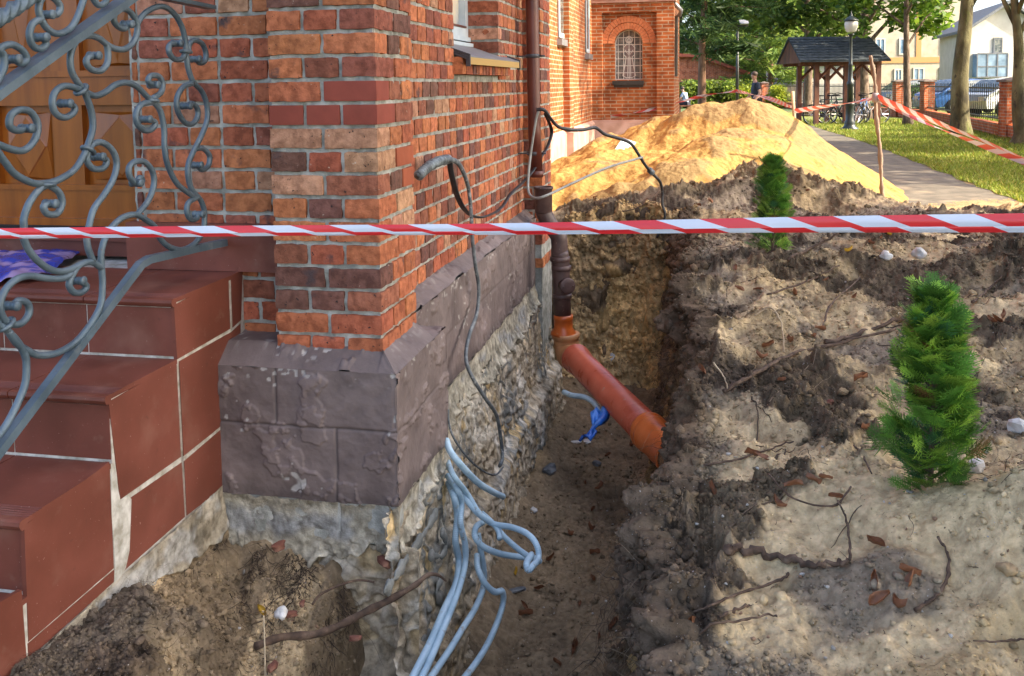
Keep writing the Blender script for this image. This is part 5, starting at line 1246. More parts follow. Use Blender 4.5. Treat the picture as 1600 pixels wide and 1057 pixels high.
# leafy spray hanging beside the thick trunk
# trees behind the photographer that keep the foreground in shade
for i, (x, y, z, rx_, rz) in enumerate([(10.6, -3.6, 9.2, 4.4, 6.0), (11.2, 1.3, 9.2, 4.0, 6.2), (8.0, -6.8, 8, 3.6, 5)]):
    root = thing('chestnut_tree', ['broad chestnut standing right behind the photographer', 'tall chestnut beside the lawn shading the trench', 'lower chestnut farthest behind the photographer'][i], 'tree', (x, y, 0), 'chestnuts shading the churchyard')
    m_ = MB(); m_.tube([Vector((x, y, -.1)), Vector((x+.1, y, 2)), Vector((x, y+.1, z)), Vector((x, y, z+rz*.8))], .3, 12, rr=[.38, .3, .2, .04])
    r_ = np.random.default_rng(60+i); cen = []; rad = []
    for k in range(70):
        d = r_.normal(0, 1, 3); d /= np.linalg.norm(d); rr = r_.random()**.4; c = np.array([x, y, z])+d*rr*np.array([rx_, rx_, rz])*.86; cen.append(c); rad.append(r_.uniform(.7, 1.25))
        if k % 5 == 0: m_.tube([Vector((x, y, min(c[2]-1, z))), Vector(c)], .05, 5, rr=[.09, .02])
    m_.build('trunk', M['bark'], root, True); leaves('crown', cen, rad, 30000, .23, [(.05, .10, .015), (.08, .14, .02)], root, 70+i)
for i, (x, y, z, rx_, nn, lb) in enumerate([(14.6, 16.6, 8.6, 2.9, 2700, 'tree whose shade dapples the chapel wall'), (18, 17.0, 6.5, 2.6, 2900, 'tree close to the fence beyond the right frame edge'), (24.5, 23, 7, 2.6, 2600, 'tree outside the railings at the far right'), (17.2, 12.6, 6.2, 2.0, 2000, 'loose limb of foliage tree right of the lawn'), (27, 15, 7, 3.2, 4200, 'tree beyond the right edge of the lawn'), (33, 20, 7.5, 3.4, 4200, 'tree farthest right casting streaks on the lawn'), (13.6, 11.4, 6.2, 1.7, 1500, 'small tree right of the path bend')]):
    tree('lime_tree', x, y, z+3.5, .22, 0, lb, 'tree', 80+i, nn, .2, None, z-3, rx_, 'trees right of the lawn', limbs=9, clump=.9)
# ================================================================ shelter
M['shwood'] = mat('shelter_wood', (.06, .020, .010), (.11, .036, .017), (.16, .058, .028), scale=6, rough=.7, stretch=(1, 1, .3), bump=.2, bscale=30)
M['shingle'] = mat('shingle', (.022, .030, .036), (.038, .05, .058), (.06, .072, .08), scale=7, detail=8, rough=.85, bump=.6, bscale=[16, 60])
M['paving'] = mat('paving', (.10, .09, .075), (.16, .145, .12), scale=5, rough=.9, bump=.3, bscale=30)
M['bike'] = mat('bike_paint', (.02, .02, .025), rough=.35); M['rubber'] = mat('rubber', (.012, .012, .012), rough=.8); M['chrome'] = mat('chrome', (.5, .5, .5), rough=.3, metal=1)
x0 = gx(1250, 30.2); x1 = gx(1392, 30.2); yf, yb_, ym = 30.2, 32.9, 31.55; ze = 2.08; zr = 2.90
sh = thing('wooden_shelter', 'open wooden shelter with dark shingled gable roof over parked bicycles', 'shelter', ((x0+x1)/2, ym, 0))
m_ = MB()
for ya, yc in ((yf, ym), (yb_, ym)):
    m_.add([(x0, ya, ze), (x1, ya, ze), (x1-.2, yc, zr), (x0, yc, zr), (x0, ya, ze+.05), (x1, ya, ze+.05), (x1-.2, yc, zr+.05), (x0, yc, zr+.05)], [(3, 2, 1, 0), (4, 5, 6, 7), (0, 1, 5, 4), (1, 2, 6, 5), (2, 3, 7, 6), (3, 0, 4, 7)])
nrow = 9
for i in range(nrow):      # shingle courses on the near slope
    f0 = i/nrow; f1 = (i+1)/nrow; xx_ = x0
    while xx_ < x1-.2*f1-.05:
        wv = random.uniform(.26, .34); xe = min(xx_+wv, x1-.2*f1); d_ = random.uniform(0, .012)
        ya = yf+(ym-yf)*f0-.01-d_; yc = yf+(ym-yf)*f1+.02; za = ze+(zr-ze)*f0+.055+.016; zc_ = ze+(zr-ze)*f1+.058
        m_.add([(xx_, ya, za), (xe-.01, ya, za), (xe-.01, yc, zc_), (xx_, yc, zc_), (xx_, ya, za-.016), (xe-.01, ya, za-.016)], [(0, 1, 2, 3), (4, 5, 1, 0)]); xx_ = xe
m_.build('roof', M['shingle'], sh)
m_ = MB(); m_.box(x0+.06, x0+.10, yf+.15, yb_-.15, ze-.02, ze+.12)
m_.add([(x0+.05, yf+.05, ze), (x0+.05, yb_-.05, ze), (x0+.05, ym, zr-.03), (x0+.09, yf+.05, ze), (x0+.09, yb_-.05, ze), (x0+.09, ym, zr-.03)], [(0, 2, 1), (3, 4, 5), (0, 1, 4, 3), (1, 2, 5, 4), (2, 0, 3, 5)]); m_.build('gable', M['shwood'], sh)
for y in (yf+.45, yb_-.45): m_ = MB(); m_.box(x0+.1, x1-.15, y-.06, y+.06, ze-.10, ze+.10); m_.build('beam', M['shwood'], sh)
pxs = [gx(1275, 30.7), gx(1321, 30.7), gx(1371, 30.7)]
for y in (30.66, 32.44):
    for k, x in enumerate(pxs):
        x = x-(0 if y < 31 else .02); m_ = MB(); m_.box(x-.075, x+.075, y-.075, y+.075, 0, ze-.05); m_.build('post', M['shwood'], sh)
        for sg in ((1,) if k == 0 else (-1,) if k == 2 else (-1, 1)):
            m_ = MB(); m_.tube([(x, y, ze-.62), (x+sg*.55, y, ze-.06)], .05, 4); m_.build('brace', M['shwood'], sh)
tag(mkobj('shelter_paving', [(x0+.1, 29.4, .012), (x1+.3, 29.4, .012), (x1+.3, 34, .012), (x0-.3, 34, .012)], [(0, 1, 2, 3)], M['paving']), kind='structure')
# ================================================================ bicycles
def bike(x, y, rz, frame_col, label, scale=1.0):
    root = thing('bicycle', label, 'bicycle', (0, 0, 0), 'bicycles parked at the shelter'); pc = mat('bike_frame', frame_col, rough=.3)
    r_ = .33
    for xx_ in (-.52, .52):
        w_ = MB(); w_.tube([(xx_+cos(a)*r_, 0, r_+sin(a)*r_) for a in np.linspace(0, 2*pi, 25)], .022, 6, cap=False, up=(0, 1, 0)); wo_ = w_.build('wheel', M['rubber'], root, True)
        w_ = MB()
        for k in range(12): a = k*pi/6; w_.tube([(xx_, 0, r_), (xx_+cos(a)*r_*.94, .012*(-1)**k, r_+sin(a)*r_*.94)], .0025, 3)
        w_.tube([(xx_+cos(a)*r_*.93, 0, r_+sin(a)*r_*.93) for a in np.linspace(0, 2*pi, 21)], .008, 4, cap=False, up=(0, 1, 0)); w_.lathe([(.02, -.04), (.02, .04)], (xx_, 0, r_), 8, axis=(0, 1, 0)); w_.build('rim', M['chrome'], wo_)
    w_ = MB(); bb = (-.08, 0, .30); se_ = (-.22, 0, .82); hd = (.36, 0, .84); rw = (-.52, 0, r_); fw = (.52, 0, r_)
    for a, b in ((bb, se_), (bb, (.38, 0, .74)), (se_, hd), (bb, rw), (se_, rw), (hd, (.40, 0, .66)), ((.40, 0, .70), fw)): w_.tube([a, b], .017, 6)
    w_.build('frame', pc, root, True)
    w_ = MB(); w_.tube([se_, (-.25, 0, .93)], .013, 6); w_.add([(-.38, -.07, .94), (-.38, .07, .94), (-.10, .02, .95), (-.10, -.02, .95), (-.36, -.07, .99), (-.36, .07, .99), (-.12, .015, .98), (-.12, -.015, .98)], [(3, 2, 1, 0), (4, 5, 6, 7), (0, 1, 5, 4), (1, 2, 6, 5), (2, 3, 7, 6), (3, 0, 4, 7)]); w_.build('saddle', M['rubber'], root)
    w_ = MB(); w_.tube([hd, (.34, 0, .98)], .013, 6); w_.tube(smoothpath([(.22, -.28, 1.0), (.32, -.22, 1.02), (.37, 0, .99), (.32, .22, 1.02), (.22, .28, 1.0)], 4), .013, 6); w_.build('handlebar', M['rubber'], root, True)
    w_ = MB(); w_.lathe([(.09, .03), (.09, .035), (.02, .04)], bb, 12, axis=(0, 1, 0)); w_.tube([(bb[0], .05, bb[2]), (.02, .05, .16), (.02, .12, .16)], .009, 5); w_.tube([(bb[0], -.05, bb[2]), (-.18, -.05, .44), (-.18, -.12, .44)], .009, 5); w_.build('pedals', M['rubber'], root)
    root.location = (x, y, .012); root.rotation_euler = (R(4), 0, rz); return root
for (px, Y, rz, c, lb) in [(1290, 31.5, .25, (.02, .02, .03), 'black bicycle leftmost under the shelter roof'), (1305, 32.0, .5, (.03, .10, .05), 'dark green bicycle leaning beside the black one'), (1318, 31.2, -.2, (.02, .02, .02), 'black bicycle just left of the street lamp pole'),
                           (1347, 31.8, .9, (.05, .12, .30), 'blue bicycle right of the street lamp, turned towards the path'), (1357, 31.0, .3, (.5, .5, .5), 'silver bicycle rightmost by the shelter post')]:
    bike(gx(px, Y), Y, rz, c, lb)
# ================================================================ street lamp and floodlight mast
M['globe'] = mat('lamp_glass', (.62, .62, .60), (.75, .75, .72), scale=4, rough=.25, spec=.5, trans=.3)
M['lampgreen'] = mat('lamp_paint', (.012, .018, .017), (.022, .032, .03), scale=8, rough=.4)
lp = atZ(1327.5, 204, 0); LY = lp.y; lx = lp.x; lz = lambda y: atY(1330, y, LY).z
lamp = thing('street_lamp', 'black cast iron street lamp with white lantern before the shelter', 'street lamp', (lx, LY, 0))
m_ = MB(); m_.lathe([(.26, 0), (.26, .06), (.17, .12), (.15, .2), (.16, .24), (.12, .30), (.115, .72), (.14, .76), (.13, .82)], (lx, LY, 0), 20); m_.build('base', M['lampgreen'], lamp, True)
m_ = MB(); zt_ = lz(56); m_.lathe([(.085, .80), (.08, 1.3), (.10, 1.33), (.10, 1.42), (.07, 1.46), (.055, 1.9), (.07, 1.93), (.05, 1.97), (.038, zt_-.05), (.06, zt_), (.10, zt_+.04), (.07, zt_+.06)], (lx, LY, 0), 16); m_.build('pole', M['lampgreen'], lamp, True)
zg_ = lz(51); m_ = MB(); m_.lathe([(.11, 0), (.15, .05), (.185, .16), (.19, .26), (.17, .34)], (lx, LY, zg_), 20); m_.build('lantern', M['globe'], lamp, True)
zc2 = lz(33); m_ = MB(); m_.lathe([(.19, -.02), (.215, 0), (.20, .03), (.12, .10), (.05, .14), (.03, .16), (.035, .19), (.012, .23), (.008, .30)], (lx, LY, zc2), 20); m_.build('cap', M['lampgreen'], lamp, True)
FY = 44; fx_ = gx(1152, FY); fz = atY(1152, 41, FY).z
fl = thing('floodlight_mast', 'thin black mast with a pair of floodlights on a crossbar', 'floodlight mast', (fx_, FY, 0))
m_ = MB(); m_.tube([(fx_, FY, 0), (fx_, FY, fz)], .06, 8, rr=[.08, .055]); m_.build('pole', M['black'], fl, True)
m_ = MB(); m_.box(fx_-.45, fx_+.48, FY-.04, FY+.04, fz-.04, fz+.05); m_.build('crossbar', M['black'], fl)
for dx in (-.30, .30):
    m_ = MB(); m_.add([(fx_+dx-.2, FY-.2, fz+.10), (fx_+dx+.2, FY-.2, fz+.10), (fx_+dx+.2, FY+.15, fz+.30), (fx_+dx-.2, FY+.15, fz+.30), (fx_+dx-.17, FY-.1, fz+.04), (fx_+dx+.17, FY-.1, fz+.04), (fx_+dx+.17, FY+.18, fz+.16), (fx_+dx-.17, FY+.18, fz+.16)], [(0, 1, 2, 3), (7, 6, 5, 4), (0, 4, 5, 1), (1, 5, 6, 2), (2, 6, 7, 3), (3, 7, 4, 0)]); m_.build('floodlight', M['sillmetal'], fl)
# ================================================================ railing fence with brick posts
M['postcap'] = mat('post_cap', (.10, .075, .06), (.16, .12, .10), scale=9, rough=.85)
fence = thing('churchyard_fence', 'black iron railings with brick posts round the churchyard', 'fence', (20, 30, 0))
FP = [(1750, 16.8), (1580, 22.6), (1449, 34.5), (1405, 37.0), (1345, 41), (1262, 48), (1194, 55), (1120, 57), (1040, 59)]
FPp = [Vector((gx(px, Y), Y, 0)) for px, Y in FP]
for i, p in enumerate(FPp):
    m_ = MB(); w_ = .19; m_.box(p.x-w_, p.x+w_, p.y-w_, p.y+w_, 0, 1.38); po = m_.build('post', M['postbrick'], fence)
    m_ = MB(); m_.box(p.x-w_-.05, p.x+w_+.05, p.y-w_-.05, p.y+w_+.05, 1.38, 1.43); m_.add([(p.x-w_-.03, p.y-w_-.03, 1.43), (p.x+w_+.03, p.y-w_-.03, 1.43), (p.x+w_+.03, p.y+w_+.03, 1.43), (p.x-w_-.03, p.y+w_+.03, 1.43), (p.x, p.y, 1.50)], [(0, 1, 4), (1, 2, 4), (2, 3, 4), (3, 0, 4)]); m_.build('cap', M['postcap'], po)
for a, b in zip(FPp[:-1], FPp[1:]):
    d = (b-a); L_ = d.length; d.normalize(); n_ = Vector((-d.y, d.x, 0)); s0_ = .19
    m_ = MB(); m_.box(s0_, L_-s0_, -.12, .12, 0, .34, lambda p, q_, z: a+d*p+n_*q_+Vector((0, 0, z))); m_.build('base_wall', M['postbrick'], fence)
    m_ = MB()
    for z in (.45, 1.22): m_.box(s0_, L_-s0_, -.02, .02, z-.022, z+.022, lambda p, q_, zz: a+d*p+n_*q_+Vector((0, 0, zz)))
    x = s0_+.1
    while x < L_-s0_: m_.box(x-.009, x+.009, -.009, .009, .38, 1.34, lambda p, q_, zz: a+d*p+n_*q_+Vector((0, 0, zz))); x += .26 if b.y > 22 and b.y < 38 and a.y < 30 else .16
    m_.build('railing_panel', M['black'], fence)
# ================================================================ cars behind the fence
def car(x, y, rz, c, label):
    root = thing('parked_car', label, 'car', (0, 0, 0), 'cars parked behind the railings'); cp = mat('car_paint', c, rough=.25, spec=.6, coat=.5, metal=.2)
    prof = [(-2.05, .32), (-2.12, .62), (-2.0, .86), (-1.75, .95), (-1.1, 1.42), (-.2, 1.48), (.55, 1.42), (1.15, 1.0), (1.95, .82), (2.1, .6), (2.08, .3)]
    m_ = MB(); vs = []; n_ = len(prof); ys = [(-.80, .90), (-.86, 1), (.86, 1), (.80, .90)]
    for yy_, k in ys:
        for px, pz in prof: t_ = max(0, (pz-.95)/.5); vs.append((px*(1 if k == 1 else .985), yy_*(1-.16*t_), pz if k == 1 else .3+(pz-.3)*.985))
    fs = []
    for j in range(3):
        for i in range(n_-1): fs.append((j*n_+i, j*n_+i+1, (j+1)*n_+i+1, (j+1)*n_+i))
    fs += [tuple(range(n_-1, -1, -1)), tuple(3*n_+i for i in range(n_))]; fs += [(0, n_, 2*n_, 3*n_), (n_-1, 4*n_-1, 3*n_-1, 2*n_-1)]
    m_.add(vs, fs); m_.build('body', cp, root)
    for sg in (-1, 1):
        g_ = MB(); g_.add([(q_[0], sg*(.868*(1-.16*max(0, (q_[1]-.95)/.5))+.006), q_[1]) for q_ in ((-1.55, .98), (-1.02, 1.36), (-.2, 1.41), (.45, 1.37), (.98, 1.0))], [(0, 1, 2, 3, 4)]); g_.build('side_window', M['darkglass'], root)
        for xx_ in (-1.3, 1.3):
            w_ = MB(); w_.lathe([(.05, -.1), (.30, -.1), (.33, -.06), (.33, .06), (.30, .1), (.05, .1)], (xx_, sg*.80, .33), 20, axis=(0, 1, 0)); wo_ = w_.build('wheel', M['rubber'], root, True)
            w_ = MB(); w_.lathe([(.02, .0), (.21, .0), (.21, .03), (.18, .012), (.03, .02)], (xx_, sg*.88, .33), 14, axis=(0, sg, 0)); w_.build('rim', M['chrome'], wo_)
    for sg in (-1, 1): h_ = MB(); h_.box(-2.12, -2.0, sg*.62-.16, sg*.62+.16, .62, .78); h_.build('headlight', M['globe'], root)
    g_ = MB(); g_.add([(-1.72, -.70, .98), (-1.72, .70, .98), (-1.13, .62, 1.405), (-1.13, -.62, 1.405)], [(0, 1, 2, 3)]); g_.build('windscreen', M['darkglass'], root)
    for v in root.children:
        if v.name.startswith('windscreen'): v.location = (-.03, 0, .01)
    root.location = (x, y, .02); root.rotation_euler = (0, 0, rz); return root
car(gx(1518, 39), 39, .12, (.035, .13, .36), 'blue car parked beyond the railings, partly behind the thick tree'); car(gx(1592, 36), 36, .2, (.42, .43, .44), 'silver car parked beyond the railings at the right edge')
car(gx(1440, 47), 47, .1, (.10, .12, .13), 'dark grey car behind the brick gate posts')
# ================================================================ houses, hedge and board fence beyond
M['cream'] = mat('cream_render', (.34, .29, .21), (.42, .37, .28), scale=2, rough=.9); M['white_render'] = mat('white_render', (.44, .41, .35), (.52, .49, .43), scale=2, rough=.9)
M['orangeband'] = mat('orange_band', (.45, .22, .08), rough=.85); M['redroof'] = mat('red_roof', (.25, .06, .035), (.34, .09, .05), scale=9, rough=.85, bump=.4, bscale=12); M['greyroof'] = mat('grey_roof', (.10, .11, .12), (.15, .16, .17), scale=8, rough=.8)
M['brownroof'] = mat('brown_roof', (.20, .10, .06), (.28, .15, .10), scale=8, rough=.85); M['blueglass'] = mat('blue_glass', (.10, .17, .24), (.22, .32, .42), scale=2, rough=.12, spec=.8)
def P2(px, py, Y): return atY(px, py, Y)
HY = 66; hb_ = thing('apartment_house', 'large cream house with an orange band and brown roof behind the maples', 'house', (gx(1400, HY), HY, 0))
xa, xb = gx(1290, HY), gx(1512, HY); m_ = MB(); m_.box(xa, xb, HY, HY+10, 0, 8.6); m_.build('wall', M['cream'], hb_)
m_ = MB(); z = P2(1400, 95, HY).z; m_.box(xa-.02, xb+.02, HY-.06, HY, z-.18, z+.22); m_.box(gx(1430, HY), gx(1438, HY), HY-.05, HY, z, 6.5); m_.build('band', M['orangeband'], hb_)
m_ = MB(); m_.add([(xa-.6, HY-.7, 8.4), (xb+.6, HY-.7, 8.4), (xb+.6, HY+5, 12.6), (xa-.6, HY+5, 12.6), (xb+.6, HY+10.7, 8.4), (xa-.6, HY+10.7, 8.4)], [(0, 1, 2, 3), (3, 2, 4, 5), (0, 3, 5), (1, 4, 2), (0, 5, 4, 1)]); m_.build('roof', M['brownroof'], hb_)
for px, ya, yb2, hw in [(1308, 108, 126, 4), (1336, 108, 126, 4), (1403, 110, 127, 4.5), (1435, 108, 130, 7), (1474, 108, 128, 5), (1375, 62, 84, 6), (1412, 62, 84, 6), (1478, 60, 82, 6), (1330, 62, 82, 5), (1300, 62, 82, 5)]:
    a = P2(px-hw, yb2, HY); b = P2(px+hw, ya, HY); m_ = MB(); m_.box(a.x, b.x, HY-.04, HY+.02, a.z, b.z); wo_ = m_.build('window', M['blueglass'], hb_)
    m_ = MB(); e = .09
    for q_ in ((a.x-e, a.x, a.z-e, b.z+e), (b.x, b.x+e, a.z-e, b.z+e), (a.x, b.x, a.z-e, a.z), (a.x, b.x, b.z, b.z+e), ((a.x+b.x)/2-.03, (a.x+b.x)/2+.03, a.z, b.z)): m_.box(q_[0], q_[1], HY-.08, HY-.001, q_[2], q_[3])
    m_.build('frame', M['white_render'], wo_)
HY2 = 50; h2_ = thing('gabled_house', 'pale gabled house with a blue glazed bay at the right edge', 'house', (gx(1580, HY2), HY2, 0))
xa, xb = gx(1512, HY2), gx(1628, HY2); xm = gx(1569, HY2); ze2 = P2(1517, 44, HY2).z; zr2 = P2(1569, 6, HY2).z
m_ = MB(); m_.add([(xa, HY2, 0), (xb, HY2, 0), (xb, HY2, ze2), (xm, HY2, zr2), (xa, HY2, ze2), (xa+2.6, HY2+9, 0), (xb+2.6, HY2+9, 0), (xb+2.6, HY2+9, ze2), (xm+2.6, HY2+9, zr2), (xa+2.6, HY2+9, ze2)], [(0, 1, 2, 3, 4), (9, 8, 7, 6, 5), (0, 4, 9, 5), (1, 6, 7, 2)]); m_.build('wall', M['white_render'], h2_)
for sg, xe in ((0, xa-.35), (1, xb+.35)):
    k = (zr2-ze2)/(xm-xa); zz = ze2-k*.35; m_ = MB(); m_.add([(xe, HY2-.4, zz), (xm, HY2-.4, zr2), (xm+2.6, HY2+9.4, zr2), (xe+2.6, HY2+9.4, zz)]+[(xe, HY2-.4, zz+.16), (xm, HY2-.4, zr2+.16), (xm+2.6, HY2+9.4, zr2+.16), (xe+2.6, HY2+9.4, zz+.16)], [(0, 1, 2, 3), (7, 6, 5, 4), (0, 4, 5, 1), (1, 5, 6, 2), (2, 6, 7, 3), (3, 7, 4, 0)]); m_.build('roof', M['greyroof'], h2_)
for (pa, ya, pb, yb2, mm) in ((1552, 59, 1565, 83, 'darkglass'), (1519, 84, 1567, 121, 'blueglass')):
    a = P2(pa, yb2, HY2); b = P2(pb, ya, HY2); m_ = MB(); m_.box(a.x, b.x, HY2-(.05 if mm == 'darkglass' else .5), HY2-.001, a.z, b.z); wo_ = m_.build('window' if mm == 'darkglass' else 'glazed_bay', M[mm], h2_)
    m_ = MB(); yy_ = HY2-(.07 if mm == 'darkglass' else .53)
    nx = 1 if mm == 'darkglass' else 3; nz = 1 if mm == 'darkglass' else 2
    for i in range(nx+1): x = a.x+(b.x-a.x)*i/nx; m_.box(x-.03, x+.03, yy_, yy_+.02, a.z, b.z)
    for i in range(nz+1): z = a.z+(b.z-a.z)*i/nz*(.9 if i == 1 else 1); m_.box(a.x, b.x, yy_+.003, yy_+.022, z-.03, z+.03)
    m_.build('frame', M['greyroof'], wo_)
HY3 = 60; h3_ = thing('brick_house', 'low brick house with a sloping red roof edge behind the hedge', 'house', (gx(1110, HY3), HY3, 0))
xs3 = [gx(p, HY3) for p in (1020, 1088, 1162)]; z3 = [P2(1020, 88, HY3).z, P2(1088, 90, HY3).z, P2(1162, 114, HY3).z]
m_ = MB(); m_.add([(xs3[0], HY3, 0), (xs3[2], HY3, 0), (xs3[2], HY3, z3[2]), (xs3[1], HY3, z3[1]), (xs3[0], HY3, z3[0])]+[(xs3[0], HY3+9, 0), (xs3[2], HY3+9, 0), (xs3[2], HY3+9, z3[2]), (xs3[1], HY3+9, z3[1]), (xs3[0], HY3+9, z3[0])], [(0, 1, 2, 3, 4), (9, 8, 7, 6, 5), (1, 6, 7, 2)]); m_.build('wall', M['postbrick'], h3_)
m_ = MB()
for i in (0, 1):
    a, b = (xs3[i], z3[i]), (xs3[i+1]+(.3 if i else 0), z3[i+1]-(.15 if i else 0)); m_.add([(a[0], HY3-.4, a[1]), (b[0], HY3-.4, b[1]), (b[0], HY3+9.3, b[1]), (a[0], HY3+9.3, a[1]), (a[0], HY3-.4, a[1]+.2), (b[0], HY3-.4, b[1]+.2), (b[0], HY3+9.3, b[1]+.2), (a[0], HY3+9.3, a[1]+.2)], [(3, 2, 1, 0), (4, 5, 6, 7), (0, 1, 5, 4), (1, 2, 6, 5), (3, 0, 4, 7)])
m_.build('roof', M['redroof'], h3_)
HY4 = 58; h4_ = thing('white_outbuilding', 'white walled building seen through the shelter posts', 'house', (gx(1290, HY4), HY4, 0))
m_ = MB(); m_.box(gx(1238, HY4), gx(1322, HY4), HY4, HY4+6, 0, P2(1290, 100, HY4).z); m_.build('wall', M['white_render'], h4_)
m_ = MB(); m_.box(gx(1234, HY4), gx(1326, HY4), HY4-.3, HY4+6.3, P2(1290, 100, HY4).z, P2(1290, 97, HY4).z+.1); m_.build('roof', M['greyroof'], h4_)
a = P2(1256, 140, HY4); b = P2(1261, 116, HY4); m_ = MB(); m_.box(a.x, b.x, HY4-.03, HY4, .4, b.z); m_.build('door', M['darkglass'], h4_)
r_ = np.random.default_rng(4); cen = [(gx(px, 54)+r_.normal(0, .2), 54+r_.normal(0, .3), z) for px in range(1052, 1172, 4) for z in (.3, .8, 1.2)]
hd_ = thing('hedge', 'clipped yellowish green hedge in front of the brick house', 'hedge', (gx(1110, 54), 54, 0)); leaves('foliage', cen, [.5]*len(cen), 9000, .09, [(.10, .15, .018), (.18, .23, .025), (.05, .09, .012)], hd_, 5)
m_ = MB(); m_.box(gx(1060, 54), gx(1165, 54), 53.95, 54.05, 0, .8); m_.build('stems', M['bark'], hd_)
for px, s_, lb in ((1212, 5, 'bright yellow shrub glowing before the board fence'), (1163, 6, 'yellow green shrub at the end of the hedge'), (1432, 9, 'low green shrub behind the brick gate posts')):
    Ys = 52 if px < 1400 else 42; bs = thing('shrub', lb, 'shrub', (gx(px, Ys), Ys, 0)); cc = [(gx(px, Ys)+r_.normal(0, .35), Ys+r_.normal(0, .3), .3+.7*r_.random()) for _ in range(10)]
    leaves('foliage', cc, [.4]*10, 1500, .08, [(.28, .30, .02), (.20, .26, .02)] if px < 1400 else [(.05, .12, .02), (.08, .17, .03)], bs, s_); m_ = MB(); m_.tube([(gx(px, Ys), Ys, 0), (gx(px, Ys), Ys, .6)], .03, 5); m_.build('stem', M['bark'], bs)
bf = thing('board_fence', 'grey brown board fence behind the shelter', 'fence', (gx(1230, 56.5), 56.5, 0)); m_ = MB(); x = gx(1150, 56.5)
M['boards'] = mat('boards', (.12, .09, .065), (.20, .155, .11), scale=3, rough=.9, stretch=(3, 1, .2))
while x < gx(1245, 56.5): m_.box(x, x+.13, 56.5+random.uniform(-.01, .01), 56.53, .1, 1.25+random.uniform(-.03, .03)); x += .15
m_.build('board', M['boards'], bf); m_ = MB(); m_.box(gx(1150, 56.5), gx(1245, 56.5), 56.55, 56.6, .4, .5); m_.build('rail', M['boards'], bf)
# ================================================================ stakes and far tapes
M['palewood'] = mat('pale_wood', (.30, .22, .13), (.42, .33, .20), (.5, .40, .26), scale=8, rough=.85, stretch=(1, 1, .3), bump=.3, bscale=30)
M['branchwood'] = mat('branch', (.13, .085, .055), (.22, .155, .11), (.30, .22, .16), scale=12, rough=.9, stretch=(1, 1, .3), bump=.5, bscale=40)
s1 = [atY(1244, 236, 13.2), atY(1242, 200, 13.2), atY(1238.5, 143, 13.2)]; s2 = [atY(1383, 338, 9.9), atY(1378, 300, 9.9), atY(1375, 235, 9.9), atY(1369, 180, 9.9), atY(1367, 130, 9.9), atY(1360, 87, 9.9)]
m_ = MB(); m_.tube([s1[0]-Vector((0, 0, .2))]+s1, .024, 8); tag(m_.build('stake', M['palewood'], None, True, loc=tuple(s1[0])), 'pale peeled stake rising from the flank of the sand heap', 'stake')
m_ = MB(); P_ = smoothpath([s2[0]-Vector((0, 0, .15))]+s2, 8); m_.tube(P_, .024, 8, rr=[.022+.005*math.sin(i*.9)+.004*math.sin(i*2.3) for i in range(len(P_))]); tag(m_.build('stake', M['branchwood'], None, True, loc=tuple(s2[0])), 'crooked brown branch stake carrying the tape beside the path', 'stake')
M['tapeo'] = mat('tape_orange_red', (.42, .045, .03), rough=.35, trans=.25); M['tapew2'] = mat('tape_faded', (.42, .36, .36), rough=.35, trans=.25); fm = [M['tapeo'], M['tapew2']]
tw_ = lambda k: (lambda f: k*f)
tape('barrier_tape', [atY(954, 183, ps.y-.12), atY(1024, 170, 20.4), atY(1097, 150.5, 20.2), atY(1151, 142.5, 20)], .075, .42, 'striped barrier tape running from the chapel wall behind the sand heap', 'barrier tapes strung round the dig', nseg=1, fold=False, mats=fm, twist=tw_(9))
tape('barrier_tape', [atY(1151, 142.5, 20), atY(1195, 152, 16.5), atY(1238, 168, 13.15)], .075, .42, 'barrier tape sloping down to the pale stake on the heap', 'barrier tapes strung round the dig', nseg=1, fold=False, mats=fm, twist=tw_(4))
tape('barrier_tape', [atY(1241, 174, 13.15), atY(1300, 165, 11.5), atY(1340, 158.5, 10.5), atY(1368, 153, 9.87)], .065, .42, 'barrier tape between the pale stake and the crooked branch stake', 'barrier tapes strung round the dig', nseg=1, fold=False, mats=fm, twist=tw_(2.5))
tape('barrier_tape', [atY(1370, 152, 9.87), atY(1420, 174, 9.0), atY(1500, 206, 7.9), atY(1600, 246, 6.9), atY(1720, 300, 6.0)], .075, .36, 'barrier tape dropping from the branch stake towards the lower right over the lawn', 'barrier tapes strung round the dig', nseg=1, fold=False, mats=fm, twist=tw_(1.5))
tape('barrier_tape', [atY(1370, 154, 9.88), atY(1440, 190, 8.8), atY(1520, 222, 7.8), atY(1600, 253, 7.0), atY(1720, 306, 6.1)], .05, .36, 'second barrier tape twisted along just below the first one over the lawn', 'barrier tapes strung round the dig', nseg=1, fold=False, mats=fm, twist=tw_(-5))
m_ = MB(); a = atY(1368, 153, 9.86); m_.lathe([(.03, -.05), (.045, -.02), (.04, .03), (.03, .05)], a, 8); tag(m_.build('tape_knot', M['tapew2'], None, True, loc=tuple(a)), 'knotted tape end bound round the crooked branch stake', 'tape knot')
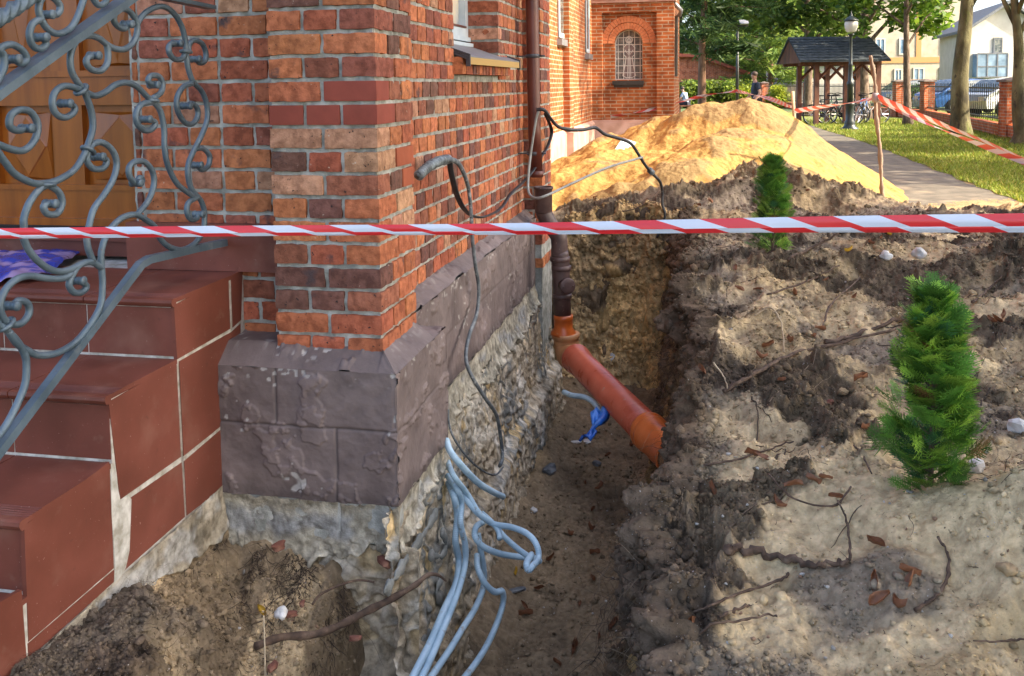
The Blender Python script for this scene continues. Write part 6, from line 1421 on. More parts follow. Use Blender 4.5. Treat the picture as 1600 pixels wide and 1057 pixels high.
# ================================================================ people
def skin(name, verts, edges, rad, m, parent, root_i=0, sub=2):
    me = bpy.data.meshes.new(name); off = wloc(parent) if parent else Vector((0, 0, 0)); me.from_pydata([tuple(Vector(v)-off) for v in verts], edges, []); o = bpy.data.objects.new(name, me); col.objects.link(o); o.parent = parent; me.materials.append(m)
    sm_ = o.modifiers.new('skin', 'SKIN'); su = o.modifiers.new('sub', 'SUBSURF'); su.levels = sub; su.render_levels = sub
    for i, r__ in enumerate(rad): me.skin_vertices[0].data[i].radius = (r__, r__) if not isinstance(r__, tuple) else r__
    me.skin_vertices[0].data[root_i].use_root = True
    for p in me.polygons: p.use_smooth = True
    return o
M['skinm'] = mat('skin', (.42, .22, .14), (.5, .28, .19), scale=6, rough=.5); M['navy'] = mat('navy_cloth', (.018, .028, .045), (.03, .042, .065), scale=9, rough=.9); M['hair'] = mat('hair', (.035, .02, .012), (.07, .04, .025), scale=20, rough=.6)
M['palecloth'] = mat('pale_blue_cloth', (.35, .45, .60), (.45, .55, .68), scale=9, rough=.9); M['darkcloth'] = mat('dark_cloth', (.02, .022, .03), rough=.9)
def person(px, Y, facing, label, top, bottom, sitting=False, bare=False):
    x = gx(px, Y); root = thing('person', label, 'person', (x, Y, 0)); c, s_ = cos(facing), sin(facing)
    T = lambda a, b, z: (x+a*c-b*s_, Y+a*s_+b*c, z)     # a forward, b left
    hp = .92 if not sitting else .46
    if not sitting:
        V_ = [T(0, 0, .95), T(0, 0, 1.12), T(.01, 0, 1.34), T(.02, 0, 1.47), T(.04, 0, 1.54), T(.06, 0, 1.63), T(.05, 0, 1.70),
              T(0, .10, .90), T(.14, .10, .50), T(.02, .10, .10), T(.14, .10, .05), T(0, -.10, .90), T(.02, -.10, .50), T(-.22, -.10, .14), T(-.12, -.10, .06),
              T(0, .17, 1.40), T(-.06, .24, 1.14), T(.10, .25, .93), T(.13, .25, .85), T(0, -.17, 1.40), T(.04, -.24, 1.14), T(.20, -.24, .98), T(.26, -.24, .94)]
    else:
        V_ = [T(0, 0, .50), T(.04, 0, .68), T(.12, 0, .90), T(.16, 0, 1.02), T(.20, 0, 1.08), T(.24, 0, 1.16), T(.24, 0, 1.22),
              T(.02, .10, .48), T(.42, .14, .50), T(.40, .12, .10), T(.52, .12, .05), T(.02, -.10, .48), T(.42, -.14, .50), T(.40, -.12, .10), T(.52, -.12, .05),
              T(.12, .17, .95), T(.22, .23, .72), T(.42, .18, .62), T(.48, .16, .60), T(.12, -.17, .95), T(.22, -.23, .72), T(.42, -.18, .62), T(.48, -.16, .60)]
    E_ = [(0, 1), (1, 2), (2, 3), (3, 4), (4, 5), (5, 6), (0, 7), (7, 8), (8, 9), (9, 10), (0, 11), (11, 12), (12, 13), (13, 14), (2, 15), (15, 16), (16, 17), (17, 18), (2, 19), (19, 20), (20, 21), (21, 22)]
    Rr = [(.13, .10), (.12, .095), (.15, .11), (.06, .06), (.052, .052), (.085, .095), (.075, .085), .085, .06, .04, .035, .085, .06, .04, .035, .055, .042, .032, .03, .055, .042, .032, .03]
    skin('body', V_, E_, Rr, M['skinm'], root)
    skin('shirt', [V_[0], V_[1], V_[2], tuple(Vector(V_[3])-Vector((0, 0, .03))), V_[15], tuple(Vector(V_[15]).lerp(Vector(V_[16]), .7)), V_[19], tuple(Vector(V_[19]).lerp(Vector(V_[20]), .7))], [(0, 1), (1, 2), (2, 3), (2, 4), (4, 5), (2, 6), (6, 7)], [(.155, .125), (.145, .12), (.172, .13), (.07, .07), .075, .062, .075, .062], top, root)
    skin('trousers', [V_[0], V_[7], V_[8], tuple(Vector(V_[8]).lerp(Vector(V_[9]), .8)), V_[11], V_[12], tuple(Vector(V_[12]).lerp(Vector(V_[13]), .8))], [(0, 1), (1, 2), (2, 3), (0, 4), (4, 5), (5, 6)], [(.15, .13), .105, .08, .06, .105, .08, .06], bottom, root)
    h_ = Vector(V_[5]); hv = ICO2[0].copy(); hv = hv*np.array([.098, .092, .085])+np.array(h_+Vector((-.02*c, -.02*s_, .055))); mkobj('hair', hv, [tuple(f) for f in ICO2[1]], M['hair'], root, True)
    for b in (-1, 1):
        for idx in (10, 14): pass
    for idx in (10, 14):
        p = Vector(V_[idx]); m_ = MB(); m_.tube([p-Vector((c, s_, 0))*.16-Vector((0, 0, .0)), p+Vector((c, s_, 0))*.05], .045, 8); m_.build('shoe', M['rubber'], root, True)
    return root
person(1181, 26.5, pi, 'person in a dark navy t-shirt walking left beyond the sand heap', M['navy'], M['darkcloth'])
person(1073, 44, pi*.8, 'person in a pale blue shirt sitting beyond the left end of the heap', M['palecloth'], M['darkcloth'], True)
m_ = MB(); p = Vector((gx(1073, 44), 44, 0)); m_.box(p.x-.4, p.x+.35, p.y-.25, p.y+.25, .36, .42)
for dx in (-.35, .3):
    for dy in (-.2, .2): m_.box(p.x+dx-.02, p.x+dx+.02, p.y+dy-.02, p.y+dy+.02, 0, .36)
tag(m_.build('bench', M['shwood'], None, loc=(p.x, p.y, 0)), 'small wooden bench carrying the person in pale blue', 'bench')
# ================================================================ loose things on the soil
def ndir(px1, py1, px2, py2): return None
M['clay'] = mat('clay_lump', (.30, .21, .11), (.42, .30, .16), scale=20, rough=.95, bump=.5, bscale=60)
M['rootm'] = mat('root', (.045, .028, .018), (.085, .052, .032), (.15, .10, .065), scale=30, rough=.9, bump=.5, bscale=90, bdist=.004)
M['roothair'] = mat('root_hair', (1, 1, 1), rough=.9, attr=True)
M['leafdry'] = mat('dry_leaf', (.14, .055, .022), (.24, .10, .045), (.38, .20, .09), scale=14, detail=6, rough=.55, trans=.2, bump=.3, bscale=60)
M['leafyel'] = mat('yellow_leaf', (.45, .26, .02), (.6, .40, .04), scale=14, rough=.55, trans=.3)
M['stonew'] = mat('white_stone', (.38, .37, .34), (.55, .54, .50), (.66, .65, .62), scale=12, detail=8, rough=.85, bump=.5, bscale=40)
M['slate'] = mat('slate', (.05, .055, .06), (.11, .12, .125), (.2, .21, .21), scale=16, rough=.6, bump=.4, bscale=50)
M['brickbit'] = mat('brick_fragment', (.10, .038, .024), (.17, .062, .038), (.24, .12, .075), scale=20, rough=.9, bump=.5, bscale=60)
M['blueplastic'] = mat('blue_plastic', (.008, .06, .32), (.015, .13, .52), (.05, .22, .65), scale=9, rough=.3, spec=.6, bump=.4, bscale=14, bdist=.01)
# root hairs hanging from the trench rim, the dark clods and under the cement band
rs = np.random.default_rng(31); RV = []; RF_ = []; RC = []
def hair(p, d, L_, w_, c, n=7, curl=.35, grav=.0):
    pts = [np.array(p)]; d = np.array(d, float); d /= np.linalg.norm(d)
    for i in range(n):
        d = d+rs.normal(0, curl, 3)+np.array([0, 0, -grav]); d /= np.linalg.norm(d); pts.append(pts[-1]+d*L_/n)
    i0 = len(RV)
    a = np.cross(d, [.3, .9, .2]); a /= np.linalg.norm(a); b = np.cross(d, a)
    for k, q_ in enumerate(pts):
        w2 = w_*(1-.75*k/n)
        for an_ in (0, 2.1, 4.2): RV.append(q_+(a*cos(an_)+b*sin(an_))*w2); RC.append(c)
    for k in range(n):
        for j in range(3): RF_.append((i0+k*3+j, i0+k*3+(j+1) % 3, i0+k*3+3+(j+1) % 3, i0+k*3+3+j))
hc = lambda: np.array([.07, .048, .030])*rs.uniform(.5, 1.6) if rs.random() < .86 else np.array([.26, .19, .12])*rs.uniform(.7, 1.3)
def hv(P_): a = np.array([[q_[0], q_[1]] for q_ in P_]); return terrain(a[None, :, 0], a[None, :, 1])[0][0]
bs_ = []
for i in range(3400):
    s_ = rs.uniform(-1.2, TE) if rs.random() < .6 else rs.uniform(-.6, 2.5); bs_.append(B(s_, float(te_s(np.array([s_]))[0])-.01+rs.normal(0, .035), 0))
for p, z in zip(bs_, hv(bs_)):
    z = hz_ok = max(z, .0)
    if rs.random() < .4: dp = rs.uniform(.05, .5); p = p-V*(.05+.20*dp); z = z-dp
    L_ = rs.gamma(2.0, .045); hair((p.x, p.y, z-rs.uniform(-.01, .06)), (-V.x*rs.uniform(.2, 1), -V.y-rs.uniform(0, 1), rs.normal(0, .5)), L_, rs.choice([.0006, .0009, .0015, .0025], p=[.4, .35, .2, .05]), hc(), grav=.18)
xx = rs.uniform(.3, 2.6, 14000); yy = rs.uniform(1.9, 8.5, 14000); hz, cz = terrain(xx[None], yy[None]); hz = hz[0]; lum = cz[0].sum(-1)
s__, t__ = st(xx, yy); sel = np.where((t__ > .86) & (lum < .34))[0][:5200]
for i in sel: hair((xx[i], yy[i], hz[i]-.004), (rs.normal(0, 1), rs.normal(0, 1), rs.uniform(0, .7)), rs.gamma(2, .025), rs.choice([.0006, .0009, .0014]), hc()*1.1, grav=.10)
sel = np.where((t__ > .95) & (lum > .34))[0][:1100]
for i in sel: hair((xx[i], yy[i], hz[i]+.002), (rs.normal(0, 1), rs.normal(0, 1), .1), rs.gamma(2, .022), rs.choice([.0007, .0011, .0016]), hc(), grav=.12)
bt_ = rs.uniform(-.55, .06, 3200); bs_ = [B(-E-.005-rs.gamma(1.2, .10), t_, 0) for t_ in bt_]
for t_, p, z in zip(bt_, bs_, hv(bs_)):
    cl_ = math.sin(t_*17)+math.sin(t_*41)
    if cl_ < -.2: continue
    hair((p.x, p.y, z+.005), (rs.normal(0, .6), -.6, -rs.uniform(0, 1)), rs.gamma(2, .033), rs.choice([.0007, .0011, .002]), hc(), grav=.12)
bs_ = [(rs.uniform(-1.3, -.78), rs.uniform(1.75, 2.72)) for _ in range(2600)]
for (xq, yq), z in zip(bs_, hv(bs_)):
    p = Vector((xq, yq, 0))
    hair((p.x, p.y, z), (rs.normal(0, 1), rs.normal(0, 1), rs.uniform(0, .6)), rs.gamma(2, .016), rs.choice([.0006, .0009]), hc(), grav=.1)
walks = []
for i in range(230):
    x, y = rs.uniform(.55, 3.4), rs.uniform(2.4, 7.5)
    if x/y > .6 or st(x, y)[1] < 1.0: continue
    a = rs.uniform(-.3, 1.1)+(pi if rs.random() < .5 else 0); L_ = rs.gamma(3, .06)*(.7+.09*y); W_ = []
    for k in range(10): W_.append((x, y)); a += rs.normal(0, .22); x += cos(a)*L_/9; y += sin(a)*L_/9
    walks.append(W_)
flat_ = [p for W_ in walks for p in W_]; zz_ = hv(flat_)
for i, W_ in enumerate(walks):
    r0 = rs.choice([.0014, .0022, .0035, .005], p=[.4, .35, .18, .07]); c = hc()*1.1; i0 = len(RV); lf_ = rs.uniform(.2, 1.2)
    pts = [np.array([x, y, zz_[i*10+k]+r0*lf_+.012*max(0, math.sin(k*.7+i))*(i % 3 == 0)]) for k, (x, y) in enumerate(W_)]
    for k, q_ in enumerate(pts):
        d = pts[min(k+1, 9)]-pts[max(k-1, 0)]; d /= np.linalg.norm(d)+1e-9; a = np.cross(d, [0, 0, 1.]); a /= np.linalg.norm(a)+1e-9; b = np.cross(d, a)
        for j in range(5): RV.append(q_+(a*cos(j*1.257)+b*sin(j*1.257))*r0*(1-.6*k/9)); RC.append(c)
    for k in range(9):
        for j in range(5): RF_.append((i0+k*5+j, i0+k*5+(j+1) % 5, i0+k*5+5+(j+1) % 5, i0+k*5+5+j))
tag(mkobj('fine_roots', np.array(RV), np.array(RF_), M['roothair'], None, False, np.array(RC)), kind='stuff')
# crumbs and gravel
def crumbs(name, X, Y, sizes, cols_, seed, sink=.3):
    v0, f0 = ICO1; r_ = np.random.default_rng(seed); n = len(X); h, _ = terrain(X[None], Y[None]); h = h[0]
    f0 = np.array(f0); nv = len(v0)
    sc = sizes[:, None]*r_.uniform(.6, 1.3, (n, 3)); jit = 1+r_.normal(0, .28, (n, nv, 1))
    P = v0[None]*jit*sc[:, None, :]; a = r_.uniform(0, 2*pi, n); ca, sa = np.cos(a)[:, None], np.sin(a)[:, None]
    Px = P[..., 0]*ca-P[..., 1]*sa; Py = P[..., 0]*sa+P[..., 1]*ca
    W = np.stack([Px+X[:, None], Py+Y[:, None], P[..., 2]*.8+h[:, None]+sizes[:, None]*sink], -1)
    F_ = (f0[None]+(np.arange(n)*nv)[:, None, None]).reshape(-1, 3)
    return tag(mkobj(name, W.reshape(-1, 3), F_, M['soil'], None, False, np.repeat(cols_, nv, 0)), kind='stuff')
n = 62000; rr = np.exp(rs.uniform(math.log(1.9), math.log(9.0), n)); aa = rs.uniform(R(0), R(30), n); xx = rr*np.sin(aa); yy = rr*np.cos(aa)
hz, cz = terrain(xx[None], yy[None]); cz = cz[0]; s__, t__ = st(xx, yy); keepm = (t__ > .9) | ((t__ > .1) & (t__ < .85) & (s__ < 4) & (rs.random(n) < .35)) ; dens = fbm(xx*3, yy*3, None, 3); keepm &= (rs.random(n) < (.25+.7*sst(-.2, .4, dens))*np.where(cz.sum(-1) > .9, .30, 1.0))
xx, yy, cz = xx[keepm], yy[keepm], cz[keepm]; n = len(xx)
sz = np.clip(rs.gamma(1.3, .0022, n)+.0012, .0012, .016)*(.6+.16*yy)
crumbs('soil_crumbs', xx, yy, sz, cz*rs.uniform(.6, 1.25, (n, 1)), 3)
n = 22000; xx = rs.uniform(-1.35, .05, n); yy = rs.uniform(1.75, 2.95, n); s__, t__ = st(xx, yy); k_ = (t__ > -.56) & (t__ < .0) & (s__ < -.07); xx, yy = xx[k_], yy[k_]; n = len(xx); _, cz = terrain(xx[None], yy[None])
crumbs('soil_crumbs', xx, yy, np.clip(rs.gamma(1.4, .002, n)+.001, .001, .013), cz[0]*rs.uniform(.6, 1.4, (n, 1)), 4)
n = 1500; rr = np.exp(rs.uniform(math.log(1.9), math.log(8.5), n)); aa = rs.uniform(R(-18), R(30), n); xx = rr*np.sin(aa); yy = rr*np.cos(aa); s__, t__ = st(xx, yy); k_ = ((t__ > .15) & (s__ < 4)) | ((t__ > -.5) & (s__ < -.1)); xx, yy = xx[k_], yy[k_]; n = len(xx)
crumbs('gravel', xx, yy, np.clip(rs.gamma(1.6, .0018, n), .0012, .009), np.where(rs.random((n, 1)) < .6, np.array([[.50, .47, .41]]), np.array([[.34, .22, .14]]))*rs.uniform(.7, 1.1, (n, 1)), 6, .5)
# clods on the dug trench side, sampled from its own surface
tv = np.vstack(TWV); tc_ = np.vstack(TWC); pk = rs.choice(len(tv), 26000); zz_ = tv[pk, 2]; pk = pk[(zz_ > -.8)]; n = len(pk)
szs = np.clip(rs.gamma(1.4, .0040, n)+.002, .002, .024); v0, f0 = ICO1; f0 = np.array(f0); nv = len(v0)
Pq = v0[None]*(1+rs.normal(0, .24, (n, nv, 1)))*(szs[:, None]*rs.uniform(.6, 1.3, (n, 3)))[:, None, :]+tv[pk][:, None, :]
tag(mkobj('soil_clods', Pq.reshape(-1, 3), (f0[None]+(np.arange(n)*nv)[:, None, None]).reshape(-1, 3), M['soil'], None, True, np.repeat(tc_[pk]*rs.uniform(.55, 1.25, (n, 1)), nv, 0)), kind='stuff')
# roots and sticks traced where they lie
def stick(pix, r0, r1, label, m='rootm', lift=.012, cat='stick', name='stick', group=None, zoff=None):
    P_ = []
    for i, p in enumerate(pix):
        q_ = hits(p[0], p[1])
        if q_ is None: continue
        if P_ and abs(q_.y-P_[-1].y) > .5: d = ray(p[0], p[1]); k = P_[-1].y/d.y; q_ = Vector((d.x*k, P_[-1].y, CAMZ+d.z*k))
        P_.append(q_+Vector((0, 0, lift+(p[2] if len(p) > 2 else 0))))
    P_ = smoothpath(P_, 6); n = len(P_); P_ = [p+Vector(rs.normal(0, r0*.35, 3)) for p in P_]
    m_ = MB(); m_.tube(P_, r0, 7, rr=[(r0+(r1-r0)*i/n)*(1+.18*rs.normal()) for i in range(n)])
    return tag(m_.build(name, M[m], None, True, loc=tuple(P_[0])), label, cat, group)
stick([(1135, 867), (1165, 872), (1200, 879), (1240, 886), (1268, 893), (1300, 889), (1326, 887)], .0135, .006, 'thick broken stick lying on the pale sand below the thuja', 'rootm', .012)
stick([(1466, 851), (1480, 872), (1482, 900), (1477, 922), (1463, 940), (1448, 952), (1430, 966)], .0035, .005, 'thin curved twig bent like a hook on the near sand')
stick([(1078, 966), (1110, 955), (1145, 940), (1185, 928), (1225, 913), (1232, 905)], .003, .004, 'long thin root curving over the sand left of the thick stick')
stick([(1124, 972), (1150, 962), (1172, 953)], .0045, .003, 'short dark twig just below the long curved root')
stick([(1308, 796), (1320, 820), (1326, 850), (1329, 886)], .003, .0045, 'upright thin brown stem ending at the thick stick', lift=.02)
stick([(1060, 1035), (1110, 1000), (1150, 985), (1200, 970), (1215, 970)], .004, .002, 'thin root reaching up from the bottom of the bank')
stick([(1640, 1012), (1600, 1012), (1560, 1013), (1520, 1011)], .003, .002, 'straight thin dark twig at the lower right edge')
stick([(1335, 702), (1350, 725), (1362, 748)], .004, .003, 'short forked twig left of the near thuja')
stick([(1060, 730), (1090, 745), (1128, 755)], .005, .003, 'dark root running away from the mouth of the orange pipe', lift=.016)
stick([(1100, 736), (1150, 730), (1200, 712), (1240, 700)], .005, .002, 'pale brown root lying across the bank behind the pipe mouth', lift=.014)
stick([(1200, 760), (1240, 790), (1300, 800), (1330, 770)], .003, .003, 'thin root looping on the dark clods left of the thuja')
stick([(1130, 620), (1180, 590), (1240, 560), (1320, 540), (1400, 520)], .009, .006, 'long brown root running up the middle of the spoil bank', lift=.016)
stick([(1290, 545), (1340, 530), (1395, 508), (1450, 498)], .011, .008, 'thick root in front of the near thuja top', lift=.016)
stick([(1080, 690), (1160, 665), (1240, 640), (1330, 625), (1390, 612)], .006, .004, 'pale root crossing the bank level with the middle of the thuja', lift=.012)
stick([(1230, 415), (1270, 392), (1310, 370)], .009, .006, 'stout straight root just under the foreground tape', lift=.018)
stick([(1200, 465), (1260, 445), (1310, 420)], .006, .004, 'thin root slanting over the bank below the far thuja', lift=.014)
stick([(1285, 520), (1300, 480), (1345, 440)], .006, .003, 'pale bent root rising towards the yellow leaves', lift=.015)
stick([(1520, 480), (1545, 460), (1565, 440)], .006, .004, 'light brown twig right of the near thuja tip', lift=.02)
stick([(1180, 500), (1205, 490), (1222, 520), (1225, 560)], .0045, .003, 'pale arching root like a bow on the bank slope', 'palewood', .02)
stick([(1115, 580), (1130, 600), (1137, 620)], .0035, .0025, 'short white root sticking up by the trench edge', 'palewood', .03)
stick([(1010, 522), (1030, 514), (1068, 512)], .0045, .003, 'pale root poking out of the trench wall over the pipe', 'palewood', .02)
stick([(1015, 548), (1040, 545), (1062, 530)], .004, .003, 'second pale root poking out lower down the trench wall', 'palewood', .02)
stick([(960, 345), (1000, 330), (1040, 300)], .006, .004, 'dark twig on the spoil beside the black cable', lift=.03)
stick([(1010, 265), (1030, 300), (1050, 335)], .006, .004, 'crossed dark twig near the end of the black cable', lift=.03)
# root along the foundation corner at the lower left
def tracedZ(pix, fz): return [atY(px, py, Y) for px, py, Y in pix]
m_ = MB(); P_ = smoothpath([atY(*q_) for q_ in [(697, 908, 2.93), (684, 899, 2.90), (668, 899, 2.88), (648, 915, 2.84), (610, 937, 2.80), (570, 957, 2.76), (530, 978, 2.72), (490, 992, 2.66), (440, 996, 2.62), (400, 1010, 2.55)]], 7)
m_.tube(P_, .01, 8, rr=[.003+.009*min(1, i/30)*(1+.15*math.sin(i)) for i in range(len(P_))]); tag(m_.build('root', M['rootm'], None, True, loc=tuple(P_[0])), 'thick reddish brown root running down from the foundation corner', 'root')
m_ = MB(); P_ = smoothpath([atY(*q_) for q_ in [(585, 910, 2.84), (560, 907, 2.84), (530, 915, 2.80), (500, 930, 2.78), (488, 945, 2.75)]], 6); m_.tube(P_, .004, 6); tag(m_.build('root', M['rootm'], None, True, loc=tuple(P_[0])), 'thin dark root arching above the thick one under the cement', 'root')
m_ = MB(); P_ = smoothpath([atY(*q_) for q_ in [(413, 1100, 2.45), (414, 1040, 2.52), (413, 990, 2.58), (412, 962, 2.6)]], 6); m_.tube(P_, .0025, 6); tag(m_.build('stalk', M['palewood'], None, True, loc=tuple(P_[0])), 'thin straw coloured stalk standing upright below the cement band', 'stalk')
# leaves
def leafmesh(seed, L_=.055, w_=.0155):
    r_ = np.random.default_rng(seed); A, Bq = np.meshgrid(np.linspace(0, 1, 9), np.linspace(-1, 1, 7), indexing='ij'); c1, c2 = r_.uniform(.8, 2.2), r_.uniform(-1.2, 2.2)
    wv = np.sin(pi*np.clip(A, .02, .985)**.8)**.8*w_*(1+.10*np.sin(A*26)*np.abs(Bq)); y = Bq*wv; x = (A-.5)*L_
    z = .010*np.abs(Bq)**1.5*c1*np.sign(c1)+.014*c2*(A-.5)**2*2+.003*fbm(A*4+seed, Bq*2, None, 2)+.002
    V_ = np.stack([x, y*np.cos(np.abs(Bq)*c1*.6), z], -1).reshape(-1, 3); idx = np.arange(63).reshape(9, 7)
    q_ = np.stack([idx[:-1, :-1], idx[1:, :-1], idx[1:, 1:], idx[:-1, 1:]], -1).reshape(-1, 4)
    me = bpy.data.meshes.new('fallen_leaf'); me.from_pydata([tuple(v) for v in V_], [], [tuple(f) for f in q_]); me.materials.append(M['leafdry']); me.polygons.foreach_set('use_smooth', np.ones(len(q_), bool)); return me
LM = [leafmesh(i) for i in range(7)]
ORD = ['lowest', 'second', 'third', 'fourth', 'fifth', 'sixth', 'seventh', 'eighth', 'ninth', 'tenth', 'eleventh', 'twelfth', 'thirteenth', 'fourteenth', 'fifteenth', 'sixteenth', 'seventeenth', 'eighteenth', 'nineteenth', 'twentieth', 'twenty-first', 'twenty-second', 'twenty-third', 'twenty-fourth']
def leafset(pts, place, group, sc):
    for i, (x, y) in enumerate(sorted(pts, key=lambda q_: -q_[1])): leaf(x, y, 'dry brown leaf '+place+', '+(ORD[i]+' from the bottom' if i else 'the lowest of them'), group, sc)
def leaf(px, py, label, group, scale=1.0, yel=False):
    q_ = hits(px, py)
    if q_ is None: return
    me = LM[rs.integers(0, 7)]
    if yel: me = me.copy(); me.materials.clear(); me.materials.append(M['leafyel'])
    o = bpy.data.objects.new('fallen_leaf', me); col.objects.link(o); o.location = q_+Vector((0, 0, .006)); o.rotation_euler = (rs.normal(0, .4), rs.normal(0, .4), rs.uniform(0, 6.3)); o.scale = [scale*rs.uniform(.75, 1.2)]*3
    tag(o, label, 'leaf', group)
for x, y, lb in [(1370, 855, 'small curled brown leaf alone on the pale sand above the other leaves'), (1368, 913, 'brown leaf lying left of a pair on the near sand'), (1420, 905, 'dark folded brown leaf in the hollow of the near sand'), (1375, 945, 'broad brown leaf, left one of the lowest two on the near sand'), (1402, 958, 'creased brown leaf, right one of the lowest two on the near sand'), (1425, 911, 'narrow brown leaf touching the dark folded one')]: leaf(x, y, lb, None, 1.15)
for x, y, lb in [(1388, 372, 'yellow leaf just under the tape'), (1327, 397, 'yellow leaf on the bank left of the other yellow leaf'), (808, 900, 'yellow leaf on the trench floor under the conduit loop'), (408, 962, 'small yellow leaf at the top of the straw stalk')]: leaf(x, y, lb, None, .9, True)
leafset([(926, 800), (923, 830), (820, 950), (822, 965), (930, 912), (900, 1015), (895, 1020), (845, 925), (700, 1000), (890, 840), (950, 715), (985, 700), (940, 765), (870, 1040), (960, 980), (930, 870), (860, 880), (1000, 770), (915, 760), (975, 860), (905, 950), (935, 1000)], 'on the trench floor', 'dry leaves on the trench floor', 1.0)
leafset([(1185, 457), (1155, 455), (1245, 465), (1290, 443), (1200, 548), (1190, 565), (1335, 468), (1560, 505), (1570, 498), (1550, 508), (1100, 585), (1090, 590), (1270, 530), (1282, 520), (1235, 540), (1430, 560), (1360, 385), (1375, 378), (1150, 420), (1110, 520), (1345, 595), (1480, 395), (1220, 600)], 'on the spoil bank', 'dry leaves on the spoil bank', 1.05)
leafset([(1190, 720), (1175, 715), (1215, 795), (1110, 770), (1290, 755), (1305, 785), (1350, 682), (1080, 1000), (1240, 770), (1270, 762)], 'among roots between pipe mouth and near thuja', 'dry leaves near the pipe mouth', 1.0)
for x, y, Y in [(905, 455, 7.0), (912, 462, 7.0)]: pass
leafset([(960, 285), (930, 310), (1150, 350), (1090, 325), (1110, 318), (1060, 350), (1260, 300), (1230, 285)], 'on the dark spoil ridge', 'leaves on the spoil ridge', 1.2)
# stones, plaster and litter
def rock(px, py, r_, sq, label, m, seed, cat='stone', name='stone', Y=None, sharp=False):
    q_ = hits(px, py) if Y is None else atY(px, py, Y)
    v, f = (ICO2 if sharp else ICO3); v = v.copy(); n = fbm(v[:, 0]*1.3+seed, v[:, 1]*1.3, v[:, 2]*1.3+seed, 3); v = v*(1+.38*n)[:, None]
    if sharp: v = np.sign(v)*np.abs(v)**.75
    v = v*np.array(sq)*r_; a = seed*1.3; v = np.stack([v[:, 0]*cos(a)-v[:, 1]*sin(a), v[:, 0]*sin(a)+v[:, 1]*cos(a), v[:, 2]], 1)+np.array(q_+Vector((0, 0, r_*sq[2]*.5)))
    return tag(mkobj(name, v, [tuple(k) for k in f], M[m], None, not sharp, None, tuple(q_)), label, cat)
rock(953, 573, .065, (1, .8, .6), 'pale grey stone at the foot of the far trench wall', 'stonew', 3)
rock(900, 692, .035, (1, .6, .18), 'flat white piece of plaster, left of two on the trench floor', 'stonew', 5, 'plaster piece', 'plaster_piece', sharp=True)
rock(917, 691, .035, (1, .7, .2), 'flat white piece of plaster, right of two on the trench floor', 'stonew', 6, 'plaster piece', 'plaster_piece', sharp=True)
rock(859, 737, .050, (1, .7, .45), 'angular dark slate fragment on the trench floor', 'slate', 8, 'slate piece', 'slate_piece', sharp=True)
rock(932, 727, .028, (1, .7, .5), 'small dark stone right of the slate fragment', 'slate', 9, sharp=True)
rock(807, 926, .035, (1.3, .5, .25), 'thin grey sliver of slate beside the outermost conduit', 'slate', 10, 'slate piece', 'slate_piece', sharp=True)
rock(834, 800, .022, (1, .8, .5), 'small white pebble near the foot of the foundation', 'stonew', 11)
rock(1385, 405, .035, (1, .8, .7), 'white stone on the bank below the foreground tape', 'stonew', 12)
rock(1437, 403, .045, (1, .8, .8), 'pale stone half buried near the dark clods', 'stonew', 13)
rock(1591, 672, .03, (1, .8, .8), 'crumpled silvery wrapper at the right edge', 'stonew', 14, 'wrapper', 'wrapper', sharp=True)
rock(1524, 736, .026, (1, .8, .9), 'crumpled white wrapper at the foot of the near thuja', 'stonew', 15, 'wrapper', 'wrapper', sharp=True)
rock(1573, 894, .022, (1, .9, .8), 'round lump of yellow clay on the near sand', 'clay', 16, 'lump')
rock(1316, 622, .022, (1, .8, .6), 'small ochre pebble left of the near thuja', 'clay', 17)
rock(1296, 631, .018, (1, .8, .6), 'tiny reddish pebble beside the ochre one', 'brickbit', 18)
m_ = MB(); a = atY(975, 228, 12.4); m_.add([a+Vector(p) for p in ((-.14, -.1, -.06), (.02, -.14, -.10), (.17, .06, .03), (.0, .12, .09), (-.14, -.1, -.05), (.02, -.14, -.09), (.17, .06, .04), (.0, .12, .10))], [(0, 1, 2, 3), (7, 6, 5, 4), (0, 4, 5, 1), (1, 5, 6, 2), (2, 6, 7, 3), (3, 7, 4, 0)])
tag(m_.build('paper_sheet', M['white_frame'], None, loc=tuple(a)), 'white sheet of packaging lying on the sand by the chapel', 'litter')
for i, (x, y, r_, Y, lb) in enumerate([(436, 857, .030, 2.90, 'pink brick fragment set in the broken lower edge of the cement'), (600, 882, .034, 2.90, 'red brick fragment below the cement at the foundation corner'), (455, 962, .020, 2.66, 'orange brick chips in the soil around a white lump'), (472, 945, .018, 2.70, 'thin brick splinter above the white lump'), (555, 1000, .022, 2.6, 'reddish brick piece below the thick root'), (425, 1045, .024, 2.5, 'brick piece at the bottom edge beside the straw stalk')]):
    rock(x, y, r_*.75, (1.2, .6, .6), lb, 'brickbit', 20+i, 'brick fragment', 'brick_fragment', Y=Y+.015, sharp=True)
rock(440, 962, .022, (1, .8, .8), 'white mortar lump among the brick chips', 'stonew', 33, 'mortar lump', 'mortar_lump', Y=2.62)
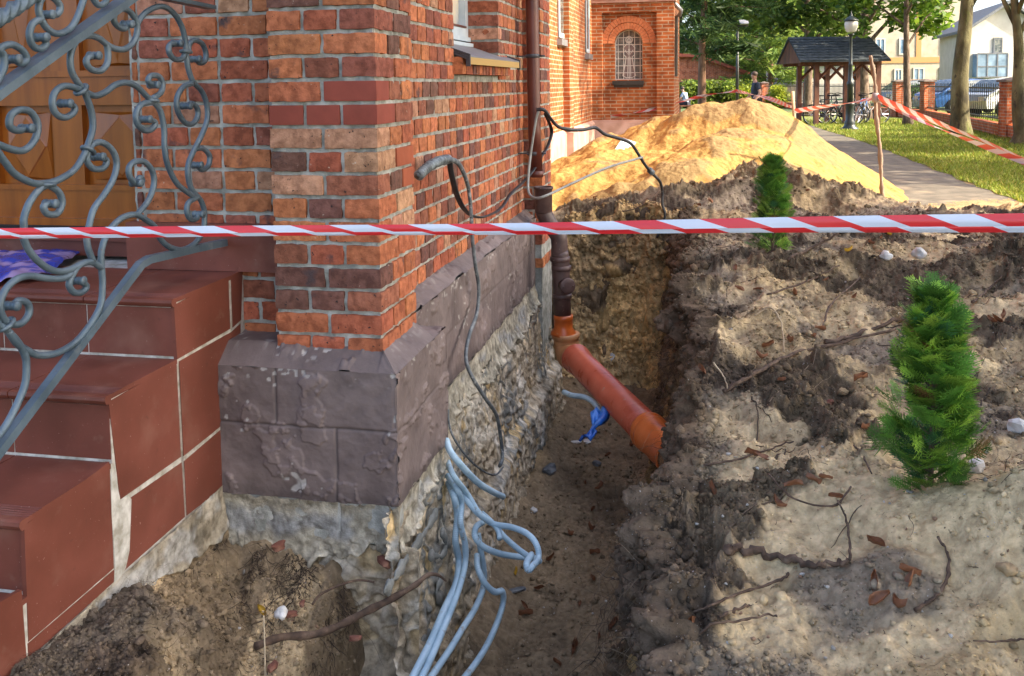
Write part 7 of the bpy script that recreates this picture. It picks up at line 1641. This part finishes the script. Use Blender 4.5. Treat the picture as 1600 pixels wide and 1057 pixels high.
# conduit stub and blue wrap on the trench floor
P_ = [atY(881, 613, 5.45), atY(893, 618, 5.35), atY(913, 621, 5.25), atY(928, 630, 5.15), atY(937, 645, 5.0)]
m_ = MB(); m_.tube(smoothpath(P_, 8), .016, 10); cs = m_.build('conduit', M['conduit'], None, True, loc=tuple(P_[0])); tag(cs, 'short pale conduit coming out of the foundation foot behind the orange pipe', 'conduit')
P_ = smoothpath([atY(938, 645, 4.98), atY(935, 660, 4.9), atY(926, 675, 4.85), atY(920, 688, 4.8)], 5); V_ = []
for i, p in enumerate(P_):
    w_ = .030+.018*math.sin(i*.5)
    for k in range(6): V_.append(p+Vector((w_*(k/2.5-1), .014*math.sin(k*2+i*.7), .016*math.sin(k*1.7+i*.4)+.004*k)))
F_ = [(i*6+k, i*6+k+1, i*6+7+k, i*6+6+k) for i in range(len(P_)-1) for k in range(5)]
o = mkobj('blue_wrap', V_, F_, M['blueplastic'], None, True, None, tuple(P_[-1])); tag(o, 'bright blue plastic strip wrapped round the end of the conduit stub', 'plastic wrap'); sm_ = o.modifiers.new('solid', 'SOLIDIFY'); sm_.thickness = .012
# blue plastic bag on the stair landing
def zst(px, py): return onlz(px, py)
g_ = Grid()
c1 = atZ(-60, 450, ZC); c2 = atZ(125, 398, ZC)
A, Bq = np.meshgrid(np.linspace(0, 1, 60), np.linspace(0, 1, 34), indexing='ij')
pa = atZ(-130, 462, ZC); pb = atZ(-40, 402, ZC); pc_ = atZ(128, 398, ZC); pd = atZ(70, 440, ZC)
xx = (pa.x*(1-A)+pd.x*A)*(1-Bq)+(pb.x*(1-A)+pc_.x*A)*Bq; yy = (pa.y*(1-A)+pd.y*A)*(1-Bq)+(pb.y*(1-A)+pc_.y*A)*Bq
zz = ZC+.012+.030*np.sin(pi*A)**.4*np.sin(pi*Bq)**.5+.016*np.abs(fbm(A*4, Bq*7, None, 3))
pt2 = sst(.1, .4, fbm(A*5, Bq*9+3, None, 3))[..., None]; C_ = np.array([.02, .05, .36])*(1-pt2)+np.array([.28, .22, .42])*pt2
M['bag'] = mat('bag_plastic', (.9, .9, .9), (1.1, 1.1, 1.1), rough=.22, spec=.7, attr=True, bump=.6, bscale=30, bdist=.01)
o = mkobj('plastic_bag', np.stack([xx, yy, zz], -1).reshape(-1, 3), gridfaces(60, 34)[:, ::-1], M['bag'], None, True, C_.reshape(-1, 3), (float(xx.mean()), float(yy.mean()), ZC)); tag(o, 'crumpled blue and pink plastic bag lying on the top stair landing', 'plastic bag')
# mortar smears and a lump of white render on the near foundation
def smear(pix, r_, label, t=.085):
    P_ = [B(*(lambda q_: (q_[0], t, q_[1]))(onT(x, y, t))) for x, y in pix]; P_ = smoothpath(P_, 8); m_ = MB()
    m_.tube(P_, r_, 10, rr=[r_*(.75+.35*math.sin(i*.6)+.2*math.sin(i*1.7)) for i in range(len(P_))], flat=.45, up=(0, 0, 1)); m_.build('mortar_smear', M['slatemortar'], church, True)
M['slatemortar'] = mat('grey_mortar', (.15, .155, .135), (.21, .215, .19), (.27, .27, .24), scale=14, detail=8, rough=.85, bump=.5, bscale=60)
smear([(682, 800), (665, 830), (645, 860), (625, 890), (610, 915), (600, 925)], .022, '')
smear([(690, 830), (698, 850), (690, 868), (672, 868)], .018, ''); smear([(690, 905), (682, 925), (690, 945)], .018, ''); smear([(700, 960), (680, 985), (660, 1005), (650, 1020)], .024, '')
